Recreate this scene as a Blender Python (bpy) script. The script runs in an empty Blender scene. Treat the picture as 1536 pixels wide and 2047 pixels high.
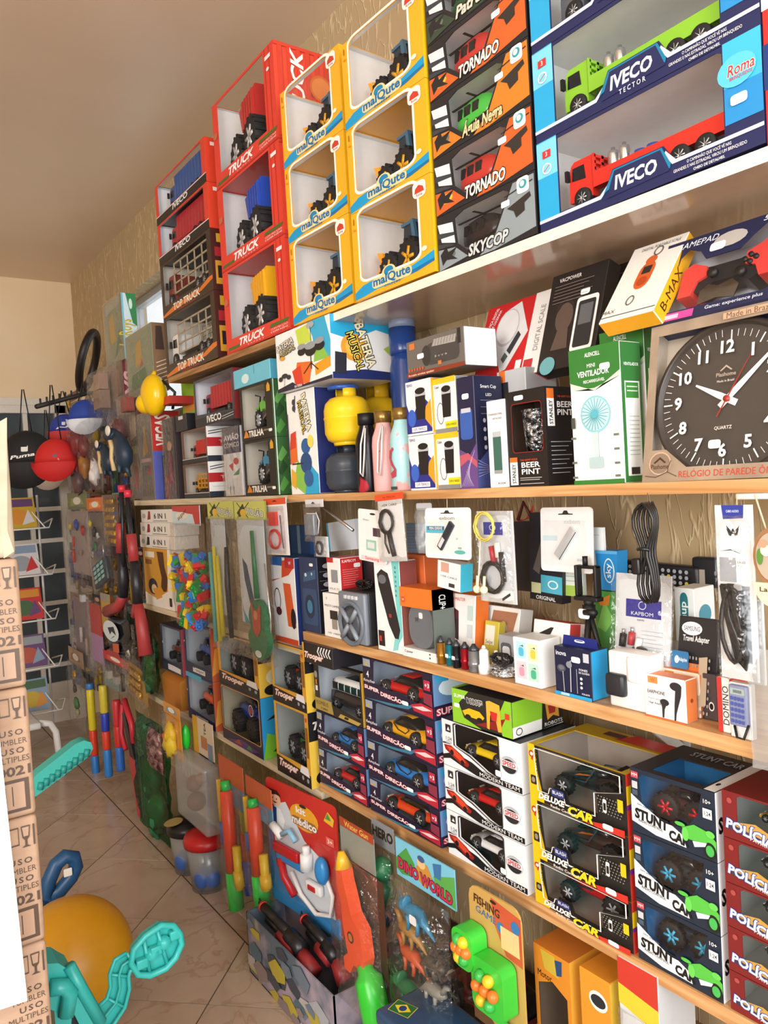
import bpy, bmesh, math, random
from mathutils import Vector, Matrix, Euler
from mathutils.geometry import tessellate_polygon
S = bpy.context.scene
COL = S.collection
R = math.radians
PI = math.pi
rnd = random.Random(7)

# ---------------------------------------------------------------- camera
EYE = 1.42
YAW, PITCH, ROLL, FPX = 0.61055756, -0.03330143, 0.05810637, 1542.4
_f = Vector((math.sin(YAW)*math.cos(PITCH), math.cos(YAW)*math.cos(PITCH), math.sin(PITCH)))
_r = Vector((math.cos(YAW), -math.sin(YAW), 0))
_d = _f.cross(_r)
CR = _r*math.cos(ROLL) + _d*math.sin(ROLL)
CD = -_r*math.sin(ROLL) + _d*math.cos(ROLL)
cam_d = bpy.data.cameras.new('camera')
cam = bpy.data.objects.new('camera', cam_d); COL.objects.link(cam)
m3 = Matrix((CR, -CD, -_f)).transposed()
cam.matrix_world = Matrix.Translation((0, 0, EYE)) @ m3.to_4x4()
cam_d.sensor_fit = 'HORIZONTAL'; cam_d.sensor_width = 36.0; cam_d.lens = FPX*36/1536
cam_d.clip_start = 0.02; cam_d.clip_end = 100
S.camera = cam

# ---------------------------------------------------------------- light
S.view_settings.view_transform = 'Standard'
S.view_settings.look = 'None'
S.view_settings.gamma = 1.0
S.view_settings.use_curve_mapping = False
S.view_settings.exposure = 1.02
S.cycles.transparent_max_bounces = 24
S.cycles.max_bounces = 8
wld = bpy.data.worlds.new('sky'); S.world = wld; wld.use_nodes = True
bgn = wld.node_tree.nodes['Background']
bgn.inputs[0].default_value = (0.93, 0.97, 1.0, 1); bgn.inputs[1].default_value = 1.1

def area(name, loc, target, sx, sy, watt, col):
    l = bpy.data.lights.new(name, 'AREA'); l.shape = 'RECTANGLE'; l.size = sx; l.size_y = sy
    l.energy = watt; l.color = col
    o = bpy.data.objects.new(name, l); COL.objects.link(o); o.location = loc
    o.rotation_euler = (Vector(target)-Vector(loc)).to_track_quat('-Z', 'Y').to_euler()
    return o
# daylight coming in through the doorway behind the camera
area('shopfront_daylight', (0.15, -1.85, 1.6), (0.9, 2.4, 1.3), 2.0, 2.0, 30, (1.0, 0.99, 0.97))
area('added_side_light', (-2.6, -0.2, 1.75), (1.0, 1.5, 1.05), 2.2, 1.8, 86, (1.0, 0.985, 0.96))  # added light at the left wall to brighten box fronts; no window built

# ---------------------------------------------------------------- pixel helpers (image taken as 1536 x 2047)
def ray(x, y): return _f + CR*((x-768)/FPX) + CD*((y-1023.5)/FPX)
def at(x, y, X=None, Y=None, Z=None):
    v = ray(x, y)
    t = X/v.x if X is not None else Y/v.y if Y is not None else (Z-EYE)/v.z
    p = v*t; p.z += EYE
    return p
def proj(p):
    q = Vector(p) - Vector((0, 0, EYE)); z = q.dot(_f)
    return 768+FPX*q.dot(CR)/z, 1023.5+FPX*q.dot(CD)/z
def ycol(px, X, z):
    y = 1000
    for _ in range(6):
        p = at(px, y, X=X); p.z = z; y = proj(p)[1]
    return p.y
def zrow(py, X, Y):
    x = 800
    for _ in range(6):
        v = ray(x, py); z = EYE + v.z/math.hypot(v.x, v.y)*math.hypot(X, Y); x = proj((X, Y, z))[0]
    return z
def wsolve(o, a, px):
    lo, hi = 0.0, 1.5
    dv = Vector((math.sin(a), -math.cos(a), 0))
    for _ in range(40):
        m = (lo+hi)/2
        if proj(o+dv*m)[0] < px: lo = m
        else: hi = m
    return lo

# ---------------------------------------------------------------- materials
_M = {}
def lin(h):
    c = [int(h[i:i+2], 16)/255 for i in (0, 2, 4)]
    return [x/12.92 if x <= .04045 else ((x+.055)/1.055)**2.4 for x in c]
class NT:
    def __init__(s, name):
        s.m = bpy.data.materials.new(name); s.m.use_nodes = True; s.t = s.m.node_tree; s.t.nodes.clear()
        s.out = s.n('ShaderNodeOutputMaterial')
    def n(s, ty, **kw):
        nd = s.t.nodes.new(ty)
        for k, v in kw.items():
            if k.startswith('i_'):
                nd.inputs[k[2:].replace('_', ' ')].default_value = v
            elif k.startswith('n_'):
                nd.inputs[int(k[2:])].default_value = v
            else: setattr(nd, k, v)
        return nd
    def l(s, a, b): s.t.links.new(a, b)
def mat(hexc, rough=.42, metal=0.0, trans=0.0, bump=0.0, spec=.5):
    k = (hexc, rough, metal, trans, bump, spec)
    if k in _M: return _M[k]
    g = NT('paint_'+hexc)
    c = lin(hexc)
    b = g.n('ShaderNodeBsdfPrincipled', i_Roughness=rough, i_Metallic=metal)
    b.inputs['Specular IOR Level'].default_value = spec
    if trans: b.inputs['Transmission Weight'].default_value = trans
    tc = g.n('ShaderNodeTexCoord'); nz = g.n('ShaderNodeTexNoise', i_Scale=45.0, i_Detail=3.0)
    g.l(tc.outputs['Object'], nz.inputs['Vector'])
    mx = g.n('ShaderNodeMix', data_type='RGBA')
    mx.inputs[6].default_value = (*[x*.93 for x in c], 1); mx.inputs[7].default_value = (*[min(1, x*1.05) for x in c], 1)
    g.l(nz.outputs['Fac'], mx.inputs[0]); g.l(mx.outputs[2], b.inputs['Base Color'])
    if bump:
        bp = g.n('ShaderNodeBump', i_Strength=bump, i_Distance=.004); g.l(nz.outputs['Fac'], bp.inputs['Height']); g.l(bp.outputs[0], b.inputs['Normal'])
    g.l(b.outputs[0], g.out.inputs[0])
    _M[k] = g.m
    return g.m
def film_mat(name, tint, gloss, rough, bump, scale=18, fk=.2, dif=0.0):
    g = NT(name)
    tr = g.n('ShaderNodeBsdfTransparent'); tr.inputs[0].default_value = (*tint, 1)
    gl = g.n('ShaderNodeBsdfGlossy', i_Roughness=rough)
    fr = g.n('ShaderNodeLayerWeight', i_Blend=.35)
    ma = g.n('ShaderNodeMath', operation='MULTIPLY_ADD'); ma.inputs[1].default_value = fk; ma.inputs[2].default_value = gloss
    mx = g.n('ShaderNodeMixShader')
    tc = g.n('ShaderNodeTexCoord'); nz = g.n('ShaderNodeTexNoise', i_Scale=scale, i_Detail=2.0); bp = g.n('ShaderNodeBump', i_Strength=bump, i_Distance=.01)
    g.l(tc.outputs['Object'], nz.inputs['Vector']); g.l(nz.outputs['Fac'], bp.inputs['Height']); g.l(bp.outputs[0], gl.inputs['Normal'])
    g.l(fr.outputs['Fresnel'], ma.inputs[0]); g.l(ma.outputs[0], mx.inputs[0])
    if dif:
        df = g.n('ShaderNodeBsdfDiffuse'); df.inputs[0].default_value = (.9, .92, .92, 1); m2 = g.n('ShaderNodeMixShader'); m2.inputs[0].default_value = dif
        g.l(tr.outputs[0], m2.inputs[1]); g.l(df.outputs[0], m2.inputs[2]); g.l(m2.outputs[0], mx.inputs[1])
    else: g.l(tr.outputs[0], mx.inputs[1])
    g.l(gl.outputs[0], mx.inputs[2]); g.l(mx.outputs[0], g.out.inputs[0])
    return g.m
FILM = film_mat('clear_film', (.985, .985, .985), .004, .05, .12, fk=.05)
BAG = film_mat('crinkled_bag', (.97, .97, .97), .05, .05, 1.0, 45, dif=.012)
GBAG = film_mat('green_bag', (.16, .62, .42), .09, .08, .9, 40)
SMOKE = film_mat('smoked_plastic', (.42, .44, .46), .09, .10, .1)
FROST = film_mat('frosted_plastic', (.88, .90, .91), .06, .2, .3, dif=.2)
def wood_mat(name, c1, c2, rough=.4):
    g = NT(name); b = g.n('ShaderNodeBsdfPrincipled', i_Roughness=rough)
    tc = g.n('ShaderNodeTexCoord'); mp = g.n('ShaderNodeMapping'); mp.inputs['Scale'].default_value = (18, 1.1, 18)
    nz = g.n('ShaderNodeTexNoise', i_Scale=2.2, i_Detail=6.0, i_Distortion=1.6)
    rp = g.n('ShaderNodeValToRGB'); rp.color_ramp.elements[0].color = (*lin(c1), 1); rp.color_ramp.elements[1].color = (*lin(c2), 1)
    rp.color_ramp.elements[0].position = .36; rp.color_ramp.elements[1].position = .62
    g.l(tc.outputs['Object'], mp.inputs[0]); g.l(mp.outputs[0], nz.inputs['Vector']); g.l(nz.outputs['Fac'], rp.inputs[0]); g.l(rp.outputs[0], b.inputs['Base Color'])
    bp = g.n('ShaderNodeBump', i_Strength=.15, i_Distance=.002); g.l(nz.outputs['Fac'], bp.inputs['Height']); g.l(bp.outputs[0], b.inputs['Normal'])
    g.l(b.outputs[0], g.out.inputs[0]); return g.m
PINE = wood_mat('pine_wood', 'b98450', 'd9ac78')
WHITEWOOD = wood_mat('whitewashed_wood', 'c9b794', 'e2d6ba')
DARKPINE = wood_mat('dull_pine', '8d6238', 'b58a5a', .6)
def noise_mat(name, c1, c2, scale, rough=.5, stretch=(1, 1, 1), bump=0.0, dist=.01, lo=.35, hi=.65, detail=5.0, metal=0.0, distort=0.0):
    g = NT(name); b = g.n('ShaderNodeBsdfPrincipled', i_Roughness=rough, i_Metallic=metal)
    tc = g.n('ShaderNodeTexCoord'); mp = g.n('ShaderNodeMapping'); mp.inputs['Scale'].default_value = stretch
    nz = g.n('ShaderNodeTexNoise', i_Scale=scale, i_Detail=detail, i_Distortion=distort)
    rp = g.n('ShaderNodeValToRGB'); e = rp.color_ramp.elements
    e[0].color = (*lin(c1), 1); e[1].color = (*lin(c2), 1); e[0].position = lo; e[1].position = hi
    g.l(tc.outputs['Object'], mp.inputs[0]); g.l(mp.outputs[0], nz.inputs['Vector']); g.l(nz.outputs['Fac'], rp.inputs[0]); g.l(rp.outputs[0], b.inputs['Base Color'])
    if bump:
        bp = g.n('ShaderNodeBump', i_Strength=bump, i_Distance=dist); g.l(nz.outputs['Fac'], bp.inputs['Height']); g.l(bp.outputs[0], b.inputs['Normal'])
    g.l(b.outputs[0], g.out.inputs[0]); return g.m
def wall_mat():
    g = NT('rough_cream_render'); b = g.n('ShaderNodeBsdfPrincipled', i_Roughness=.85)
    tc = g.n('ShaderNodeTexCoord'); mp = g.n('ShaderNodeMapping'); mp.inputs['Scale'].default_value = (1, 1.25, .3)
    n1 = g.n('ShaderNodeTexNoise', i_Scale=17.0, i_Detail=2.0, i_Distortion=1.0); n2 = g.n('ShaderNodeTexNoise', i_Scale=60.0, i_Detail=4.0)
    rp = g.n('ShaderNodeValToRGB'); e = rp.color_ramp.elements; e[0].position = .455; e[1].position = .53; e[0].color = e[1].color = (0, 0, 0, 1); e.new(.49).color = (1, 1, 1, 1)
    mx = g.n('ShaderNodeMix', data_type='RGBA'); mx.inputs[6].default_value = (*lin('b9a27c'), 1); mx.inputs[7].default_value = (*lin('d9c49c'), 1)
    ad = g.n('ShaderNodeMath', operation='MULTIPLY_ADD'); ad.inputs[1].default_value = .35
    bp = g.n('ShaderNodeBump', i_Strength=.6, i_Distance=.004)
    g.l(tc.outputs['Object'], mp.inputs[0]); g.l(mp.outputs[0], n1.inputs['Vector']); g.l(tc.outputs['Object'], n2.inputs['Vector']); g.l(n1.outputs['Fac'], rp.inputs[0]); g.l(rp.outputs[0], mx.inputs[0]); g.l(mx.outputs[2], b.inputs['Base Color'])
    g.l(n2.outputs['Fac'], ad.inputs[0]); g.l(rp.outputs[0], ad.inputs[2]); g.l(ad.outputs[0], bp.inputs['Height']); g.l(bp.outputs[0], b.inputs['Normal']); g.l(b.outputs[0], g.out.inputs[0]); return g.m
WALLM = wall_mat()
WALLF = noise_mat('far_wall_paint', 'ecd3ae', 'f0dab8', 3, .8)
CEILM = noise_mat('glossy_ceiling_paint', 'dcc6ad', 'e4cfb6', 1.2, .32)
LAMIN = mat('efe9dc', .16)
def tile_mat():
    g = NT('marbled_tile'); b = g.n('ShaderNodeBsdfPrincipled', i_Roughness=.22)
    tc = g.n('ShaderNodeTexCoord'); n1 = g.n('ShaderNodeTexNoise', i_Scale=3.2, i_Detail=7.0, i_Distortion=1.5); n2 = g.n('ShaderNodeTexNoise', i_Scale=2.0, i_Detail=8.0, i_Distortion=2.5)
    oi = g.n('ShaderNodeObjectInfo'); va = g.n('ShaderNodeVectorMath', operation='ADD'); sc = g.n('ShaderNodeVectorMath', operation='SCALE'); sc.inputs['Scale'].default_value = 37.0
    cb = g.n('ShaderNodeCombineXYZ'); g.l(oi.outputs['Random'], cb.inputs[0]); g.l(cb.outputs[0], sc.inputs[0]); g.l(tc.outputs['Object'], va.inputs[0]); g.l(sc.outputs[0], va.inputs[1])
    rp = g.n('ShaderNodeValToRGB'); e = rp.color_ramp.elements; e[0].color = (*lin('b39c88'), 1); e[1].color = (*lin('c4b09e'), 1); e[0].position = .3; e[1].position = .7
    r2 = g.n('ShaderNodeValToRGB'); q = r2.color_ramp.elements; q[0].color = (0, 0, 0, 1); q[1].color = (0, 0, 0, 1); q[0].position = .48; q[1].position = .52
    q.new(.5).color = (.38, .38, .38, 1)
    mx = g.n('ShaderNodeMix', data_type='RGBA'); mx.inputs[7].default_value = (*lin('9a6c52'), 1)
    g.l(va.outputs[0], n1.inputs['Vector']); g.l(va.outputs[0], n2.inputs['Vector']); g.l(n1.outputs['Fac'], rp.inputs[0]); g.l(n2.outputs['Fac'], r2.inputs[0])
    g.l(r2.outputs[0], mx.inputs[0]); g.l(rp.outputs[0], mx.inputs[6]); g.l(mx.outputs[2], b.inputs['Base Color']); g.l(b.outputs[0], g.out.inputs[0]); return g.m
TILE = tile_mat()
GROUT = mat('4a3c30', .95)
CARD = noise_mat('kraft_card', 'b2927a', 'bf9f86', 8, .8, (1, 1, 6))
CREAM = noise_mat('cream_carton', 'c2b29a', 'cebfa8', 6, .8, (1, 1, 4))
FOIL = noise_mat('silver_foil', '9aa0a6', 'f2f4f6', 60, .22, (1, 1, 1), 1.0, .02, .3, .7, metal=.9)
GOLD = noise_mat('gold_foil', 'b07a14', 'ffd65a', 55, .25, (1, 1, 1), .8, .02, metal=.8)
BLK = mat('141416', .5); RUB = mat('1a1a1c', .7); WHT = mat('f2f2f0', .45); GRY = mat('8d9298', .4)
CHROME = mat('d8dade', .18, .9); LBOX = mat('eceaea', .6)

# ---------------------------------------------------------------- mesh builder
class B:
    def __init__(s): s.v = []; s.f = []; s.m = []; s.mats = []; s.sm = []
    def mi(s, m):
        if m not in s.mats: s.mats.append(m)
        return s.mats.index(m)
    def add(s, vs, fs, m, smooth=False, T=None):
        o = len(s.v); k = s.mi(m)
        s.v += [tuple(T @ Vector(p)) for p in vs] if T else [tuple(p) for p in vs]
        for f in fs: s.f.append(tuple(i+o for i in f)); s.m.append(k); s.sm.append(smooth)
        return s
    def box(s, a, b, m, T=None):
        x0, y0, z0 = a; x1, y1, z1 = b
        return s.add([(x0, y0, z0), (x1, y0, z0), (x1, y1, z0), (x0, y1, z0), (x0, y0, z1), (x1, y0, z1), (x1, y1, z1), (x0, y1, z1)],
              [(0, 3, 2, 1), (4, 5, 6, 7), (0, 1, 5, 4), (1, 2, 6, 5), (2, 3, 7, 6), (3, 0, 4, 7)], m, False, T)
    def cbox(s, c, d, m, T=None):
        return s.box([c[i]-d[i]/2 for i in range(3)], [c[i]+d[i]/2 for i in range(3)], m, T)
    def rbox(s, a, b, m, r=.006, T=None):       # box with bevelled edges
        bm = bmesh.new(); bmesh.ops.create_cube(bm, size=1)
        for v in bm.verts: v.co = Vector([a[i]+(v.co[i]+.5)*(b[i]-a[i]) for i in range(3)])
        bmesh.ops.bevel(bm, geom=bm.edges[:], offset=r, segments=2, profile=.6, affect='EDGES')
        bm.verts.index_update()
        s.add([v.co[:] for v in bm.verts], [[v.index for v in f.verts] for f in bm.faces], m, True, T); bm.free(); return s
    def prism(s, pts, y0, y1, m, T=None, smooth=False, axis='y'):
        n = len(pts)
        mk = {'y': lambda p, h: (p[0], h, p[1]), 'z': lambda p, h: (p[0], p[1], h), 'x': lambda p, h: (h, p[0], p[1])}[axis]
        tri = tessellate_polygon([[Vector((p[0], p[1], 0)) for p in pts]])
        vs = [mk(p, y0) for p in pts]+[mk(p, y1) for p in pts]
        fs = [tuple(t) for t in tri]+[tuple(i+n for i in reversed(t)) for t in tri]
        s.add(vs, fs, m, False, T)
        return s.add(vs, [(i, (i+1) % n, (i+1) % n+n, i+n) for i in range(n)], m, smooth, T)
    def lathe(s, prof, m, n=20, T=None, smooth=True):   # prof (r,z), axis z
        vs = []; fs = []
        for r, z in prof:
            for i in range(n): a = 2*PI*i/n; vs.append((r*math.cos(a), r*math.sin(a), z))
        for j in range(len(prof)-1):
            for i in range(n): k = (i+1) % n; fs.append((j*n+i, j*n+k, (j+1)*n+k, (j+1)*n+i))
        fs.append(tuple(range(n-1, -1, -1))); fs.append(tuple((len(prof)-1)*n+i for i in range(n)))
        return s.add(vs, fs, m, smooth, T)
    def cyl(s, p, q, r, m, n=12, r2=None, smooth=True):
        p = Vector(p); q = Vector(q); d = q-p
        T = Matrix.Translation(p) @ d.to_track_quat('Z', 'Y').to_matrix().to_4x4()
        return s.lathe([(r, 0), (r if r2 is None else r2, d.length)], m, n, T, smooth)
    def sph(s, c, r, m, n=14, k=8, sc=(1, 1, 1)):
        T = Matrix.Translation(c) @ Matrix.Diagonal((*sc, 1))
        return s.lathe([(max(1e-4, r*math.sin(PI*j/k)), -r*math.cos(PI*j/k)) for j in range(k+1)], m, n, T)
    def tube(s, pts, r, m, n=6, closed=False):
        pts = [Vector(p) for p in pts]; N = len(pts); vs = []; fs = []
        rr = r if isinstance(r, (list, tuple)) else [r]*N
        up = Vector((0, 0, 1))
        for i, p in enumerate(pts):
            a = pts[(i-1) % N] if (closed or i) else p; b = pts[(i+1) % N] if (closed or i < N-1) else p
            t = (b-a).normalized() if (b-a).length > 1e-9 else Vector((0, 0, 1))
            u = t.cross(up)
            if u.length < .2: u = t.cross(Vector((1, 0, 0)))
            u.normalize(); w = u.cross(t); up = w if w.length > .5 else up
            for j in range(n): an = 2*PI*j/n; vs.append(p+u*(rr[i]*math.cos(an))+w*(rr[i]*math.sin(an)))
        M = N if closed else N-1
        for i in range(M):
            for j in range(n): k = (j+1) % n; i2 = (i+1) % N; fs.append((i*n+j, i*n+k, i2*n+k, i2*n+j))
        if not closed: fs.append(tuple(range(n-1, -1, -1))); fs.append(tuple((N-1)*n+j for j in range(n)))
        return s.add(vs, fs, m, True)
    def loft(s, secs, m, T=None, smooth=True, cap=True):   # list of equal-length point rings
        n = len(secs[0]); vs = [p for q in secs for p in q]; fs = []
        for i in range(len(secs)-1):
            for j in range(n): k = (j+1) % n; fs.append((i*n+j, i*n+k, (i+1)*n+k, (i+1)*n+j))
        if cap: fs.append(tuple(range(n-1, -1, -1))); fs.append(tuple((len(secs)-1)*n+j for j in range(n)))
        return s.add(vs, fs, m, smooth, T)
    def mesh(s, name):
        me = bpy.data.meshes.new(name); me.from_pydata(s.v, [], s.f)
        for m in s.mats: me.materials.append(m)
        me.polygons.foreach_set('material_index', s.m); me.polygons.foreach_set('use_smooth', s.sm)
        me.validate(); me.update(); return me
    def build(s, name, parent=None, loc=None, rot=None):
        o = bpy.data.objects.new(name, s.mesh(name)); COL.objects.link(o)
        if parent: o.parent = parent
        if loc is not None: o.location = loc
        if rot is not None: o.rotation_euler = rot
        return o

def tag(o, label, cat, group=None, kind=None):
    if label: o['label'] = label
    if cat: o['category'] = cat
    if group: o['group'] = group
    if kind: o['kind'] = kind
    return o
def thing(name, label, cat, loc, rot=(0, 0, -PI/2), group=None):
    o = bpy.data.objects.new(name, None); COL.objects.link(o); o.empty_display_size = .02
    o.location = loc; o.rotation_euler = rot if isinstance(rot, (tuple, list, Euler)) else (0, 0, rot)
    return tag(o, label, cat, group)
def inst(name, me, parent, loc=(0, 0, 0), rot=(0, 0, 0), scale=None):
    o = bpy.data.objects.new(name, me); COL.objects.link(o); o.parent = parent; o.location = loc; o.rotation_euler = rot
    if scale: o.scale = scale
    return o

# ---------------------------------------------------------------- print: polygons and lettering lying on a face
_tx = {}
def text_geo(body, off, shear, space=1.0):
    k = (body, off, shear, space)
    if k in _tx: return _tx[k]
    cu = bpy.data.curves.new('t', 'FONT'); cu.body = body; cu.align_x = 'CENTER'; cu.align_y = 'CENTER'; cu.size = 1; cu.offset = off; cu.shear = shear
    cu.resolution_u = 2; cu.fill_mode = 'FRONT'; cu.space_character = space
    o = bpy.data.objects.new('t', cu); me = o.to_mesh()
    vs = [v.co.copy() for v in me.vertices]; fs = [tuple(p.vertices) for p in me.polygons]
    o.to_mesh_clear(); bpy.data.objects.remove(o); bpy.data.curves.remove(cu)
    if vs:
        cx = (min(v.x for v in vs)+max(v.x for v in vs))/2; cy = (min(v.y for v in vs)+max(v.y for v in vs))/2
        wd = max(v.x for v in vs)-min(v.x for v in vs); ht = max(v.y for v in vs)-min(v.y for v in vs)
        vs = [(v.x-cx, v.y-cy) for v in vs]
    else: wd = ht = 1
    _tx[k] = (vs, fs, wd, ht); return _tx[k]
def ring(outer, hole):
    allp = outer+hole
    return allp, tessellate_polygon([[Vector((*p, 0)) for p in outer], [Vector((*p, 0)) for p in hole]])
def ell(cu, cv, ru, rv, n=18, a0=0, a1=360):
    return [(cu+ru*math.cos(R(a0+(a1-a0)*i/n)), cv+rv*math.sin(R(a0+(a1-a0)*i/n))) for i in range(n if a1-a0 == 360 else n+1)]
def rrect(u0, v0, u1, v1, ru, rv, n=4):
    out = []
    for cx, cy, a in ((u1-ru, v1-rv, 0), (u0+ru, v1-rv, 90), (u0+ru, v0+rv, 180), (u1-ru, v0+rv, 270)):
        out += [(cx+ru*math.cos(R(a+90*i/n)), cy+rv*math.sin(R(a+90*i/n))) for i in range(n+1)]
    return out
def art(parent, fr, w, h, items, name='print'):
    """fr: (origin, U, V, N) of the face in the parent's frame; items in 0..1 face coordinates."""
    b = B(); O, U, V, N = [Vector(x) for x in fr]; lay = [0]
    def put(p2, fs, col, rough=.4):
        lay[0] += 1; e = .00035+.00013*lay[0]
        tgt = col if not isinstance(col, str) else mat(col, rough)
        b.add([O+U*x+V*y+N*e for x, y in p2], fs, tgt)
    for it in items:
        k, col = it[0], it[1]
        if k == 'r':
            u0, v0, u1, v1 = it[2:6]; put([(u0*w, v0*h), (u1*w, v0*h), (u1*w, v1*h), (u0*w, v1*h)], [(0, 1, 2, 3)], col)
        elif k == 'p':
            pts = [(x*w, y*h) for x, y in it[2]]
            put(pts, [tuple(t) for t in tessellate_polygon([[Vector((*p, 0)) for p in pts]])], col)
        elif k == 'e':
            pts = ell(it[2]*w, it[3]*h, it[4]*w, it[5]*h); put(pts, [tuple(range(len(pts)))], col)
        elif k == 'l':                         # thin line between two points, width in metres
            x0, y0, x1, y1, t = it[2]*w, it[3]*h, it[4]*w, it[5]*h, it[6]
            dx, dy = x1-x0, y1-y0; L = math.hypot(dx, dy) or 1; nx, ny = -dy/L*t/2, dx/L*t/2
            put([(x0+nx, y0+ny), (x0-nx, y0-ny), (x1-nx, y1-ny), (x1+nx, y1+ny)], [(0, 1, 2, 3)], col)
        elif k == 'o':                         # frame around a hole polygon: outline of given width (m)
            pts = [(x*w, y*h) for x, y in it[2]]; t = it[3]; n = len(pts)
            cx = sum(p[0] for p in pts)/n; cy = sum(p[1] for p in pts)/n
            out = []
            for x, y in pts:
                L = math.hypot(x-cx, y-cy) or 1; out.append((x+(x-cx)/L*t*1.25, y+(y-cy)/L*t*1.25))
            put(pts+out, [(i, (i+1) % n, (i+1) % n+n, i+n) for i in range(n)], col)
        elif k == 't':                         # ('t', col, text, u, v, size(frac of h), {opts})
            op = it[6] if len(it) > 6 else {}
            body, u, v, sz = it[2], it[3]*w, it[4]*h, it[5]*h
            def lay_text(off, c):
                if 'M' in body: off = min(off, 0.0) if c == col else off
                vs, fs, wd, ht = text_geo(body, off, op.get('sh', 0), op.get('sp', 1.0))
                base = text_geo(body, 0.0, op.get('sh', 0), op.get('sp', 1.0))
                sy = sz/.72; sx = sy*op.get('sx', 1)
                if 'fit' in op: sx = op['fit']*(h if 45 < abs(op.get('a', 0)) < 135 else w)/base[2]
                a = R(op.get('a', 0)); ca, sa = math.cos(a), math.sin(a)
                put([(u+x*sx*ca-y*sy*sa, v+x*sx*sa+y*sy*ca) for x, y in vs], fs, c)
            if 'oc' in op: lay_text(op.get('ow', .05), op['oc'])
            lay_text(op.get('off', .012), col)
    return b.build(name, parent)
def sticker(u, v, du=.07, dv=.06): return ('p', 'fdfdfd', rrect(u, v, u+du, v+dv, du*.2, dv*.25, 2))
def faces(w, h, d):
    return {'front': ((0, 0, 0), (1, 0, 0), (0, 0, 1), (0, -1, 0), w, h), 'right': ((w, 0, 0), (0, 1, 0), (0, 0, 1), (1, 0, 0), d, h),
            'left': ((0, d, 0), (0, -1, 0), (0, 0, 1), (-1, 0, 0), d, h), 'top': ((0, 0, h), (1, 0, 0), (0, 1, 0), (0, 0, 1), w, d)}
def printon(root, face, w, h, d, items, name=None):
    f = faces(w, h, d)[face]
    return art(root, f[:4], f[4], f[5], items, name or face+'_print')
def mm(c): return c if not isinstance(c, str) else mat(c, .4)
def carton(root, w, h, d, c, name='carton'):
    """c: dict or colour; closed cardboard box with slightly rounded edges"""
    if not isinstance(c, dict): c = {'all': c}
    g = lambda k: mm(c.get(k, c.get('all', 'f2f2f2')))
    b = B(); e = min(.0012, w/8, h/8, d/8)
    for k, vs in {'front': [(e, 0, e), (w-e, 0, e), (w-e, 0, h-e), (e, 0, h-e)], 'right': [(w, e, e), (w, d-e, e), (w, d-e, h-e), (w, e, h-e)], 'left': [(0, d-e, e), (0, e, e), (0, e, h-e), (0, d-e, h-e)],
                  'back': [(w-e, d, e), (e, d, e), (e, d, h-e), (w-e, d, h-e)], 'top': [(e, e, h), (w-e, e, h), (w-e, d-e, h), (e, d-e, h)], 'bottom': [(e, d-e, 0), (w-e, d-e, 0), (w-e, e, 0), (e, e, 0)]}.items():
        b.add(vs, [(0, 1, 2, 3)], g(k))
    bm = bmesh.new()
    P = [(x, y, z) for x in (0, 1) for y in (0, 1) for z in (0, 1)]
    edge = g('edge') if 'edge' in c else g('front')
    def q(*vs): b.add(vs, [tuple(range(len(vs)))], edge)
    for z, zz in ((0, e), (h, h-e)):
        q((e, 0, zz), (w-e, 0, zz), (w-e, e, z), (e, e, z)); q((w, e, zz), (w, d-e, zz), (w-e, d-e, z), (w-e, e, z))
        q((e, d, zz), (w-e, d, zz), (w-e, d-e, z), (e, d-e, z)); q((0, e, zz), (0, d-e, zz), (e, d-e, z), (e, e, z))
    for x, xx in ((0, e), (w, w-e)):
        q((xx, 0, e), (x, e, e), (x, e, h-e), (xx, 0, h-e)); q((xx, d, e), (x, d-e, e), (x, d-e, h-e), (xx, d, h-e))
    bm.free()
    return b.build(name, root)
def winbox(root, w, h, d, c, hole, inner='e9e7e4', topfilm=None, sidehole=None, name='carton', film=None):
    """display carton whose front has a window cut out (hole: 0..1 polygon) closed by clear film"""
    if not isinstance(c, dict): c = {'all': c}
    g = lambda k: mm(c.get(k, c.get('all', 'f2f2f2'))); t = .0018; b = B(); inn = mm(inner); film = film or FILM
    fb = B()
    def panel(fr, fw, fh, holes, colm):
        O, U, V, N = [Vector(x) for x in fr]
        rect = [(0, 0), (fw, 0), (fw, fh), (0, fh)]
        if holes:
            hp = [(x*fw, y*fh) for x, y in holes]; ps, tr = ring(rect, hp)
            b.add([O+U*x+V*y for x, y in ps], tr, colm); b.add([O+U*x+V*y-N*t for x, y in ps], tr, inn)
            n = len(hp); b.add([O+U*x+V*y for x, y in hp]+[O+U*x+V*y-N*t for x, y in hp], [(i, (i+1) % n, (i+1) % n+n, i+n) for i in range(n)], colm)
            fb.add([O+U*x+V*y-N*.0009 for x, y in hp], [tuple(tt) for tt in tessellate_polygon([[Vector((*p, 0)) for p in hp]])], film)
        else:
            b.add([O+U*x+V*y for x, y in rect], [(0, 1, 2, 3)], colm)
            r2 = [(t, t), (fw-t, t), (fw-t, fh-t), (t, fh-t)]
            b.add([O+U*x+V*y-N*t for x, y in r2], [(3, 2, 1, 0)], inn)
    F = faces(w, h, d)
    panel(F['front'][:4], w, h, hole, g('front')); panel(F['right'][:4], d, h, sidehole, g('right')); panel(F['left'][:4], d, h, None, g('left'))
    panel(F['top'][:4], w, d, topfilm, g('top'))
    panel(((w, d, 0), (-1, 0, 0), (0, 0, 1), (0, 1, 0)), w, h, None, g('back')); panel(((0, d, 0), (1, 0, 0), (0, -1, 0), (0, 0, -1)), w, d, None, g('bottom'))
    o = b.build(name, root); fb.build('film_window', root); return o

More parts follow.
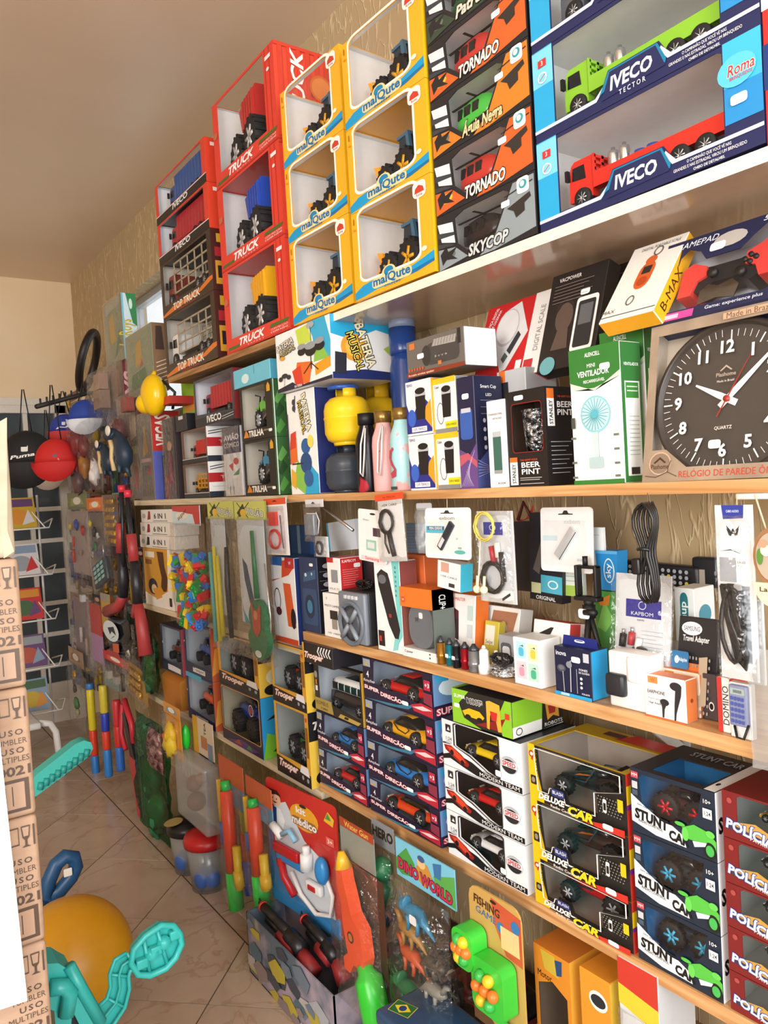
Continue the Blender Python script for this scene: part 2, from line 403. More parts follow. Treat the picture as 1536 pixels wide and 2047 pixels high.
# ================================================================ the setting
XF, XW, YFAR, YOPEN, XL, CEIL = 1.04, 1.345, 5.42, -1.9, -2.7, EYE+1.475
def struct(name, b, kind='structure', parent=None):
    o = b.build(name, parent); o['kind'] = kind; return o
def clip(poly, ax, val, keep_less):
    out = []; n = len(poly)
    for i in range(n):
        a, b = poly[i], poly[(i+1) % n]; ia = (a[ax] <= val) == keep_less; ib = (b[ax] <= val) == keep_less
        if ia: out.append(a)
        if ia != ib:
            t = (val-a[ax])/(b[ax]-a[ax]); out.append((a[0]+(b[0]-a[0])*t, a[1]+(b[1]-a[1])*t))
    return out
def parea(p): return abs(sum(p[i][0]*p[(i+1) % len(p)][1]-p[(i+1) % len(p)][0]*p[i][1] for i in range(len(p))))/2
fl = struct('floor', B().box((XL, YOPEN, -.06), (XW, YFAR, -.003), GROUT))
XA = .955; SP = .548*EYE/1.38; G = .0030
YB = 3.855*EYE/1.38; YC = 3.444*EYE/1.38
def tile(poly):
    if len(poly) < 3 or parea(poly) < 2e-3: return
    cx = sum(p[0] for p in poly)/len(poly); cy = sum(p[1] for p in poly)/len(poly)
    b = B(); q = [(x-cx, y-cy) for x, y in poly]; n = len(q)
    top = []
    for x, y in q:
        L = math.hypot(x, y); top.append((x, y, 0))
    b.add(top+[(x, y, -.004) for x, y in q], [tuple(range(n))]+[(i+n, (i+1) % n+n, (i+1) % n, i) for i in range(n)], TILE)
    b.build('tile', fl, (cx, cy, 0))
# diagonal field: lines y-x = YB-XA+k*SP and y+x = YC+XA+k*SP
for i in range(-12, 14):
    for j in range(-12, 14):
        a0, a1 = YB-XA+i*SP+G, YB-XA+(i+1)*SP-G; b0, b1 = YC+XA+j*SP+G, YC+XA+(j+1)*SP-G
        poly = [((bb-aa)/2, (aa+bb)/2) for aa, bb in ((a0, b0), (a0, b1), (a1, b1), (a1, b0))]
        for ax, v, less in ((0, XA-G, True), (0, XL, False), (1, YFAR, True), (1, .35, False)):
            if poly: poly = clip(poly, ax, v, less)
        if poly: tile(poly)
TS = .39*EYE/1.38; ty = 3.584*EYE/1.38-9*TS
while ty < YFAR:
    poly = [(XA+G, max(.35, ty+G)), (XW, max(.35, ty+G)), (XW, min(YFAR, ty+TS-G)), (XA+G, min(YFAR, ty+TS-G))]
    if ty+TS > .4: tile(poly)
    ty += TS
# right wall with a window opening
w1 = at(236, 600, X=XW).y; w0 = 2.75
wz1 = at(285, 567, X=XW).z; wz0 = EYE+.42
wb = B(); XO = XW+.16
wb.box((XW, YOPEN, -.06), (XO, w0, CEIL), WALLM).box((XW, w1, -.06), (XO, YFAR+.16, CEIL), WALLM).box((XW, w0, -.06), (XO, w1, wz0), WALLM).box((XW, w0, wz1), (XO, w1, CEIL), WALLM)
struct('wall_right', wb)
struct('wall_far', B().box((XL, YFAR, -.06), (XW, YFAR+.16, CEIL), WALLF))
struct('wall_left', B().box((XL-.16, YOPEN, -.06), (XL, YFAR+.16, CEIL), WALLF))
struct('ceiling', B().box((XL-.16, YOPEN, CEIL), (XO, YFAR+.16, CEIL+.1), CEILM))
win = thing('window_1', None, None, (XO-.06, (w0+w1)/2, wz0), 0); win['kind'] = 'structure'
hw = (w1-w0)/2; hh = wz1-wz0; fb = B(); ALU = mat('b9bcc0', .35, .6)
for a, b_ in (((-.02, -hw, 0), (.03, hw, .035)), ((-.02, -hw, hh-.035), (.03, hw, hh)), ((-.02, -hw, 0), (.03, -hw+.035, hh)), ((-.02, hw-.035, 0), (.03, hw, hh)), ((-.02, -.02, 0), (.03, .02, hh))): fb.box(a, b_, ALU)
fb.build('window_frame', win)
for s in (-1, 1):
    B().box((0, -hw+.035 if s < 0 else .02, .035), (.004, -.02 if s < 0 else hw-.035, hh-.035), FROST).build('pane', win)
# white latticed glass door in the far wall
dr = thing('door_1', None, None, (0, YFAR, 0), 0); dr['kind'] = 'structure'
xr = at(130, 1000, Y=YFAR).x; dx0 = xr-1.5; dtop = at(60, 812, Y=YFAR).z
DW = mat('e3ded4', .45); GLD = mat('4d565c', .12)
B().box((dx0, -.012, .02), (xr, -.004, dtop-.02), GLD).build('pane', dr)
fbm = B()
zt = [at(100, y, Y=YFAR).z for y in (853, 952, 1017, 1080, 1142, 1205, 1267, 1330)]
fbm.box((dx0-.05, -.05, dtop-.05), (xr+.03, 0, dtop), DW).box((dx0-.05, -.06, dtop), (xr+.05, 0, dtop+.045), DW).box((xr-.035, -.05, 0), (xr+.03, 0, dtop), DW)
fbm.build('door_frame', dr)
for z in zt[1:]: B().box((dx0, -.03, z-.014), (xr-.03, -.005, z+.014), DW).build('glazing_bar', dr)
for px, py in ((48, 836),): 
    xm = at(px, py, Y=YFAR).x
    for k in range(0, 5): B().box((xm-k*.33-.014, -.032, .25), (xm-k*.33+.014, -.006, dtop-.04), DW).build('glazing_bar', dr)
B().box((dx0, -.035, 0), (xr-.03, -.004, .26), DW).build('kick_panel', dr)

# ================================================================ shelves
def zup(y): return EYE+.414+.0165*y
def zmid(y): return EYE-.024+.0075*y
def zfour(y): return EYE-.396
def zfourL(y): return EYE-.447
def zcar(y): return EYE-.816
def zcarL(y): return EYE-.842
def zflo(y): return 0.0
def board(name, label, y0, y1, zf, th, m, x0=XF, front=None, face=None):
    b = B()
    vs = [(x0, y0, zf(y0)-th), (XW-.002, y0, zf(y0)-th), (XW-.002, y1, zf(y1)-th), (x0, y1, zf(y1)-th), (x0, y0, zf(y0)), (XW-.002, y0, zf(y0)), (XW-.002, y1, zf(y1)), (x0, y1, zf(y1))]
    b.add(vs, [(0, 3, 2, 1), (4, 5, 6, 7), (0, 1, 5, 4), (1, 2, 6, 5), (2, 3, 7, 6)], m); b.add(vs, [(3, 0, 4, 7)], face or m)
    o = b.build(name); tag(o, label, 'shelf'); return o
yj = ycol(597, XF, zup(2)+0)
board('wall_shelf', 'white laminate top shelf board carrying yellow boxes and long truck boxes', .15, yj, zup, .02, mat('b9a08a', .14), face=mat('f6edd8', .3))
board('wall_shelf', 'pine board continuing the white top shelf under the red truck boxes', yj+.002, ycol(336, XF, zup(2.8)), lambda y: zup(y)-.004, .02, DARKPINE)
ym = ycol(575, XF, zmid(1.9))
board('wall_shelf', 'pine shelf board at eye height under the wall clock box', .15, ym, zmid, .019, PINE)
board('wall_shelf', 'whitewashed board at eye height under the motorbike boxes', ym+.002, ycol(268, XF, zmid(3.3)), zmid, .022, WHITEWOOD)
yf = ycol(606, XF, zfour(1.9))
board('wall_shelf', 'pine shelf board crowded with phone accessories', .15, yf, zfour, .024, PINE)
board('wall_shelf', 'whitewashed board under the bag of building blocks and violin packs', yf-.12, ycol(285, XF, zfourL(3.3)), zfourL, .02, WHITEWOOD)
yc = ycol(640, XF, zcar(1.9))
board('wall_shelf', 'pine shelf board under the stacks of boxed toy cars', .15, yc, zcar, .024, PINE)
board('wall_shelf', 'whitewashed low board under the monster truck boxes', yc-.004, ycol(240, XF, zcarL(3.6)), zcarL, .022, WHITEWOOD)
WB = mat('e9eaea', .4)
for y, zf, who in ((.92, zfour, 'pine shelf of phone accessories'), (.45, zmid, 'pine shelf with the wall clock box'), (1.62, zcar, 'pine shelf of boxed cars')):
    t = thing('shelf_bracket', 'white metal bracket holding up the '+who, 'bracket', (XW, y, zf(y)-.024), 0)
    B().box((-.25, -.012, -.004), (0, .012, -.0005), WB).build('arm', t); B().box((-.004, -.012, -.2), (0, .012, 0), WB).build('wall_plate', t)
    B().prism([(-.2, -.004), (-.004, -.16), (-.004, -.13), (-.165, -.004)], -.003, .003, WB).build('brace', t)

# ================================================================ toys (local frame: x to the viewer's right, y into the shelf, z up)
_W = {}
def wheel_mesh(r, t, rimc, tire=None, spokes=5, style='car'):
    k = (round(r, 4), round(t, 4), rimc, spokes, style)
    if k in _W: return _W[k]
    tire = tire or RUB; b = B(); T = Matrix.Rotation(PI/2, 4, 'X') @ Matrix.Translation((0, 0, -t/2))   # axis along y
    b.lathe([(r*.6, 0), (r*.93, 0), (r, t*.2), (r, t*.8), (r*.93, t), (r*.6, t)], tire, 20, T)
    if style == 'mon':
        for i in range(14):
            a = 2*PI*i/14; b.cbox((r*math.cos(a), 0, r*math.sin(a)), (r*.16, t*.96, r*.16), tire)
    me = b.mesh('tyre')
    c = B(); rm = mat(rimc, .25, .5 if rimc in ('c9ccd0', 'd8dade') else 0)
    c.lathe([(r*.56, t*.12), (r*.62, t*.04), (r*.62, t*.96), (r*.56, t*.88)], rm, 18, T); c.lathe([(r*.55, t*.3), (r*.55, t*.7)], BLK, 16, T)
    for sgn in (-1, 1):
        for i in range(spokes):
            a = 2*PI*i/spokes; p = Vector((r*.58*math.cos(a), sgn*t*.42, r*.58*math.sin(a))); c.cyl((0, sgn*t*.42, 0), p, r*(.13 if style == 'mon' else .09), rm, 5)
        c.cyl((0, sgn*t*.3, 0), (0, sgn*t*.5, 0), r*.16, rm, 8)
    rm_ = c.mesh('rim'); _W[k] = (me, rm_); return _W[k]
def wheel(root, p, r, t, rimc='c9ccd0', spokes=5, style='car'):
    me, rm = wheel_mesh(r, t, rimc, None, spokes, style)
    o = inst('wheel', me, root, p); inst('rim', rm, o); return o
def secring(x, hw, z0, z1, k=.75, sh=.0):
    zm = z0+(z1-z0)*.55
    return [(x, -hw*.86, z0), (x, -hw, z0+(z1-z0)*.25), (x, -hw*.98, zm), (x, -hw*k, z1), (x, hw*k, z1), (x, hw*.98, zm), (x, hw, z0+(z1-z0)*.25), (x, hw*.86, z0)]
_CAR = {}
def car_meshes(L, col, kind):
    k = (round(L, 3), col, kind)
    if k in _CAR: return _CAR[k]
    c = mat(col, .22); dk = mat('16181c', .12); H = L*.27; W = L*.21; g = L*.04
    b = B(); gl = B()
    if kind == 'sport':
        st = [(0, .80, .30, .42), (.03, .92, .20, .50), (.16, 1, .14, .62), (.30, 1, .13, .66), (.5, .98, .13, .66), (.68, 1, .13, .68), (.85, .98, .15, .70), (.97, .92, .22, .66), (1, .86, .30, .55)]
        b.loft([secring((x-.5)*L, W*w, g+H*z0*.6, g+H*z1*.75) for x, w, z0, z1 in st], c)
        gl.loft([secring((x-.5)*L, W*w, g+H*.46, g+H*z1, .72) for x, w, z1 in ((.27, .70, .5), (.42, .84, .86), (.55, .84, .93), (.72, .80, .82), (.90, .66, .55))], dk)
        b.loft([secring((x-.5)*L, W*w, g+H*.88, g+H*z1, .8) for x, w, z1 in ((.43, .60, .90), (.5, .63, .95), (.6, .63, .955), (.7, .58, .89))], c)
        b.cbox((L*.47, 0, g+H*.72), (L*.05, W*1.5, H*.04), c)
        gl.cbox((-L*.47, -W*.55, g+H*.36), (L*.03, W*.4, H*.07), mat('f4f0d8', .1)).cbox((-L*.47, W*.55, g+H*.36), (L*.03, W*.4, H*.07), mat('f4f0d8', .1))
    elif kind == 'bug':      # rounded two-tone coupe
        st = [(0, .7, .25, .40), (.06, .92, .16, .58), (.2, 1, .13, .74), (.4, 1, .12, .74), (.65, 1, .12, .76), (.86, .98, .14, .74), (.97, .85, .2, .6), (1, .7, .28, .5)]
        b.loft([secring((x-.5)*L, W*w, g+H*z0*.6, g+H*z1*.82) for x, w, z0, z1 in st], c)
        gl.loft([secring((x-.5)*L, W*w, g+H*.5, g+H*z1, .66) for x, w, z1 in ((.2, .7, .55), (.36, .88, .95), (.5, .9, 1.04), (.64, .88, .98), (.84, .7, .6))], dk)
        b.loft([secring((x-.5)*L, W*w, g+H*.95, g+H*z1, .75) for x, w, z1 in ((.37, .56, .98), (.5, .62, 1.07), (.62, .58, 1.01))], c)
        gl.tube([((x-.5)*L, -W*1.0, g+H*z) for x, z in ((.33, .68), (.42, .42), (.58, .34), (.66, .55), (.6, .72))], L*.008, dk, 5)
    cm, gm = b.mesh('body'), gl.mesh('windows'); _CAR[k] = (cm, gm); return _CAR[k]
def toy_car(label, root_loc, rot, L, col, kind='sport', rim='c9ccd0', group=None, wr=.155):
    t = thing('toy_car', label, 'toy car', root_loc, rot, group)
    cm, gm = car_meshes(L, col, kind); r = L*.105; W = L*.21
    inst('body', cm, t, (0, 0, L*.012)); inst('windows', gm, t, (0, 0, L*.012))
    for x in (-.30, .29):
        for s in (-1, 1): wheel(t, (x*L, s*W*.93, r), r, L*.075, rim, 6)
    return t
def toy_buggy(label, loc, rot, L, col, acc='d8a028', rim='b9bcc2'):
    t = thing('toy_buggy', label, 'toy car', loc, rot)
    c = mat(col, .22); W = L*.2; b = B(); d = B()
    b.loft([secring((x-.5)*L, W*w, L*z0, L*z1, .7) for x, w, z0, z1 in ((0, .2, .13, .17), (.15, .34, .11, .21), (.35, .5, .1, .26), (.55, .55, .1, .27), (.75, .5, .11, .30), (.95, .35, .14, .26))], c)
    b.loft([secring((x-.5)*L, W*w, L*.25, L*z1, .6) for x, w, z1 in ((.42, .3, .28), (.55, .34, .36), (.68, .3, .34))], mat('20242a', .1))
    b.add([(L*.30, -W*.8, L*.40), (L*.50, -W*.8, L*.37), (L*.50, W*.8, L*.37), (L*.30, W*.8, L*.40), (L*.30, -W*.8, L*.385), (L*.5, -W*.8, L*.355), (L*.5, W*.8, L*.355), (L*.3, W*.8, L*.385)], [(0, 1, 2, 3), (7, 6, 5, 4), (0, 4, 5, 1), (1, 5, 6, 2), (2, 6, 7, 3), (3, 7, 4, 0)], c)
    b.build('body', t)
    a = mat(acc, .3)
    d.add([(-L*.25, -W*.5, L*.225), (-L*.05, -W*.55, L*.262), (L*.0, -W*.42, L*.275), (-L*.2, -W*.3, L*.245)], [(0, 1, 2, 3)], a)
    for s in (-1, 1):
        d.tube([(-L*.3, s*W*.35, L*.15), (-L*.05, s*W*.75, L*.2), (L*.05, s*W*.5, L*.36), (L*.3, s*W*.5, L*.38)], L*.012, mat('3a3e44', .3), 5)
        d.cyl((-L*.31, s*W*.1, L*.12), (-L*.31, s*W*.85, L*.12), L*.014, mat('6a6e74', .3), 6); d.cyl((L*.3, s*W*.1, L*.13), (L*.3, s*W*.8, L*.14), L*.014, mat('6a6e74', .3), 6)
    d.build('frame', t)
    for x, r in ((-.32, .115), (.31, .14)):
        for s in (-1, 1): wheel(t, (x*L, s*W*1.0, r*L), r*L, L*.11, rim, 6, 'mon')
    return t
def toy_monster(label, loc, rot, L, col, rim='9aa0a8', kind='truck', rr=.2):
    t = thing('toy_monster_truck', label, 'toy truck', loc, rot)
    W = L*.24; b = B(); c = mat(col, .25); z = L*.26
    b.loft([secring((x-.5)*L, W*w, z+L*z0, z+L*z1, .85) for x, w, z0, z1 in ((0, .8, 0, .08), (.04, .9, -.02, .14), (.3, .95, -.03, .18), (.7, .95, -.03, .19), (.96, .9, -.02, .17), (1, .8, .02, .1))], c)
    b.loft([secring((x-.5)*L, W*w, z+L*.17, z+L*z1, .8) for x, w, z1 in ((.3, .7, .19), (.4, .82, .33), (.6, .82, .34), (.68, .75, .2))], mat('1c2026', .12)); b.cbox((0, 0, z+L*.345), (L*.2, W*1.3, L*.02), c)
    b.build('body', t)
    d = B()
    for s in (-1, 1):
        d.cyl((s*L*.3, -W*.8, L*.2), (s*L*.3, W*.8, L*.2), L*.03, GRY, 8)
        for q in (-1, 1): d.cyl((s*L*.3, q*W*.5, L*.2), (s*L*.18, q*W*.3, z+L*.02), L*.018, mat('d8a21a', .3), 6)
    d.build('suspension', t)
    for x in (-.31, .31):
        for s in (-1, 1): wheel(t, (x*L, s*W*.95, rr*L), rr*L, L*.19, rim, 6, 'mon')
    return t
def toy_truck(label, loc, rot, L, col, bed='flat', cargo=True, cab=None):
    t = thing('toy_truck', label, 'toy truck', loc, rot)
    c = mat(cab or col, .25); W = L*.105; b = B(); z = L*.055
    cabp = [(-L*.5, z), (-L*.5, z+L*.10), (-L*.485, z+L*.205), (-L*.46, z+L*.225), (-L*.335, z+L*.225), (-L*.335, z)]
    b.prism(cabp, -W, W, c); b.build('cab', t)
    g = B(); dk = mat('1b1f26', .1)
    g.prism([(-L*.478, z+L*.12), (-L*.472, z+L*.19), (-L*.39, z+L*.19), (-L*.38, z+L*.11)], -W-.001, W+.001, dk); g.box((-L*.503, -W*.85, z+L*.115), (-L*.488, W*.85, z+L*.2), dk)
    g.cbox((-L*.495, -W-.006, z+L*.15), (L*.018, .008, L*.06), BLK); g.build('windows', t)
    ch = B(); ch.box((-L*.42, -W*.5, z-L*.015), (L*.5, W*.5, z+L*.03), BLK); ch.box((-L*.3, -W*.9, z-L*.02), (L*.05, -W*.6, z+L*.02), mat('2a2c30', .5)); ch.box((L*.4, -W, z+L*.0), (L*.47, W, z+L*.02), BLK); ch.build('chassis', t)
    if bed == 'flat':
        d = B(); zb = z+L*.035
        d.box((-L*.32, -W*1.05, zb), (L*.5, W*1.05, zb+L*.012), mat(col, .3))
        for s in (-1, 1): d.box((-L*.32, s*W*1.05-.002, zb), (L*.5, s*W*1.05+.002, zb+L*.085), mat(col, .3))
        d.box((L*.495, -W*1.05, zb), (L*.5, W*1.05, zb+L*.085), mat(col, .3))
        for i in range(5): d.box((-L*.325, -W*1.0, zb+L*(.03+.035*i)), (-L*.315, W*1.0, zb+L*(.045+.035*i)), mat(col, .3))
        for s in (-1, -.33, .33, 1): d.box((-L*.325, s*W-.003, zb), (-L*.315, s*W+.003, zb+L*.19), mat(col, .3))
        d.build('cargo_bed', t)
        if cargo:
            for i, (x, kk) in enumerate(((-.24, 0), (-.165, 0), (-.08, 1), (.0, 1))):
                e = B()
                if kk == 0:
                    e.lathe([(.001, 0), (L*.032, 0), (L*.032, L*.15), (L*.026, L*.17), (L*.012, L*.175), (L*.012, L*.19), (.001, L*.19)], CHROME, 14); e.build('gas_bottle', t, (x*L, -W*.35, zb+L*.012))
                else:
                    e.lathe([(.001, 0), (L*.036, 0), (L*.036, L*.05), (L*.039, L*.055), (L*.036, L*.06), (L*.036, L*.12), (.001, L*.12)], mat('3a56a8', .3), 14); e.build('barrel', t, (x*L, -W*.1, zb+L*.012))
    else:
        d = B(); zb = z+L*.04; cc = mat(col, .3)
        if bed == 'box':
            d.box((-L*.31, -W*1.1, zb), (L*.5, W*1.1, zb+L*.27), cc)
            for i in range(9): d.box((-L*.29+i*L*.088, -W*1.16, zb+L*.01), (-L*.255+i*L*.088, W*1.16, zb+L*.26), cc)
        elif bed == 'cage':
            for i in range(6):
                for s in (-1, 1): d.box((-L*.31+i*L*.16-.002, s*W*1.1-.002, zb), (-L*.31+i*L*.16+.002, s*W*1.1+.002, zb+L*.27), cc)
            for k in range(4):
                for s in (-1, 1): d.box((-L*.31, s*W*1.1-.002, zb+k*L*.085), (L*.5, s*W*1.1+.002, zb+k*L*.085+.006), cc)
            d.box((-L*.31, -W*1.1, zb), (L*.5, W*1.1, zb+.006), cc)
        elif bed == 'tip':
            d.prism([(-L*.30, zb+L*.05), (-L*.34, zb+L*.24), (L*.42, zb+L*.22), (L*.5, zb+L*.14), (L*.44, zb)], -W*1.15, W*1.15, cc)
        d.build('cargo_body', t)
    for x in (-.40, .22, .36):
        for s in (-1, 1): wheel(t, (x*L, s*W*.95, L*.058), L*.058, L*.05, 'c9ccd0', 8)
    return t
def toy_loader(label, loc, rot, L, col='f2b21c', bucket='f2a51a'):
    t = thing('toy_loader', label, 'toy digger', loc, rot)
    W = L*.2; c = mat(col, .3); b = B()
    b.prism([(-L*.3, L*.16), (-L*.28, L*.32), (L*.05, L*.33), (L*.07, L*.44), (L*.42, L*.44), (L*.48, L*.36), (L*.48, L*.16)], -W*.7, W*.7, c); b.build('body', t)
    g = B(); bl = mat('46708c', .3)
    g.prism([(L*.0, L*.40), (L*.04, L*.72), (L*.26, L*.74), (L*.30, L*.42)], -W*.6, W*.6, mat('2c3a46', .15)); g.box((L*.0, -W*.68, L*.72), (L*.28, W*.68, L*.76), bl)
    for s in (-1, 1): g.prism([(L*.26, L*.42), (L*.34, L*.42), (L*.28, L*.76), (L*.22, L*.76)], s*W*.62-.004, s*W*.62+.004, bl)
    g.build('cabin', t)
    d = B(); bm_ = mat(bucket, .3)
    d.prism([(-L*.54, L*.20), (-L*.36, L*.17), (-L*.28, L*.32), (-L*.34, L*.48), (-L*.48, L*.52), (-L*.39, L*.34)], -W*1.15, W*1.15, bm_)
    d.build('bucket', t)
    e = B()
    for s in (-1, 1): e.tube([(L*.02, s*W*.72, L*.42), (-L*.2, s*W*.72, L*.36), (-L*.34, s*W*.5, L*.32)], L*.028, bm_, 6)
    e.build('lift_arm', t)
    for x, r in ((-.14, .21), (.32, .24)):
        for s in (-1, 1): wheel(t, (x*L, s*W*1.0, r*L), r*L, L*.17, col, 5, 'mon')
    return t
def toy_heli(label, loc, rot, L, col):
    t = thing('toy_helicopter', label, 'toy helicopter', loc, rot)
    c = mat(col, .25); b = B(); W = L*.11
    b.loft([secring((x-.5)*L, W*w, L*z0, L*z1, .7) for x, w, z0, z1 in ((0, .3, .14, .2), (.05, .8, .1, .27), (.15, 1, .08, .34), (.3, 1, .07, .36), (.48, 1, .08, .36), (.56, .8, .12, .34), (.62, .4, .19, .31), (.95, .22, .24, .30))], c)
    b.prism([(L*.42, L*.25), (L*.47, L*.44), (L*.52, L*.44), (L*.49, L*.25)], -.004, .004, c); b.build('fuselage', t)
    g = B(); dk = mat('1a1c20', .1)
    for x0, x1 in ((-.42, -.34), (-.31, -.2), (-.17, -.06)): g.prism([(L*x0, L*.2), (L*x0+L*.015, L*.31), (L*x1, L*.31), (L*x1, L*.2)], -W*1.005, W*1.005, dk)
    g.build('windows', t)
    r_ = B(); r_.cyl((-L*.18, 0, L*.35), (-L*.18, 0, L*.42), L*.012, BLK, 8)
    r_.box((-L*.62, -L*.018, L*.413), (L*.26, L*.018, L*.42), BLK); r_.box((-L*.2, -L*.16, L*.413), (-L*.165, L*.16, L*.42), BLK); r_.build('rotor', t)
    s_ = B()
    for s in (-1, 1):
        s_.tube([(-L*.45, s*W*.8, L*.02), (-L*.4, s*W*.8, 0.006), (L*.06, s*W*.8, .006)], L*.01, BLK, 6)
        for x in (-.3, -.05): s_.cyl((x*L, s*W*.8, .006), (x*L, s*W*.5, L*.09), L*.008, BLK, 5)
    s_.build('skids', t); return t
def toy_van(label, loc, rot, L):
    t = thing('toy_van', label, 'toy van', loc, rot)
    W = L*.2; b = B()
    def sec(x, w, z0, z1, k): return secring((x-.5)*L, W*w, L*z0, L*z1, k)
    b.loft([sec(x, w, .07, z, .92) for x, w, z in ((0, .8, .2), (.03, .97, .26), (.15, 1, .28), (.9, 1, .28), (.97, .95, .27), (1, .85, .2))], mat('2a2426', .2)); b.build('lower_body', t)
    u = B(); u.loft([sec(x, w, .27, z, .82) for x, w, z in ((.04, .85, .3), (.08, .93, .42), (.16, .95, .46), (.9, .95, .46), (.95, .9, .42), (.98, .8, .3))], mat('f0efec', .3)); u.build('upper_body', t)
    g = B(); dk = mat('15171a', .1)
    for i in range(5):
        x = -L*.40+i*L*.165; g.prism([(x, L*.30), (x+L*.005, L*.40), (x+L*.13, L*.40), (x+L*.135, L*.30)], -W*.985, W*.985, dk)
    g.box((-L*.472, -W*.7, L*.31), (-L*.42, W*.7, L*.41), dk); g.box((-L*.2, -W*.5, L*.455), (L*.25, W*.5, L*.465), dk); g.build('windows', t)
    for x in (-.31, .30):
        for s in (-1, 1): wheel(t, (x*L, s*W*.92, L*.09), L*.09, L*.07, 'd8dade', 5)
    return t
def toy_bike(label, loc, rot, L, col):
    t = thing('toy_motorbike', label, 'toy motorbike', loc, rot)
    b = B(); c = mat(col, .25)
    b.prism([(-L*.2, L*.34), (-L*.28, L*.5), (-L*.1, L*.55), (L*.1, L*.47), (L*.36, L*.55), (L*.38, L*.5), (L*.1, L*.36)], -L*.05, L*.05, c)
    b.prism([(-L*.46, L*.42), (-L*.26, L*.47), (-L*.22, L*.43), (-L*.4, L*.36)], -L*.04, L*.04, c); b.build('fairing', t)
    f = B(); f.cbox((0, 0, L*.28), (L*.26, L*.1, L*.2), mat('3a3430', .5))
    f.tube([(-L*.34, -L*.04, L*.2), (-L*.2, -L*.04, L*.62), (-L*.18, -L*.15, L*.64)], L*.015, BLK, 6); f.tube([(-L*.34, L*.04, L*.2), (-L*.2, L*.04, L*.62), (-L*.18, L*.15, L*.64)], L*.015, BLK, 6)
    f.tube([(L*.32, 0, L*.2), (0, 0, L*.25)], L*.025, BLK, 6); f.tube([(-L*.05, -L*.06, L*.2), (L*.2, -L*.07, L*.3), (L*.4, -L*.07, L*.38)], L*.025, mat('a8a09a', .3, .6), 6); f.build('frame', t)
    for x in (-.33, .33): wheel(t, (x*L, 0, L*.2), L*.2, L*.09, 'c9ccd0', 8, 'mon')
    return t

# ================================================================ goods on the top shelf
class Fr:
    """front-bottom-left corner, width and yaw of something standing on a shelf, from picture columns"""
    def __init__(s, px0, px1, X, z, a=0.0, w=None):
        s.z = z; y0 = ycol(px0, X, z); s.o = Vector((X, y0, z)); s.a = R(a); s.w = w or wsolve(s.o, s.a, px1); s.rot = (0, 0, -PI/2+s.a)
        s.M = Matrix.Translation(s.o) @ Matrix.Rotation(-PI/2+s.a, 4, 'Z')
    def h(s, py): return zrow(py, s.o.x, s.o.y)-s.z
    def hr(s, py): p = s.M @ Vector((s.w, 0, 0)); return zrow(py, p.x, p.y)-s.z
    def P(s, x, y, z): return s.M @ Vector((x, y, z))
    def up(s, dz):
        import copy; q = copy.copy(s); q.o = s.o+Vector((0, 0, dz)); q.z = s.z+dz; q.M = Matrix.Translation((0, 0, dz)) @ s.M; return q
ORD = ['bottom', 'second', 'third', 'fourth', 'top', 'sixth']

# long truck boxes
f = Fr(1082, 1531, XF+.004, zup(.98)); H = f.h(290); D = .19
HOLE = [(.115, .15), (.33, .15), (.365, .24), (.39, .36), (.62, .36), (.66, .19), (.86, .19), (.86, .94), (.84, .965), (.115, .965)]
ncol = ['d8342a', '8cc63a', '5a5e66']; nn = ['red', 'lime green', 'grey']
for i in range(3):
    q = f.up(i*H); w = q.w
    t = thing('toy_truck_box', f'long navy and sky-blue toy truck box with window, {ORD[i] if i < 2 else "top"} of its stack of three', 'box', q.o, q.rot)
    winbox(t, w, H-.001, D, {'front': '232a57', 'right': '2a3a6c', 'all': '232a57'}, HOLE, 'efeeec')
    it = [('r', '2aa7dd', 0, .13, .112, 1), ('r', '7fd4f0', 0, .6, .112, .99), ('r', '2a8fd0', .865, .28, 1, 1), ('r', '41b9e6', .865, .6, 1, 1),
          ('p', 'cfd6e6', [(0, .10), (.33, .10), (.37, .2), (.375, .24), (.325, .14), (0, .135)]), ('p', 'cfd6e6', [(.655, .15), (1, .15), (1, .185), (.67, .185), (.63, .3), (.622, .27)]),
          ('p', '1c7fa8', [(.345, .14), (.395, .345), (.615, .345), (.65, .16), (.645, .12), (.5, .3)]), ('p', '232a57', [(.355, .08), (.40, .33), (.608, .33), (.645, .10)]),
          ('t', 'ffffff', 'IVECO', .495, .205, .135, {'fit': .19, 'off': .03, 'sh': .15})]
    if i == 1: it += [('t', 'e8ecf4', 'TECTOR', .50, .075, .05, {'fit': .12, 'sp': 1.5})]
    it += [('t', 'ffffff', 'O CAMINHÃO QUE VOCÊ VÊ NAS', .80, .118, .03, {'fit': .17}), ('t', 'ffffff', 'GRANDES E NAS ESTRADAS, VIROU UM BRINQUEDO', .80, .068, .03, {'fit': .28}), ('t', 'ffffff', 'CHEIO DE DETALHES.', .80, .022, .025, {'fit': .12})]
    it += [('r', 'd03a3a', .035, .80, .08, .88), ('t', 'ffffff', '3', .057, .84, .05), ('e', 'ffffff', .057, .68, .026, .06), ('e', '7fd4f0', .057, .68, .020, .047), ('l', 'd03a3a', .04, .65, .074, .71, .0015)]
    it += [('e', '5cc6ea', .915, .72, .07, .14), ('t', 'e0342c', 'Roma', .93, .73, .10, {'fit': .095, 'oc': 'ffffff', 'ow': .04, 'sh': .2}), ('t', 'c82a2a', 'BRINQUEDOS', .93, .655, .03, {'fit': .08}), sticker(.89, .42, .06, .09)]
    art(t, faces(w, H, D)['front'][:4], w, H, it, 'front_print')
    c = q.P(w*.50, .05, H*.13)
    if i < 2: toy_truck(f'{nn[i]} toy flatbed truck carrying silver gas bottles and blue barrels, inside a long box', c, q.rot, w*.735, ncol[i])
    else: toy_truck('grey toy flatbed truck inside the topmost long box', c, q.rot, w*.735, ncol[i], cargo=False)
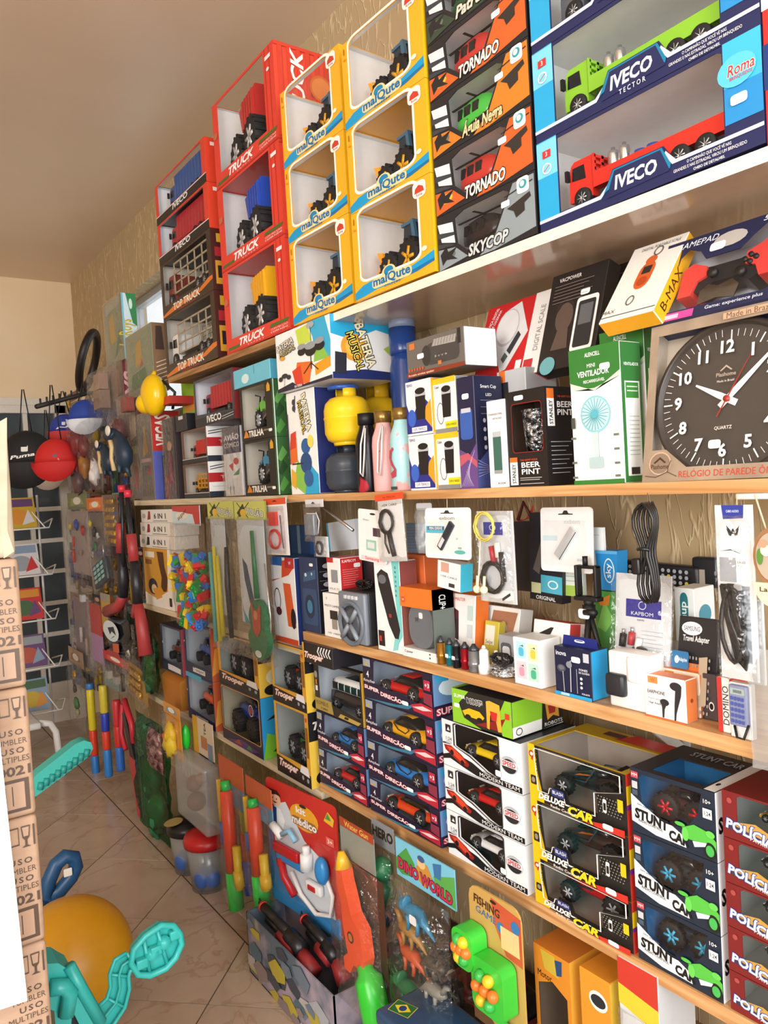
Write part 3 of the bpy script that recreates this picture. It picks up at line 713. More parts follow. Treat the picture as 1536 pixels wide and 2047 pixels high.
# a red box just beyond, at the right of the truck boxes
q = Fr(1534, 1610, XF+.004, zup(.55)); t = thing('toy_truck_box', 'red toy truck box next to the long navy boxes', 'box', q.o, q.rot)
carton(t, .1, .37, .19, {'front': 'c9302c', 'all': 'a52a2a'}); printon(t, 'front', .1, .37, .19, [('r', 'f2f0ee', 0, .48, 1, .53), ('r', '1f3a78', 0, .2, 1, .36)])

# helicopter boxes
f = Fr(879, 1076, XF+.006, zup(1.25)); zz = [0]+[f.h(y) for y in (437, 322, 208, 96)]+[f.h(-18)]
hd = [('black', '2a2426', 'SKYCOP', '8f9aa0', 'c9d2d4'), ('red', 'cc3a32', 'TORNADO', 'd9652e', 'f2efe8'), ('green', '4cc24a', 'Águia Negra', 'd9822e', 'd8d2a0'), ('red', 'cc3a32', 'TORNADO', 'd9652e', 'f2efe8'), ('dark green', '2f5a3a', 'Patrulha', '3a4a3a', 'd8d8c8')]
for i in range(5):
    h = zz[i+1]-zz[i]; q = f.up(zz[i]); w = q.w; D = .13
    cn, cc, nm, ac, tc = hd[i]
    pos = ['bottom', 'second from the bottom', 'middle', 'fourth from the bottom', 'top'][i]
    t = thing('helicopter_box', f'dark window box with a toy helicopter, {pos} of the stack of five', 'box', q.o, q.rot)
    hole = [(.20, .86), (.30, .93), (.70, .93), (.76, .86), (.66, .50), (.60, .30), (.44, .26), (.34, .17), (.22, .40)]
    winbox(t, w, h-.001, D, {'front': '26262a', 'right': '1c1c20', 'all': '26262a'}, hole, 'eeecea')
    it = [('p', ac, [(.0, .02), (.45, .02), (.62, .28), (.68, .5), (.80, .95), (.99, .95), (.99, .12), (.6, .02)]), ('p', 'e8ecee', [(.01, .86), (.18, .8), (.20, .42), (.05, .52)]), ('p', '3a4048', [(.01, .7), (.19, .62), (.2, .56), (.01, .6)]), ('p', '3a4048', [(.01, .5), (.12, .46), (.2, .38), (.01, .42)]),
          ('p', ac, [(.01, .40), (.2, .34), (.33, .1), (.01, .02)]), ('e', 'e0c040' if i in (1, 3) else '6a7468', .13, .24, .07, .08), ('p', '26262a', [(.03, .3), (.10, .42), (.12, .3), (.22, .34), (.16, .22), (.22, .12), (.1, .18), (.05, .1)]),
          ('p', '34302e', [(.74, .58), (.95, .70), (.96, .62), (.9, .56), (.9, .44), (.82, .38), (.80, .5)]), ('l', '26262a', .72, .78, .98, .86, .002),
          ('t', tc, nm, .54, .17, .19, {'fit': .40, 'sh': .25, 'off': .035, 'oc': '2a2018', 'ow': .09}), ('p', 'f6f6f4', rrect(.84, .72, .95, .97, .03, .05, 3)), ('e', '3aa0a8', .895, .86, .035, .07), ('e', 'f6f6f4', .89, .87, .02, .045), ('p', 'ffffff', rrect(.69, .62, .77, .72, .01, .02, 2))]
    art(t, faces(w, h, D)['front'][:4], w, h, it, 'front_print')
    toy_heli(f'{cn} toy helicopter inside the {pos} box of the helicopter stack', q.P(w*.46, .042, h*.24), q.rot, w*.62, cc)

# yellow digger boxes, two columns of three
LABY = [['lower', 'middle', 'upper'], ['lower', 'middle', 'upper']]
for ci, (p0, p1, ys, ang) in enumerate(((588, 707, (490, 341, 188), 2.5), (712, 871, (430, 264, 92), 2.5))):
    f = Fr(p0, p1, XF-.012, zup(1.9 if not ci else 1.6), ang); zz = [0]+[f.h(y) for y in ys]
    for i in range(3):
        h = zz[i+1]-zz[i]; q = f.up(zz[i]); w = q.w; D = .21
        side = 'beside the red truck boxes' if not ci else 'beside the helicopter boxes'
        t = thing('digger_box', f'{LABY[ci][i]} yellow window box with a toy digger, in the column {side}', 'box', q.o, q.rot)
        hole = rrect(.10, .20, .84, .99, .10, .07, 4); hole = [(min(u, .84), v) for u, v in hole]
        winbox(t, w, h-.001, D, {'front': 'f4b02a', 'right': 'f6c21e', 'all': 'f2b030'}, hole, 'f0eeec', topfilm=[(.06, .06), (.94, .06), (.94, .9), (.06, .9)])
        it = [('o', 'fbf6ea', hole, .006), ('p', '1c9ad0', [(0, .01), (0, .09), (.12, .15), (.3, .17), (.5, .13), (.75, .15), (.9, .19), (1, .22), (1, .11), (.8, .07), (.55, .05), (.3, .05), (.12, .02)]), ('p', '0f6fa8', [(.55, .05), (.8, .07), (1, .11), (1, .14), (.8, .11), (.6, .09)]),
              ('p', 'f7d79a', rrect(.24, .06, .74, .17, .05, .04)), ('e', 'f7d79a', .46, .18, .09, .085), ('e', '1b86b8', .46, .20, .06, .05), ('p', 'f7d79a', [(.44, .14), (.50, .14), (.52, .19), (.46, .19)]),
              ('t', '0e6fa6', 'malQute', .49, .125, .095, {'fit': .46, 'off': .03}), ('t', '0e5a88', 'COLEÇÃO', .5, .05, .025, {'fit': .2, 'sp': 1.3}), ('p', 'fff6ea', rrect(.80, .80, .95, .97, .05, .05)), ('p', 'c9402e', [(.82, .85), (.93, .85), (.92, .90), (.87, .93), (.83, .90)]), ('t', '8a1f1a', 'Roma', .875, .83, .03),
              ('l', 'b07010', .04, .93, .04, .86, .004), ('e', 'e08a1a', .045, .80, .016, .012), ('e', 'fff0d8', .9, .27, .03, .025)]
        art(t, faces(w, h, D)['front'][:4], w, h, it, 'front_print')
        bk = ['f2a01a', 'f5a81c', 'f5a81c'][i]
        toy_loader(f'yellow and blue toy digger inside the {LABY[ci][i]} box {side}', q.P(w*.42, .078, h*.10), (0, 0, -PI/2+R(-3)), h*.86, 'e0a21c', bk)

# red dump-truck boxes shaped like containers
f = Fr(455, 580, XF+.004, zup(2.35)-.004); zz = [0]+[f.h(y) for y in (547, 383, 214)]
dcol = ['f0b01e', '2a4fb8', 'c03430']; dn = ['yellow', 'blue', 'red']
for i in range(3):
    h = zz[i+1]-zz[i]; q = f.up(zz[i]); w = q.w; D = .235
    pos = ['bottom', 'middle', 'top'][i]
    t = thing('dump_truck_box', f'{pos} red box printed like a shipping container with a {dn[i]} dump truck', 'box', q.o, q.rot)
    hole = [(.09, .17), (.85, .17), (.85, .97), (.09, .97)]
    winbox(t, w, h-.001, D, {'front': 'de3f30', 'right': 'e4503a', 'all': 'de3f30'}, hole, 'f0eeee', topfilm=[(.03, .03), (.86, .03), (.86, .92), (.03, .92)])
    it = [('l', 'b52a22', .88, .02, .88, .99, .003), ('l', 'b52a22', .94, .02, .94, .99, .003), ('r', 'c83228', 0, 0, 1, .022), ('p', '4d6b2a', [(.02, .04), (.22, .04), (.24, .075), (.04, .075)]), ('p', '4d6b2a', [(.72, .10), (.98, .10), (1, .135), (.74, .135)]),
          ('t', 'ffffff', 'TRUCK', .44, .095, .085, {'fit': .40, 'sh': .3, 'off': .035}), ('t', 'f6c0b8', 'EXPERT', .5, .028, .018, {'fit': .26, 'sp': 1.6}), ('t', 'f8e0dc', 'COM FRICÇÃO', .86, .075, .02, {'fit': .24}), ('t', 'f8e0dc', 'E SUPER RODAS', .86, .045, .018, {'fit': .24}),
          ('e', 'c66a44', .045, .62, .036, .04), ('r', 'f2efee', .885, .86, .965, .90), ('e', 'f4f0ee', .92, .76, .02, .018)]
    art(t, faces(w, h, D)['front'][:4], w, h, it, 'front_print')
    rb = B()
    for k in range(7): x = .05+k*.125; rb.box((w, D*x, h*.05), (w+.0035, D*(x+.055), h*.97), mat('da4634', .45))
    rb.box((w, 0, 0), (w+.004, D, h*.04), mat('da4634', .45)).box((w, 0, h*.96), (w+.004, D, h-.001), mat('da4634', .45)).build('container_ribs', t)
    art(t, ((w+.004, 0, 0), (0, 1, 0), (0, 0, 1), (1, 0, 0)), D, h, [('t', 'ffffff', 'TRUCK', .30, .55, .15, {'a': 90, 'fit': .8, 'sh': .25, 'off': .03, 'sx': 1}), ('e', 'd8702e', .62, .62, .16, .14), ('e', 'e88a48', .62, .62, .13, .115)], 'side_print')
    m = toy_monster(f'{dn[i]} toy dump truck with big black wheels, in the {pos} red container box', q.P(w*.42, .088, h*.10), (0, 0, -PI/2+R(-8)), h*.84, '2a2a30', 'd8dade', rr=.25)
    db = B(); Lm = h*.84; cm = mat(dcol[i], .3)
    db.prism([(-Lm*.12, Lm*.48), (-Lm*.22, Lm*.80), (Lm*.5, Lm*.86), (Lm*.46, Lm*.46)], -Lm*.27, Lm*.27, cm)
    for k in range(5): db.prism([(-Lm*.02+k*Lm*.1, Lm*.46), (-Lm*.03+k*Lm*.1, Lm*.82), (Lm*.03+k*Lm*.1, Lm*.83), (Lm*.04+k*Lm*.1, Lm*.46)], -Lm*.3, Lm*.3, cm)
    db.build('dump_body', m)
    pb = B(); pc = mat(dcol[(i+1) % 3] if i else '2a4fb8', .3); pb.cyl((-Lm*.3, -Lm*.1, Lm*.3), (-Lm*.3, -Lm*.1, Lm*.85), Lm*.05, pc, 8).cyl((-Lm*.12, -Lm*.2, Lm*.3), (-Lm*.12, -Lm*.2, Lm*.8), Lm*.04, pc, 8); pb.build('hydraulic_post', m)

# cargo truck boxes at the far end of the top shelf
f = Fr(335, 436, XF+.006, zup(2.8)-.004); zz = [0]+[f.h(y) for y in (640, 533, 453, 375)]
kinds = [('TOP TRUCK', 'f0f0ee', 'cage', 'a89a84', '3a2a20', 'white toy truck with a cage trailer'), ('TOP TRUCK', '8a4038', 'cage', 'a89a84', '3a2a20', 'maroon toy truck with a cage trailer'), ('IVECO', 'b03038', 'box', 'b03038', '1c1c20', 'red toy box truck'), ('IVECO', '3a5a98', 'box', '3a5a98', '1c1c20', 'blue toy box truck')]
for i in range(4):
    h = zz[i+1]-zz[i]; q = f.up(zz[i]); w = q.w; D = .2
    nm, cab, bed, bc, base, lb = kinds[i]
    t = thing('cargo_truck_box', ('dark and orange' if i < 2 else 'black and red')+' window box holding a '+lb, 'box', q.o, q.rot)
    hole = [(.05, .22), (.93, .22), (.93, .96), (.05, .96)]
    winbox(t, w, h-.001, D, {'front': base if i < 2 else 'd8402e', 'right': '4a2420' if i < 2 else 'e0482e', 'all': base}, hole, 'cfc8bc' if i < 2 else 'e6e6ea', topfilm=[(.04, .04), (.96, .04), (.96, .9), (.04, .9)])
    if i < 2: it = [('p', 'd9782c', [(0, .06), (.24, .14), (.76, .15), (.93, .24), (1, .24), (1, .18), (.8, .1), (0, .02)]), ('t', 'f0e6d8', nm, .5, .115, .12, {'fit': .52, 'off': .03, 'sp': 1.0}), ('t', 'd04030', 'COLLECTION', .5, .03, .03, {'fit': .34})]
    else: it = [('r', '17171a', 0, 0, 1, .20), ('r', 'e8e8ea', .0, .185, 1, .205), ('t', 'f4f4f4', nm, .5, .12, .12, {'fit': .30, 'off': .03, 'sh': .15})]
    art(t, faces(w, h, D)['front'][:4], w, h, it, 'front_print')
    if i < 2: printon(t, 'right', w, h, D, [('r', 'd8a038', .06, .1, .34, .48), ('r', '2a2a2a', .1, .2, .3, .4), ('r', 'b03038', .06, .55, .5, .7), ('r', 'd8b030', .1, .78, .26, .92)])
    else: printon(t, 'right', w, h, D, [('t', 'ffffff', nm, .28, .5, .16, {'a': 90, 'fit': .8, 'off': .03}), ('r', 'fff0ea', .1, .82, .2, .9)])
    toy_truck(lb+(' in a dark and orange box' if i < 2 else ' in a black and red box'), q.P(w*.5, .06, h*.16), q.rot, min(w*.86, (h*.80)/.365), bc, bed, False, cab)

# ================================================================ goods on the eye-height shelf
def cart(name, label, cat, px0, px1, X, z, ytop, D, cols, front=None, right=None, a=0.0, lean=0.0, w=None, h=None, top=None, roll=0.0):
    f = Fr(px0, px1, X, z, a, w); h = h or f.h(ytop)
    rot = (-R(lean), R(roll), -PI/2+R(a)); t = thing(name, label, cat, f.o, rot)
    carton(t, f.w, h, D, cols)
    if front: printon(t, 'front', f.w, h, D, front)
    if right: printon(t, 'right', f.w, h, D, right)
    if top: printon(t, 'top', f.w, h, D, top)
    t['_w'] = f.w
    f.H = h; f.t = t
    return f
zm = zmid(.8)
def mini(txts, u, v, dv, sz, col, fit): return [('t', col, s, u, v-i*dv, sz, {'fit': fit}) for i, s in enumerate(txts)]
# --- wall clock in a kraft window box
f = Fr(1284, 1500, XF+.006, zmid(.75), 0, .285); LC = 10; H = (zrow(656, XF+.052, f.o.y)-f.z)/math.cos(R(LC)); D = .045; w = f.w
t = thing('wall_clock_box', 'kraft cardboard window box of a dark round wall clock, on the pine shelf', 'box', f.o, (-R(LC), 0, -PI/2))
hole = [(.05, .20), (.14, .20), (.27, .085), (.80, .085), (.93, .20), (.97, .20), (.97, .93), (.05, .93)]
STON = noise_mat('stone_print_card', '8d7866', 'a8947e', 14, .8)
winbox(t, w, H, D, {'all': STON}, hole, 'cdbfae')
printon(t, 'front', w, H, D, [('t', 'c9402e', 'RELÓGIO DE PAREDE ÔMEGA', .53, .047, .04, {'fit': .60}), ('e', 'c9a890', .11, .115, .07, .072), ('e', '8d7866', .11, .115, .062, .064), ('t', '4a3426', 'Plashome', .11, .095, .03, {'fit': .11}), ('p', '4a3426', [(.07, .12), (.11, .155), (.15, .12), (.14, .115), (.11, .14), (.08, .115)]),
     ('l', '5a4636', .02, .04, .09, .03, .0012), ('l', '5a4636', .09, .03, .16, .06, .0012), ('l', '5a4636', .16, .06, .22, .03, .0012), ('l', '5a4636', .78, .03, .9, .08, .0012), ('l', '5a4636', .16, .06, .18, .13, .0012), ('r', 'c2a384', .44, .945, .72, .985), ('t', '6a5240', 'Made in Brazil', .58, .965, .035, {'fit': .24})])
ck = thing('wall_clock', 'round dark brown wall clock with white numerals showing past ten', 'clock', f.o, (-R(LC), 0, -PI/2))
cx, cz, cr = .127, H*.49, .124
b = B(); T = Matrix.Translation((cx, .040, cz)) @ Matrix.Rotation(PI/2, 4, 'X')
b.lathe([(.001, 0), (cr, 0), (cr, .02), (cr-.004, .028), (cr-.010, .026), (cr-.012, .017), (.001, .017)], mat('3b332e', .35), 48, T); b.build('case', ck)
b = B(); b.prism(ell(cx, cz, cr-.0115, cr-.0115, 48), .0213, .0218, mat('4a423c', .55)); b.build('dial', ck)
fa = ((cx, .0212, cz), (1, 0, 0), (0, 0, 1), (0, -1, 0)); rr = cr-.014; it = []
for i in range(60):
    a = R(6*i); r0 = rr*.86 if i % 5 else rr*.82; it.append(('l', 'f4f2ee', r0*math.sin(a), r0*math.cos(a), rr*.96*math.sin(a), rr*.96*math.cos(a), .0009 if i % 5 else .0022))
for i in range(1, 13):
    a = R(30*i); it.append(('t', 'ffffff', str(i), rr*.71*math.sin(a), rr*.71*math.cos(a), .019, {'off': .03}))
it += [('t', 'b9a898', 'Plashome', 0, .036, .006), ('p', 'b9a898', [(-.010, .042), (0, .050), (.010, .042), (.008, .041), (0, .047), (-.008, .041)]), ('t', 'e8e0d8', 'Made in Brazil', 0, .026, .0035), ('t', 'e8e0d8', 'QUARTZ', 0, -.045, .005), sticker(-.022, -.075, .02, .013)]
art(ck, fa, 1, 1, it, 'dial_print')
def hand(nm, ang, L, wd, c, tail, y):
    b = B(); a = R(ang); T = Matrix.Translation((cx, y, cz)) @ Matrix.Rotation(a, 4, 'Y')
    b.prism([(-wd*.5, -tail), (wd*.5, -tail), (wd*.5, L*.25), (wd*.15, L), (-wd*.15, L), (-wd*.5, L*.25)], 0, .001, mat(c, .4), T); b.build(nm, ck)
hand('hour_hand', 297, .060, .010, 'f6f6f4', .016, .0188); hand('minute_hand', 46, .104, .009, 'f6f6f4', .016, .0172); hand('second_hand', 29, .075, .0016, 'a83a30', .03, .0158)
B().cyl((cx, .0145, cz), (cx, .021, cz), .005, mat('a83a30', .4), 12).build('hub', ck)
# --- gamepad box leaning on the clock box
z2 = zmid(.75)+H*math.cos(R(10))+.003
f = Fr(1298, 1500, XF+.044, z2, 0, .215); w = f.w; H = .15; D = .06; ln = 25
t = thing('gamepad_box', 'dark blue game controller box lying on the clock box', 'box', f.o, (-R(ln), 0, -PI/2))
hole = [(.09, .14), (.14, .78), (.2, .86), (.30, .80), (.36, .68), (.62, .68), (.70, .80), (.80, .92), (.90, .92), (.93, .86), (.93, .15), (.86, .11), (.14, .11)]
winbox(t, w, H, D, {'front': '23284a', 'right': '1d2340', 'all': '262c54'}, hole, 'c9ccd4')
printon(t, 'front', w, H, D, [('t', 'f0f2f8', 'GAMEPAD', .26, .92, .075, {'fit': .34, 'sh': .25, 'off': .03}), ('t', 'f0f2f8', '5 IN 1', .86, .955, .06, {'fit': .2, 'sh': .2}), ('r', 'd8489a', 0, .0, .36, .09), ('r', 'f0c0dc', .1, .02, .24, .07), ('t', 'd8dcea', 'Game: experience plus', .66, .055, .04, {'fit': .42}), ('p', 'b9b4ae', ell(.53, .84, .13, .09, 14)), ('p', 'fdfdfd', rrect(.38, .74, .50, .84, .02, .03, 2))])
printon(t, 'right', w, H, D, [('t', 'e8ecf8', 'GAMEPAD', .3, .4, .22, {'a': 90, 'fit': .6, 'sh': .2})])
g = thing('game_controller', 'black game controller with red grips inside the dark blue box', 'game controller', f.o, (-R(ln), 0, -PI/2))
b = B(); b.prism([(w*.2, H*.42), (w*.24, H*.64), (w*.4, H*.62), (w*.6, H*.62), (w*.76, H*.66), (w*.82, H*.42), (w*.70, H*.34), (w*.6, H*.42), (w*.42, H*.42), (w*.32, H*.32)], .012, .045, mat('202126', .35)); b.build('body', g)
for s, pts in ((0, [(.16, .30), (.17, .64), (.24, .70), (.30, .66), (.36, .62), (.37, .50), (.30, .46), (.27, .30)]), (1, [(.88, .34), (.90, .72), (.84, .80), (.76, .72), (.66, .66), (.66, .52), (.74, .48), (.78, .34)])):
    B().prism([(u*w, v*H) for u, v in pts], .008, .05, mat('d8423e', .4)).build('grip', g)
b = B()
for u, v in ((.42, .52), (.64, .44), (.70, .60), (.74, .56), (.70, .52), (.66, .56)): b.cyl((u*w, .004, v*H), (u*w, .012, v*H), .008 if v < .53 and u < .66 else .004, BLK, 10)
b.build('buttons', g)
B().prism([(w*u, H*v) for u, v in ((.36, .14), (.36, .30), (.42, .36), (.5, .32), (.6, .36), (.66, .28), (.64, .14), (.5, .18))], .004, .006, SMOKE).build('bubble', g)
# --- rechargeable fan boxes
for i, (p0, p1, X, yt, D, wh) in enumerate(((1150, 1251, XF+.006, 703, .055, 'in front of'), (1213, 1300, XF+.078, 668, .055, 'behind'))):
    f = cart('fan_box', 'green and white mini fan box, the one standing '+('in front' if i == 0 else 'behind the other'), 'box', p0, p1, X, zm, yt, D, {'front': 'f4f7f4', 'right': '34763a', 'top': 'f2f4f2', 'all': 'f2f4f2'},
     [('p', '357a34', [(0, 1), (1, 1), (1, .80), (.5, .68), (0, .76)]), ('p', 'cfe6cc', [(.0, .76), (.5, .68), (1, .80), (1, .76), (.5, .70), (.1, .70)]), ('t', 'ffffff', 'ALENCELL', .48, .945, .03, {'fit': .3}), ('t', 'ffffff', 'MINI', .45, .865, .03, {'fit': .16}), ('t', 'ffffff', 'VENTILADOR', .48, .81, .042, {'fit': .62, 'off': .02}), ('t', 'ffffff', 'RECARREGÁVEL', .5, .755, .022, {'fit': .42}), ('r', '357a34', 0, 0, 1, .035), sticker(.62, .82, .2, .045),
      ('e', '8ecbd6', .5, .51, .30, .135), ('e', 'c4e6ea', .5, .51, .27, .12)]+[('l', '58aebc', .5+.06*math.cos(R(a)), .51+.027*math.sin(R(a)), .5+.26*math.cos(R(a)), .51+.117*math.sin(R(a)), .0012) for a in range(0, 360, 15)]
     +[('e', '5ab4c2', .5, .51, .07, .03), ('r', 'c4d8da', .44, .20, .56, .38), ('r', 'b0c8cc', .36, .12, .64, .20)]+[('r', '6a746c', .86, y, .96, y+.016) for y in (.34, .24, .14, .05)]+[('r', '6a746c', .02, y, .12, y+.016) for y in (.34, .16, .05)]+[('r', '4a5048', .04, .42, .12, .5)],
     [('r', 'f2f5f2', .16, .05, .86, .72), ('r', '3f8a3e', .2, .60, .8, .71), ('t', 'ffffff', 'VENTILADOR', .5, .84, .022, {'fit': .7}), ('l', 'cfe6cc', .25, .68, .75, .68, .002), ('l', 'cfe6cc', .25, .65, .75, .65, .002), ('r', '2a2a2a', .3, .06, .7, .11)]+[('l', '9aa69c', .25, .2+.03*k, .75, .2+.03*k, .0008) for k in range(10)])
FAN = f
# --- luggage scale box lying back on the fan boxes
z2 = zm+FAN.H+.003
z2 -= .0
f = cart('luggage_scale_box', 'yellow and white box picturing an orange hanging scale, lying on the fan boxes', 'box', 1196, 1306, XF+.016, z2, 0, .032, {'front': 'f3efe8', 'right': 'f0b020', 'bottom': 'e8a51c', 'all': 'f0b020'},
     [('t', '6a6a6a', 'DIGITAL PORTABLE SCALE', .55, .93, .04, {'fit': .7}), ('l', '5a5a5a', 0, .06, 1, .06, .002), ('p', 'd2602a', rrect(.36, .36, .64, .72, .12, .12)), ('e', 'd2602a', .5, .74, .1, .06), ('r', '2a2a2a', .42, .56, .58, .66), ('e', 'b8481e', .5, .46, .09, .06), ('o', '5a5a5a', ell(.56, .85, .06, .05), .002), ('o', '6a6a6a', ell(.45, .22, .05, .05), .002), ('t', '5a5a5a', 'MAX', .12, .12, .05)],
     [('t', '3a2a10', 'B-MAX', .5, .35, .09, {'a': 90, 'fit': .5})], lean=38, h=.175, roll=0)
# --- beer pint box, stainless cup box, smart cup
f = Fr(1020, 1098, XF+.006, zmid(1.05)); H = f.h(786); D = .078; w = f.w
t = thing('beer_pint_box', 'black and orange box with a window showing a hammered metal cup', 'box', f.o, f.rot)
hole = rrect(.16, .36, .92, .86, .06, .04)
winbox(t, w, H, D, {'all': '211c1c', 'right': '1d1b1d'}, hole, '4a3a30')
STAN = [('r', 'f4f4f2', .04, .02, .24, .26), ('r', 'e07028', .04, .26, .24, .31), ('t', '1a1a1a', 'STANLEY', .14, .14, .05, {'a': 90, 'fit': .2, 'off': .02})]
printon(t, 'front', w, H, D, STAN+[('t', 'ffffff', 'BEER', .58, .225, .055, {'fit': .46, 'off': .02}), ('t', 'ffffff', 'PINT', .58, .155, .055, {'fit': .46, 'off': .02}), ('t', 'd84a30', 'THE HAPPY HOUR', .54, .275, .02, {'fit': .44}), ('l', 'b8b8b8', .3, .09, .85, .09, .0012), ('l', 'b8b8b8', .3, .07, .8, .07, .0012), ('l', 'b8b8b8', .3, .03, .9, .03, .0012), sticker(.24, .90, .24, .05)]
     +[('o', '9a2a24', hole, .0012)])
printon(t, 'right', w, H, D, [('r', 'f4f4f2', .06, .60, .3, .90), ('r', 'e07028', .06, .88, .3, .98), ('t', '1a1a1a', 'STANLEY', .18, .74, .05, {'a': 90, 'fit': .24, 'off': .02}), ('t', 'ffffff', 'BEER', .66, .82, .06, {'fit': .52, 'off': .02}), ('t', 'ffffff', 'PINT', .66, .74, .06, {'fit': .52, 'off': .02}), ('t', 'd84a30', 'THE HAPPY HOUR', .66, .90, .02, {'fit': .5})]+[('l', 'b4b4b8', .12, .44-.045*k, .82-.1*(k % 3), .44-.045*k, .0012) for k in range(8)])
cp = thing('pint_cup', 'hammered metal pint cup inside the black and orange box', 'cup', f.P(w*.5, D*.47, H*.36), f.rot)
b = B(); HAM = noise_mat('hammered_steel', '3c4048', 'd0d4da', 90, .25, (1, 1, 1), 1.0, .02, .42, .58, 2.0, .8)
b.lathe([(.001, 0), (.026, 0), (.033, H*.44), (.031, H*.44), (.026, .004), (.001, .004)], HAM, 20); b.build('cup_body', cp)
f = cart('steel_bottle_box', 'slim white box picturing a green steel flask', 'box', 981, 1016, XF+.002, zmid(1.12), 803, .05, {'front': 'f4f4f2', 'all': 'e8e8e6'}, [('t', '3a3a3a', 'STAINLESS STEEL', .5, .84, .02, {'fit': .8}), ('t', '3a3a3a', 'HOT & COLD', .6, .79, .02, {'fit': .5}), ('r', '3f6b60', .3, .2, .76, .58), ('r', 'c0c4c8', .3, .58, .76, .64), ('r', '9aa09c', .3, .16, .76, .2), ('t', '3a3a3a', 'R1234', .7, .05, .02, {'fit': .4})], a=0)
f = cart('smart_cup_box', 'tall navy smart cup box with blue tumbler picture and lightning print', 'box', 924, 958, XF+.004, zmid(1.2), 757, .078, {'front': '232344', 'right': '1d2140', 'top': '2a2a48', 'all': '232344'},
     [('p', '3a5fb0', rrect(.12, .44, .84, .72, .2, .03)), ('r', 'c9ccd6', .2, .68, .76, .72), sticker(.3, .80, .4, .05), ('p', '6a4a8a', [(0, 0), (1, 0), (1, .40), (.6, .3), (0, .36)]), ('p', 'c05a6a', [(0, .2), (.5, .26), (1, .18), (1, .24), (.5, .32), (0, .3)])]+[('l', 'd8c8f0', .05+.08*k, .02, .9-.06*k, .34-.02*k, .0006) for k in range(10)],
     [('t', 'f2f4fa', 'Smart Cup', .5, .90, .03, {'fit': .55}), ('t', 'f2f4fa', 'LED', .5, .83, .025, {'fit': .2}), ('p', '44508a', [(0, 0), (1, 0), (1, .3), (.4, .34), (0, .22)])]+[('l', '9aa0c8', .2, .78-.06*k, .8, .78-.06*k, .0008) for k in range(3)]+[('e', 'c8cce0', .3, .6-.08*k, .05, .02) for k in range(4)]+[('l', 'c9b8e8', .0, .1+.03*k, 1, .2-.02*k, .0006) for k in range(6)])
SMART = f
cart('steel_cup_box', 'small grey box with an orange mark behind the smart cup box', 'box', 1005, 1062, XF+.09, zmid(1.1), 745, .09, {'front': 'b9bcc0', 'all': 'a8abb0'}, [('r', '2a2a30', .1, .7, .4, .9), ('r', 'e07028', .1, .9, .3, 1)])
# --- insulated cup boxes, two columns of two
for c, (p0, p1, y1, y2, X, cl, nm) in enumerate(((822, 872, 873, 765, XF+.004, '2a2f8a', 'blue'), (876, 922, 868, 760, XF+.012, 'f0c428', 'yellow'))):
    f = Fr(p0, p1, X, zmid(1.35)); h1 = f.h(y1); h2 = f.h(y2)-h1
    for k, (zo, hh) in enumerate(((0, h1), (h1, h2))):
        q = f.up(zo)
        t = thing('insulated_cup_box', f'white and {nm} cup box with a black tumbler, the {"lower" if k == 0 else "upper"} one', 'box', q.o, q.rot); carton(t, q.w, hh-.001, .08, {'front': 'f4f4f4', 'top': cl, 'right': 'e8a028' if c == 0 else '8c8c8c', 'all': 'f2f2f2'})
        if c == 0: it = [('p', '2a2f8a', [(0, .04), (1, .04), (1, .5), (.62, .72), (.2, .28), (0, .62)]), ('e', '3a66c8', .22, .32, .16, .16), ('p', 'e8a028', [(.72, .3), (1, .1), (1, .62), (.8, .5)]), ('r', 'f0f0f0', .2, .06, .8, .15), ('t', '2a2f8a', 'CUPS TERMICO', .5, .105, .05, {'fit': .5}), ('t', '2a2f8a', 'TERMOS', .18, .92, .05, {'fit': .25})]
        else: it = [('r', 'f0c428', 0, .90, 1, 1), ('r', '8c8c8c', 0, 0, 1, .08), ('r', 'f0e020', .5, .08, 1, .2), ('t', '3a3a1a', 'DUPLA PAREDE', .75, .14, .04, {'fit': .42}), ('o', '8c9096', ell(.32, .36, .13, .18), .002), ('t', '3a3a3a', 'Copo', .2, .84, .05, {'fit': .2})]
        it += [('p', '1e1c20', [(.42, .28), (.76, .28), (.80, .74), (.40, .74)]), ('r', 'b8bcc0', .4, .70, .8, .76), ('p', '1e1c20', ell(.6, .79, .2, .06, 12))]
        art(t, faces(q.w, hh, .08)['front'][:4], q.w, hh, it, 'front_print')
    if c == 0: CUPZ = f.z+h1+h2
# --- wireless speaker box lying on the cup boxes
f = cart('speaker_box', 'grey wireless speaker box with a plain white end, lying on the cup boxes', 'box', 816, 931, XF+.002, CUPZ+.006, 686, .088, {'front': '6d6862', 'right': 'f6f6f4', 'top': '77726c', 'all': '6d6862'},
     [('p', '4a4644', rrect(.36, .22, .92, .80, .08, .16)), ('p', '3a3836', ell(.36, .5, .08, .28)), ('p', 'a8a49e', [(.46, .70), (.86, .66), (.88, .86), (.5, .88)]), ('r', 'd07a40', .06, .76, .16, .93), ('r', 'd07a40', .56, .18, .62, .28), sticker(.2, .46, .12, .14), ('r', '2f2d2c', .9, .6, .95, .98), ('p', '8a3a24', [(0, 0), (1, 0), (1, .10), (0, .14)]), ('t', 'e8d8c8', 'Portable wireless speaker', .26, .05, .06, {'fit': .46}), ('t', 'c8c4be', 'B · o · o · m', .62, .42, .06, {'fit': .2})]
     +[('e', 'c85a30', .05+.05*k, .20, .016, .045) for k in range(6)]+[('l', '55504c', .48+.05*k, .70, .51+.05*k, .87, .0008) for k in range(8)])
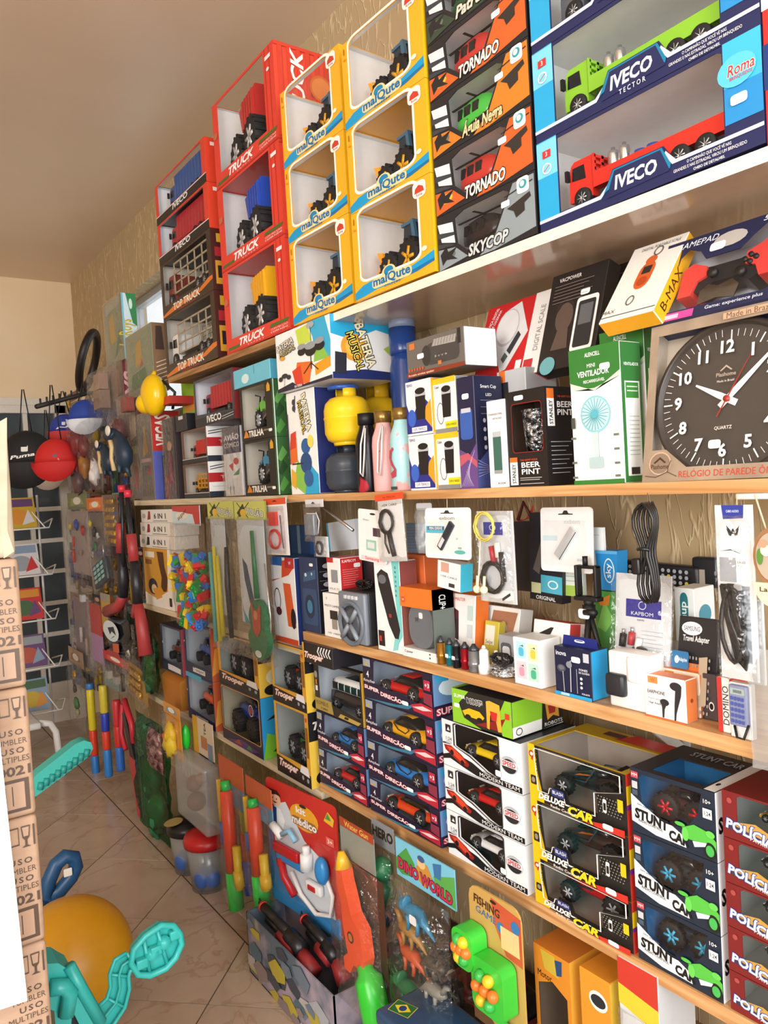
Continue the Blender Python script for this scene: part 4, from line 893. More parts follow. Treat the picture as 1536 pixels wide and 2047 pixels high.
# --- red kitchen scale box and black phone-holder box leaning on the cups
z2 = zmid(1.1)+.222
f = cart('kitchen_scale_box', 'red and white kitchen scale box leaning on the wall', 'box', 944, 1100, XF+.115, z2+.004, 0, .04, {'front': 'cf2a2c', 'right': 'f2f0ee', 'top': 'f0eeec', 'all': 'cf2a2c'},
     [('r', 'f4f2f0', .72, 0, 1, 1), ('p', 'e6e6e8', [(.20, .52), (.36, .90), (.52, .96), (.70, .55), (.48, .12), (.40, .10)]), ('e', 'c4c6ca', .38, .66, .17, .24), ('e', 'ececee', .38, .67, .155, .215), ('p', '3a3e42', [(.44, .36), (.56, .58), (.61, .52), (.50, .30)]), ('p', '5a605a', [(.38, .26), (.42, .34), (.48, .28), (.43, .2)]),
      ('t', 'ffffff', 'BALANÇA DIGITAL', .12, .80, .045, {'a': 68, 'fit': .34}), ('t', 'ffffff', 'DE COZINHA', .18, .80, .04, {'a': 68, 'fit': .26}), ('t', 'a8a6a4', 'DIGITAL SCALE', .86, .55, .07, {'a': 90, 'fit': .55}), ('r', 'f4f2f0', .62, .08, .70, .2), ('r', 'c42a2c', .74, .06, .86, .18)], lean=20, h=.185, w=.205)
z3 = zmid(1.0)+.215
f = cart('phone_mount_box', 'black box with a phone picture, leaning between the red scale box and fan boxes', 'box', 1072, 1160, XF+.062, z3, 0, .035, {'front': '241f1e', 'right': '1c1a1a', 'top': '1c1a1a', 'all': '241f1e'},
     [('e', '5a4a42', .36, .52, .16, .15), ('p', '5a4a42', [(.2, .2), (.5, .2), (.46, .42), (.28, .42)]), ('p', '2f2725', [(.2, .56), (.34, .70), (.52, .6), (.5, .66), (.36, .74), (.2, .66)]), ('p', 'e8e8e8', rrect(.56, .14, .94, .68, .05, .04)), ('p', '2a2c2e', rrect(.60, .18, .90, .64, .03, .03)), ('r', '5f6266', .64, .40, .86, .6), ('t', 'e8e0d8', 'VACPOWER', .36, .92, .04, {'fit': .4}), ('e', '6aa8b0', .2, .05, .14, .09), sticker(.6, .70, .16, .06)]
     +[('l', '9a8a80', .1, .86-.035*k, .8-.08*(k % 3), .86-.035*k, .0008) for k in range(6)], lean=18, h=.20, w=.135)
cart('phone_mount_box', 'black box half hidden behind the black phone box', 'box', 1168, 1225, XF+.155, z3, 0, .03, '201c1c', [('l', '8a7a70', .2, .9, .9, .9, .001)], lean=16, h=.21, w=.1)
# --- steel bottles and thermos
def bottle(name, label, px, X, z, prof, m, parts=(), n=24):
    y = ycol(px, X, z); t = thing(name, label, 'bottle', (X, y, z), -PI/2); B().lathe(prof, m, n).build('bottle_body', t)
    for nm, pf, mm_ in parts: B().lathe(pf, mm_, n).build(nm, t)
    return t
def hz(X, px, py, z): return zrow(py, X, ycol(px, X, z))-z
zb = zmid(1.45)
X = XF+.16; h = hz(X, 800, 640, zb)
bottle('thermos', 'tall dark blue thermos with a grey cap behind the flowered bottle', 822, X, zb, [(.001, 0), (.036, 0), (.037, .01), (.037, h*.70), (.033, h*.74), (.033, h*.78), (.001, h*.78)], mat('1f3f80', .2), [('cup_lid', [(.001, h*.78), (.035, h*.78), (.036, h*.80), (.035, h*.93), (.001, h*.93)], mat('1f3f80', .2)), ('cap', [(.001, h*.93), (.033, h*.93), (.034, h*.96), (.031, h*.995), (.001, h)], mat('7a86a0', .4))])
def flask(label, px, ytop, body, capm, sticks, X=XF+.042):
    h = hz(X, px, ytop, zb); r = .0305
    t = bottle('steel_bottle', label, px, X, zb, [(.001, 0), (r*.95, 0), (r, .004), (r, h*.58), (r*.93, h*.68), (r*.66, h*.79), (r*.60, h*.83), (r*.60, h*.86), (.001, h*.86)], body, [('cap', [(.001, h*.855), (r*.68, h*.855), (r*.68, h*.995), (.001, h)], capm)])
    return t, h, r
PRINTF = noise_mat('flower_print', 'a9d8dc', 'e6a8a8', 26, .3, (1, 1, 1), 0, .01, .56, .60, 2.0)
BPRINT = noise_mat('black_pattern', '16121a', 'b02a3a', 16, .25, (1, 1, .6), 0, .01, .60, .63, 2.0)
PPRINT = noise_mat('pink_fleck', 'eab2b0', '9a7a80', 34, .3, (1, 1, 1), 0, .01, .70, .73, 1.0)
CP = mat('a8864a', .25, .7)
b1, h1, r1 = flask('black patterned steel bottle with a strap', 740, 826, BPRINT, BLK, 1)
b2, h2, r2 = flask('pink steel bottle with a copper cap and strap', 774, 822, PPRINT, CP, 1)
b3, h3, r3 = flask('pale blue flamingo print bottle with a copper cap', 811, 815, PRINTF, CP, 0, XF+.036)
for tt, hh in ((b1, h1), (b2, h2)):
    B().tube([(.022, -.02, hh*.83), (.022, -.034, hh*.6), (.016, -.036, hh*.25), (.024, -.034, hh*.2), (.030, -.03, hh*.5), (.028, -.022, hh*.8)], .0022, mat('dcdcdc', .6), 6).build('strap', tt)
art(b3, ((0, -.0318, 0), (1, 0, 0), (0, 0, 1), (0, -1, 0)), 1, 1, [('p', 'b8455a', [(-.006, .03), (.010, .034), (.012, .05), (.002, .062), (-.006, .075), (-.002, .09), (.006, .096), (.002, .102), (-.010, .094), (-.013, .078), (-.006, .060), (.004, .050), (-.010, .042)]), ('r', '3a4a50', -.012, .004, .012, .011)], 'flamingo_print')
# --- toy gas cylinders
def gas(label, px, X, z, r, h, m, cap=False):
    y = ycol(px, X, z); t = thing('toy_gas_cylinder', label, 'toy', (X, y, z), -PI/2)
    B().lathe([(.001, .006), (r*.6, .006), (r*.88, h*.1), (r, h*.22), (r, h*.455), (r*1.025, h*.47), (r*1.025, h*.49), (r, h*.505), (r, h*.62), (r*.93, h*.74), (r*.72, h*.83), (r*.4, h*.87), (.001, h*.88)], m, 28).build('tank', t)
    B().lathe([(r*.6, 0), (r*.62, 0), (r*.66, h*.07), (r*.62, h*.08), (r*.58, .008)], m, 24).build('foot_ring', t)
    b = B(); b.cyl((0, 0, h*.87), (0, 0, h*.94), r*.12, mat('a89030', .4), 10)
    for a in (-1, 1): b.loft([[(a*r*.42*math.cos(q)*k, r*.42*math.sin(q)*k, zz) for k, zz in ((1, h*.84), (1.05, h*.84), (1.05, h), (1, h))] for q in [R(x) for x in range(-50, 51, 10)]], m)
    b.build('collar', t); return t
xg = XF+.062; r = .058; zg = zmid(1.6)
hg = hz(xg, 696, 890, zg); gas('dark grey toy gas cylinder standing under a yellow one', 698, xg, zg, r, hg*.98, mat('3b424c', .3))
hg2 = hz(xg, 696, 778, zg)-hg; gas('yellow toy gas cylinder stacked on the grey one', 698, xg, zg+hg*.985, r*1.06, hg2, mat('f2c81e', .28))
xg2 = XF+.215; hy = hz(xg2, 760, 768, zg)
st = gas('big yellow toy gas cylinder behind the stacked pair', 766, xg2, zg, r*1.25, hy, mat('e6b81e', .3))
b = B(); b.tube([(r*.62*math.cos(R(a)), r*.62*math.sin(R(a)), 0) for a in range(0, 360, 20)], .006, mat('2a58b0', .3), 8, True); o = b.build('toy_ring', None, (xg, ycol(698, xg, zg), zg+hg*.985+hg2+.004)); tag(o, 'blue plastic ring lying on the yellow gas cylinder', 'toy')
if 0: o = b.build('toy_cap', None, (XF+.18, ycol(872, XF+.18, zb), CUPZ+.006)); tag(o, 'small red cap behind the grey speaker box', 'cap')
# --- drum set boxes
BT = ['BATERIA', 'MUSICAL']
def drums(sx, cx=.5, cy=.5):
    it = []
    for dx, dy, r_ in ((-.16, .05, .075), (.0, .02, .10), (.16, .05, .085)):
        it += [('e', '1c1e22', cx+dx, cy+dy-.06, r_, r_*.9), ('e', '9a9ea4', cx+dx, cy+dy+.02, r_, r_*.6)]
    it += [('l', '1c1e22', cx, cy-.08, cx, cy-.34, .004), ('l', '1c1e22', cx, cy-.24, cx-.14, cy-.38, .003), ('l', '1c1e22', cx, cy-.24, cx+.12, cy-.38, .003), ('e', 'a8adb4', cx+.02, cy+.36, .07, .05), ('l', '1c1e22', cx+.02, cy+.1, cx+.02, cy+.34, .002)]
    return it
FRT = [('p', '3ab0d8', [(.62, 1), (.92, 1), (1, .6), (.98, .3), (.74, .45), (.70, .75)]), ('p', 'c8dc50', [(.4, .95), (.62, .98), (.68, .7), (.45, .66)]), ('p', '8cc450', [(.7, .34), (.96, .34), (.86, .56), (.72, .5)]), ('p', 'e8702a', [(.33, .1), (.6, .02), (.68, .36), (.4, .42)]), ('p', 'd8402a', [(.3, .30), (.46, .36), (.5, .02), (.36, .03)]), ('p', 'e8a028', [(.72, .12), (.98, .2), (.98, .36), (.72, .3)]), ('p', '24223a', [(0, 0), (1, 0), (1, .06), (.4, .03), (.3, .12), (0, .06)])]
SDE = [('p', '2aa8d8', [(0, 1), (1, 1), (1, .72), (.7, .8), (.3, .62), (0, .7)]), ('p', '24306a', [(0, .0), (1, 0), (1, .12), (.5, .16), (0, .1)]), ('e', 'e8a038', .34, .5, .2, .22), ('e', 'f2c050', .34, .5, .13, .15), ('p', 'a8cc48', [(.8, .5), (1, .62), (1, .3)]), ('t', 'f8f0c8', 'BATERIA', .52, .54, .17, {'a': -72, 'fit': .72, 'oc': '1a1a1a', 'ow': .09, 'off': .03}), ('t', 'f8e870', 'MUSICAL', .36, .44, .15, {'a': -72, 'fit': .62, 'oc': '1a1a1a', 'ow': .09, 'off': .03}), ('p', '2a2e3a', [(.03, .08), (.2, .08), (.22, .4), (.05, .42)])]
f0 = Fr(584, 640, XF+.008, zmid(1.95)); hb = f0.h(788); w = f0.w; D = .12
t = thing('drum_set_box', 'colourful toy drum set box standing upright below another', 'box', f0.o, f0.rot); carton(t, w, hb, D, {'front': 'f4f4f2', 'right': '26306a', 'top': 'f0f0ee', 'all': 'e8e8e6'})
printon(t, 'front', w, hb, D, [('p', '2aa8d8', [(.5, 0), (1, 0), (1, .18), (.7, .3), (.5, .2)]), ('p', '8cc450', [(.1, .1), (.5, .0), (.6, .16), (.3, .34)]), ('p', 'e8702a', [(.04, .3), (.3, .32), (.3, .56), (.06, .52)]), ('p', 'd8402a', [(.04, .44), (.26, .46), (.3, .62), (.1, .6)]), ('p', 'e8b038', [(.02, .1), (.2, .05), (.24, .2), (.06, .26)]), ('e', '2a5f9a', .62, .46, .16, .075), ('e', '1c4a80', .60, .30, .2, .10), ('e', '2a5f9a', .66, .15, .16, .08), ('l', '1c1e22', .1, .3, .5, .3, .004), ('l', '1c1e22', .3, .8, .34, .96, .004), ('e', '3a3e46', .28, .9, .06, .03), ('e', '3a3e46', .28, .84, .06, .03), ('e', 'f0e060', .8, .5, .1, .06),
     ('t', 'f8f0d0', 'BATERIA', .72, .78, .075, {'a': -76, 'fit': .36, 'oc': '1a1a1a', 'ow': .08, 'off': .03}), ('t', 'f0d050', 'MUSICAL', .55, .74, .07, {'a': -76, 'fit': .32, 'oc': '1a1a1a', 'ow': .08, 'off': .03}), ('r', '24223a', 0, .3, .05, .8)])
z1 = f0.z+hb+.002
f1 = Fr(557, 666, XF-.012, z1); h = f1.h(672); w = f1.w; D = .20
t = thing('drum_set_box', 'colourful toy drum set box lying across the upright one', 'box', f1.o, f1.rot); carton(t, w, h, D, {'front': 'f6f6f4', 'right': 'f2f2f0', 'top': 'f0f0ee', 'all': 'e8e8e6'})
printon(t, 'front', w, h, D, FRT+drums(1, .66, .58)+[('e', '2a2e34', .16, .26, .06, .04), ('e', '2a2e34', .08, .22, .04, .04), ('e', '2a2e34', .24, .22, .04, .04), ('l', '2a2e34', .16, .22, .14, .02, .002), ('t', 'e8e0d0', 'BATERIA', .20, .78, .10, {'a': 8, 'fit': .32, 'oc': '1a1a1a', 'ow': .09, 'off': .03}), ('t', 'e8d890', 'MUSICAL', .24, .66, .09, {'a': 8, 'fit': .30, 'oc': '1a1a1a', 'ow': .09, 'off': .03}), ('e', 'e8a028', .14, .56, .05, .03), ('t', 'f4f4f4', 'BATERIA', .42, .03, .04, {'fit': .14})])
printon(t, 'right', w, h, D, SDE)
# --- motorbike boxes
f = Fr(492, 556, XF+.004, zmid(2.35)); h1 = f.h(884); h2 = f.h(777)-h1; w = f.w; D = .22
for k, (zo, hh, bc, nm) in enumerate(((0, h1, '2a8ab8', 'blue'), (h1, h2, '6cc030', 'green'))):
    q = f.up(zo); t = thing('motorbike_box', f'black window box with a {nm} toy trail motorbike', 'box', q.o, q.rot)
    hole = [(.06, .20), (.80, .20), (.80, .96), (.06, .96)]
    winbox(t, w, hh-.001, D, {'front': '1b1712', 'right': '3c6a3a', 'all': '1b1712'}, hole, 'c9c0b2')
    printon(t, 'front', w, hh, D, [('t', 'f4efe6', 'TRILHA', .46, .12, .11, {'fit': .46, 'off': .04}), ('p', 'd88a30', [(.06, .06), (.14, .2), (.2, .14), (.24, .06)]), ('t', 'd8d0c0', 'SUPER MOTO', .8, .14, .03, {'fit': .2}), ('r', 'd8a428', .86, .80, .96, .90), ('p', 'd8a428', [(.86, .90), (.91, .96), (.96, .90)]), sticker(.86, .1, .1, .05)])
    printon(t, 'right', w, hh, D, [('p', c, [(u, v), (u+.09, v+.22), (u+.16, v+.1), (u+.06, v-.05)]) for u in (.02, .18, .34, .5, .66, .82) for v, c in ((.1, '5a9a4a'), (.38, '2c4e2c'), (.62, '6aa858'))]+[('l', 'f0f0f0', .02, 0, .02, 1, .003)])
    toy_bike(f'{nm} toy trail motorbike inside a black window box', q.P(w*.40, .05, hh*.2), (0, 0, -PI/2+R(-3)), min(w*.76, hh*1.1), bc)
TR = f
cart('toy_box', 'light blue toy box lying on the motorbike boxes', 'box', 466, 541, XF+.008, f.z+h1+h2+.002, 744, .2, {'front': '6fc4dc', 'all': '58b2d0'}, [('e', 'd8f0f4', .36, .4, .1, .25), ('l', '2a6a80', .6, .5, .6, .95, .002)])

# ================================================================ hung packs and phone accessories
def bagmesh(w, h, d, m, seed=0, nx=7, nz=11, amp=.35):
    r = random.Random(seed); b = B(); vs = []; fs = []
    for s in (-1, 1):
        for j in range(nz+1):
            for i in range(nx+1):
                u, v = i/nx, j/nz; e = (1-(2*u-1)**4)*(1-(2*v-1)**6)
                k = 1+(r.random()-.5)*2*amp
                vs.append((w*u+(r.random()-.5)*w*.03, s*d/2*e*k+s*.0006, h*v+(r.random()-.5)*h*.012))
    N = (nx+1)*(nz+1)
    for s in (0, 1):
        for j in range(nz):
            for i in range(nx):
                a = s*N+j*(nx+1)+i; q = (a, a+1, a+nx+2, a+nx+1); fs.append(q if s == 0 else q[::-1])
    b.add(vs, fs, m, True); return b
class Hg:
    """a flat pack hanging in plane x = X: picture columns and rows of its top-left and bottom-right corners"""
    def __init__(s, name, label, cat, x0, y0, x1, y1, X, tilt=0.0, a=0.0, lean=0.0, group=None):
        p = at(x0, y0, X=X); q = at(x0+(y1-y0)*.05, y1, X=X); r = at(x1, y0, X=X)
        s.w = p.y-ycol(x1, X, p.z); s.h = p.z-zrow(y1, X, p.y); s.o = Vector((X, p.y, p.z-s.h)); s.X = X
        s.t = thing(name, label, cat, s.o, (-R(lean), R(tilt), -PI/2+R(a)), group)
    def card(s, col, th=.003, u0=0, v0=0, u1=1, v1=1, r=.0, nm='card', y=0.0, hole=False):
        w, h = s.w, s.h
        pts = rrect(u0*w, v0*h, u1*w, v1*h, r, r, 3) if r else [(u0*w, v0*h), (u1*w, v0*h), (u1*w, v1*h), (u0*w, v1*h)]
        B().prism(pts, y, y+th, mm(col)).build(nm, s.t); return s
    def art(s, it, y=0.0, nm='print'): art(s.t, ((0, y, 0), (1, 0, 0), (0, 0, 1), (0, -1, 0)), s.w, s.h, it, nm); return s
    def bag(s, d=.02, m=None, u0=0, v0=0, u1=1, v1=1, y=0.0, nm='clear_bag', seed=1, amp=.35):
        o = bagmesh((u1-u0)*s.w, (v1-v0)*s.h, d, m or BAG, seed, amp=amp).build(nm, s.t, (u0*s.w, y, v0*s.h)); return s
    def string(s, zto, u=.5, m=None):
        B().cyl((u*s.w, .001, s.h*.96), (u*s.w, .001, zto-s.o.z), .0008, m or mat('c9b48a', .7), 5).build('hanging_string', s.t); return s
    def P(s, u, v, y=-.006): return (u*s.w, y, v*s.h)
    def add(s, b, nm): return b.build(nm, s.t)
def coil(cx, cz, rx, rz, n, r, m, y=-.008, b=None, jit=.002, seed=3):
    rr = random.Random(seed); b = b or B(); pts = []
    for i in range(n*16+1):
        a = 2*PI*i/16; k = 1+.10*math.sin(a*.37+i*.05); pts.append((cx+rx*k*math.cos(a), y+math.sin(i*1.3)*jit, cz+rz*k*math.sin(a)))
    return b.tube(pts, r, m, 5)
ZM = zmid(1.2)-.019
XH = XF-.012
# --- pen drive cards
for i, (x0, y0, x1, y1) in enumerate(((846, 1016, 936, 1114), (1076, 1015, 1180, 1140))):
    g = Hg('pen_drive_card', ('white pen drive card with a blue banner and black drive' if i == 0 else 'white pen drive card with a silver drive, hung by the tripod'), 'pen drive', x0, y0, x1, y1, XH+.107*i, lean=3)
    g.card('f8f8f8', .0025, r=.008); W_, H_ = g.w, g.h
    it = [('p', '33302e', [(.36, .90), (.44, .905), (.47, .95), (.53, .95), (.56, .905), (.64, .90), (.64, .885), (.36, .885)])]
    if i == 0: it += [('t', '9a9a9a', 'exbom', .5, .80, .07, {'fit': .34}), ('r', '58c0e0', .02, .50, .44, .64), ('r', '2f6f92', .06, .56, .44, .63), ('t', 'ffffff', 'PEN DRIVE', .25, .595, .055, {'fit': .30, 'off': .02}), ('e', '58c0b8', .78, .14, .12, .04), ('t', '4aa0b0', '8GB', .78, .22, .04), ('t', '6a9ab0', '2.0', .72, .40, .035)]
    else: it += [('t', 'd8dcdc', 'exbom', .62, .78, .07, {'fit': .3}), ('r', 'd8ecf2', .05, .48, .34, .56), ('t', 'b8ccd4', '8GB', .76, .2, .04)]
    g.art(it)
    T = Matrix.Translation((W_*(.5 if i == 0 else .52), -.004, H_*.45)) @ Matrix.Rotation(R(-52), 4, 'Y'); L = W_*(.46 if i == 0 else .52)
    b = B()
    if i == 0: b.rbox((-L/2, -.003, -.008), (L/2, .003, .008), mat('2a2f3a', .3), .0015, T).box((-L/2+.004, -.0035, -.005), (-L*.1, -.0028, .005), mat('d8dade', .3), T)
    else: b.rbox((-L/2, -.003, -.009), (L/2, .003, .009), mat('e2e4e6', .2, .4), .001, T).box((-L/2, -.0036, -.0095), (L/2, -.0028, -.0082), mat('4a4e52', .3), T)
    g.add(b, 'pen_drive'); g.string(ZM)
    g.bag(.006, FILM, .1, .1, .9, .8, -.006, 'blister', 5, .05)
# --- price-tag style packs left of them
g = Hg('cable_pack', 'white pack with a red charging cable under an orange header', 'cable', 528, 998, 572, 1108, XH-.004, tilt=-1); g.card('f6f6f4', .002).art([('r', 'e2502c', 0, .89, 1, 1), ('p', '3a2a28', [(.38, .94), (.5, .975), (.62, .94)]), ('r', 'eceaf0', .12, .05, .9, .82)])
g.add(B().box(g.P(.24, .52, -.010), (g.w*.62, -.002, g.h*.76), mat('d8302c', .35)), 'charger'); g.add(coil(g.w*.5, g.h*.28, g.w*.24, g.h*.16, 3, .0022, mat('d8302c', .4)), 'cable_coil'); g.add(B().tube([g.P(.78, .7), g.P(.8, .4), g.P(.84, .12)], .0015, mat('4a3a50', .4)), 'cord'); g.bag(.014, None, .05, .02, .95, .86, -.006, seed=2)
g = Hg('charger_pack', 'clear hang pack with a silver phone charger', 'charger', 610, 999, 645, 1082, XH-.002); g.card('d9dbdc', .002, v0=.82).art([('p', '2a2a2a', [(.4, .9), (.5, .95), (.6, .9)]), ('r', 'f6f6f6', .1, .50, .7, .68), ('t', '5a5a5a', 'FAST', .4, .59, .05)], -.003)
g.add(B().rbox(g.P(.16, .16, -.016), (g.w*.7, -.002, g.h*.66), mat('8b9098', .3, .3), .003), 'charger'); g.add(B().tube([g.P(.7, .7), g.P(.85, .5), g.P(.75, .2)], .0016, mat('e8e8ea', .4)), 'cable'); g.bag(.018, None, 0, 0, 1, .9, -.008, seed=4)
g = Hg('earphone_pack', 'small clear pack of dark earphones hung below the silver charger pack', 'earphones', 630, 1072, 655, 1112, XH+.006); g.card('e4e6e8', .002).add(coil(g.w*.5, g.h*.45, g.w*.22, g.h*.3, 3, .002, mat('2b3342', .4)), 'earphones'); g.bag(.012, None, seed=6, y=-.006)
g = Hg('accessory_bag', 'blue plastic pouch standing behind the red cable pack', 'bag', 576, 1050, 618, 1112, XF+.12); g.card('2a62a4', .02).art([('r', 'a8c8e8', .42, 0, .56, 1), ('r', '1f4a86', .0, 0, .12, 1)])
g = Hg('cable_bag', 'light blue paper bag behind the charger packs', 'bag', 655, 1046, 712, 1103, XF+.10, tilt=-5); g.card('dce6f0', .03).art([('r', '4aa8cc', 0, 0, .06, 1)])
o = B().cyl(at(645, 1014, X=XF+.02), at(706, 1060, X=XF+.02), .0042, CHROME, 8).build('telescopic_rod'); tag(o, 'thin silver rod slanting under the eye-height shelf', 'rod')
g = Hg('memory_card_pack', 'white card pack with pictures of small gadgets, red foot', 'card pack', 712, 1016, 766, 1118, XF-.004, tilt=4); g.card('f6f6f6', .003, r=.006).art([('r', 'f4d8d8', .1, .02, .95, .10), ('t', 'd83a3a', 'Samsung', .5, .055, .06, {'fit': .5}), ('r', '4a3a44', .55, .5, .98, .66), ('r', '9ad0c0', .3, .22, .66, .42), ('r', 'e0e6e8', .35, .26, .6, .38), ('t', 'b0b4b8', 'V8 micro', .3, .8, .04), ('e', '2a2a2a', .55, .92, .1, .02)])
g = Hg('cable_pack', 'white pack with a coiled black cable under an orange header', 'cable', 758, 992, 806, 1122, XH-.004, tilt=-3); g.card('f4f4f4', .002).art([('r', 'e2502c', -.1, .92, 1.1, 1.02), ('t', '8a2a1a', 'H-TECH', .5, .965, .03, {'fit': .5}), ('t', '5a5a5a', 'HTB CABLE', .5, .85, .03, {'fit': .6})])
g.add(coil(g.w*.42, g.h*.60, g.w*.26, g.h*.17, 4, .0024, mat('1d1719', .4)), 'cable_coil'); g.add(B().tube([g.P(.45, .46), g.P(.52, .25), g.P(.6, .08)], .006, mat('241c20', .4)).tube([g.P(.3, .48), g.P(.26, .28), g.P(.4, .12)], .002, mat('1d1719', .4)), 'plugs'); g.bag(.02, None, -.05, 0, 1.15, .92, -.006, seed=8)
g = Hg('film_pack', 'clear ribbed film pack hanging in front of the orange box', 'pack', 832, 1006, 862, 1106, XF+.02); g.card('c9ccd2', .002, v0=.86, r=.004); g.bag(.03, FROST, 0, 0, 1, .9, seed=9)
g = Hg('comb_pack', 'blue-grey comb pack behind the clear film pack', 'pack', 812, 1046, 846, 1104, XF+.05); g.card('7f96b0', .01).art([('l', 'a8bcd0', 0, .1+.1*k, 1, .12+.1*k, .0008) for k in range(9)])
g = Hg('cable_card', 'white and cyan folded accessory card under the blue-banner pen drive', 'card pack', 872, 1118, 918, 1172, XF+.004, tilt=6); g.card('f4f6f6', .03).art([('r', 'd8a898', .15, .6, .5, .95), ('t', '8a8e92', 'USB CABLE', .5, .45, .07, {'fit': .7}), ('r', '3a3a3a', .5, .1, .75, .24), ('r', 'e8f0f2', .05, .05, .4, .4)]); B().box((g.w, -.001, 0), (g.w+.001, .032, g.h), mat('48c4e4', .4)).build('cyan_side', g.t)
# --- long cable bags and cables hung near the pen drives
g = Hg('cable_bag', 'clear bag of black and red audio cable with yellow earphones over it', 'cable', 953, 1022, 1024, 1200, XH-.002); g.card('d2d6dc', .002).art([('r', '2f3796', .18, .74, .72, .88), ('e', 'd8dcf0', .44, .82, .09, .035), ('e', '2f3796', .44, .82, .07, .027), ('t', 'e0e4f4', 'KAIDI', .44, .765, .02)])
g.add(B().cyl(g.P(.44, .62), g.P(.5, .44), .006, mat('b8323a', .4), 8).cyl(g.P(.6, .66), g.P(.62, .5), .006, mat('e8e4dc', .4), 8).cyl(g.P(.7, .56), g.P(.74, .24), .005, BLK, 8), 'plugs'); g.add(coil(g.w*.46, g.h*.28, g.w*.28, g.h*.16, 4, .003, mat('201e1c', .4)), 'cable_coil'); g.art([('r', 'f2f4f6', .05, .0, .95, .14), ('p', '20242a', [(.62, .02), (.85, .09), (.84, .12), (.61, .05)])]); g.bag(.03, None, seed=12, y=-.006)
ep = thing('wired_earphones', 'yellow wired earphones looped over the cable bag', 'earphones', g.P(0, 0) and g.t.matrix_basis @ Vector((0, -.016, 0)), -PI/2)
ye = mat('e2cf62', .4); coil(g.w*.42, g.h*.84, g.w*.26, g.h*.15, 4, .0016, ye, -.004).build('cable_loop', ep); B().tube([(g.w*.3, -.004, g.h*.72), (g.w*.26, -.008, g.h*.4), (g.w*.2, -.008, g.h*.18)], .0015, mat('f0ead0', .4)).build('cord', ep)
b = B()
for dx in (.16, .36): b.sph((g.w*dx, -.008, g.h*.15), .008, mat('efe6c0', .3)).cyl((g.w*dx, -.008, g.h*.15), (g.w*(dx+.04), -.008, g.h*.30), .003, mat('efe6c0', .3), 6)
b.build('earbuds', ep)
g = Hg('accessory_pack', 'black and red strap pack behind the cable bag', 'pack', 1026, 1008, 1068, 1180, XF+.15); g.card('2b2a30', .02, v1=.8).art([('p', 'c8423a', [(.2, .80), (.9, .86), (1, 1), (.55, .82), (.1, .84)])]); g.add(B().tube([g.P(.3, .82), g.P(.6, 1.02), g.P(.95, .84)], .004, mat('5a2a26', .5)), 'strap')
g = Hg('headset_pack', 'black original headset pack with a cyan label between the pen drive cards', 'pack', 1052, 1025, 1116, 1196, XF+.12, tilt=3); g.card('23222a', .025).art([('p', '6a625e', [(.1, .35), (.45, .8), (.5, .7), (.3, .3)]), ('r', '52b6d0', .35, .10, 1, .30), ('e', 'e8f4f8', .72, .2, .16, .05), ('e', '52b6d0', .72, .2, .12, .036), ('r', 'd8e0b0', .05, .08, .35, .2), ('r', '1a1a1e', .0, .0, 1, .07), ('t', 'f0f0f0', 'ORIGINAL', .5, .035, .045, {'fit': .6})]); 
g = Hg('adapter_card', 'green and white adapter card behind the mini tripod', 'card pack', 1126, 1130, 1164, 1190, XF+.13); g.card('e6eee6', .01).art([('r', 'a8cc58', 0, 0, 1, .35), ('l', '8aa0a8', .1, .8, .9, .8, .001), ('l', '8aa0a8', .1, .65, .9, .65, .001), ('l', '8aa0a8', .1, .5, .9, .5, .001)])
g = Hg('hang_card', 'plain pale card pack behind the silver pen drive card', 'card pack', 1168, 1054, 1206, 1128, XF+.13); g.card('eef4f4', .006).art([('l', 'b8d0d4', .2, .8, .8, .8, .001)])
# black power cable hung in a loop
g = Hg('power_cable', 'black cable hung in a figure-eight loop from the eye-height shelf', 'cable', 1269, 1006, 1322, 1205, XH-.01)
b = B(); BC = mat('1b191b', .32)
PRF = [(1.0, 0), (.975, .16), (.93, .30), (.85, .40), (.76, .38), (.66, .25), (.56, .13), (.48, .13), (.36, .24), (.2, .32), (.09, .26), (.03, .1)]
for k in range(4):
    q = 1-.16*k; lft = [(g.w*(.5-x*q+.03*k), -.012+.006*k, g.h*z) for z, x in PRF]; b.tube(lft+[(g.w*(.5+x*q+.03*k), -.016+.006*k, g.h*z) for z, x in reversed(PRF[1:])], .0026, BC, 6, True)
b.build('cable_loop', g.t); B().rbox(g.P(.06, .30, -.02), (g.w*.36, -.004, g.h*.46), BC, .003).build('plug', g.t); B().tube([g.P(.3, .55, -.016), g.P(.5, .56, -.02), g.P(.72, .55, -.016)], .003, BC).build('tie', g.t); g.string(ZM, .5, mat('6a5a40', .6))
# long bag with a black HDMI-like cable
g = Hg('cable_bag', 'long clear bag with a coiled black cable and blue header', 'cable', 1429, 1010, 1504, 1352, XH-.006, tilt=0)
g.card('f2f4f6', .002).art([('p', '30409a', [(.18, 1), (.78, 1), (.76, .925), (.22, .92)]), ('t', 'e8ecf8', 'CABO AUDIO', .48, .965, .014, {'fit': .34}), ('t', '23262c', 'A', .48, .845, .04, {'off': .03}), ('p', '23262c', [(.30, .885), (.42, .855), (.44, .83), (.36, .84)]), ('p', '23262c', [(.66, .885), (.54, .855), (.52, .83), (.60, .84)]), ('p', '23262c', [(.30, .87), (.42, .84), (.43, .822), (.37, .828)]), ('p', '23262c', [(.66, .87), (.54, .84), (.53, .822), (.59, .828)]), ('p', '2a3038', [(.1, .735), (.4, .748), (.72, .72), (.4, .742)]), ('r', 'fafafa', .55, .645, .80, .69), ('t', '2a2a2a', 'UV-03', .675, .675, .014, {'fit': .2}), ('t', '2a2a2a', '1.8M', .675, .655, .012, {'fit': .16})])
g.card('a9aeb6', .0005, .08, .56, .52, .70, nm='back_card', y=-.0008)
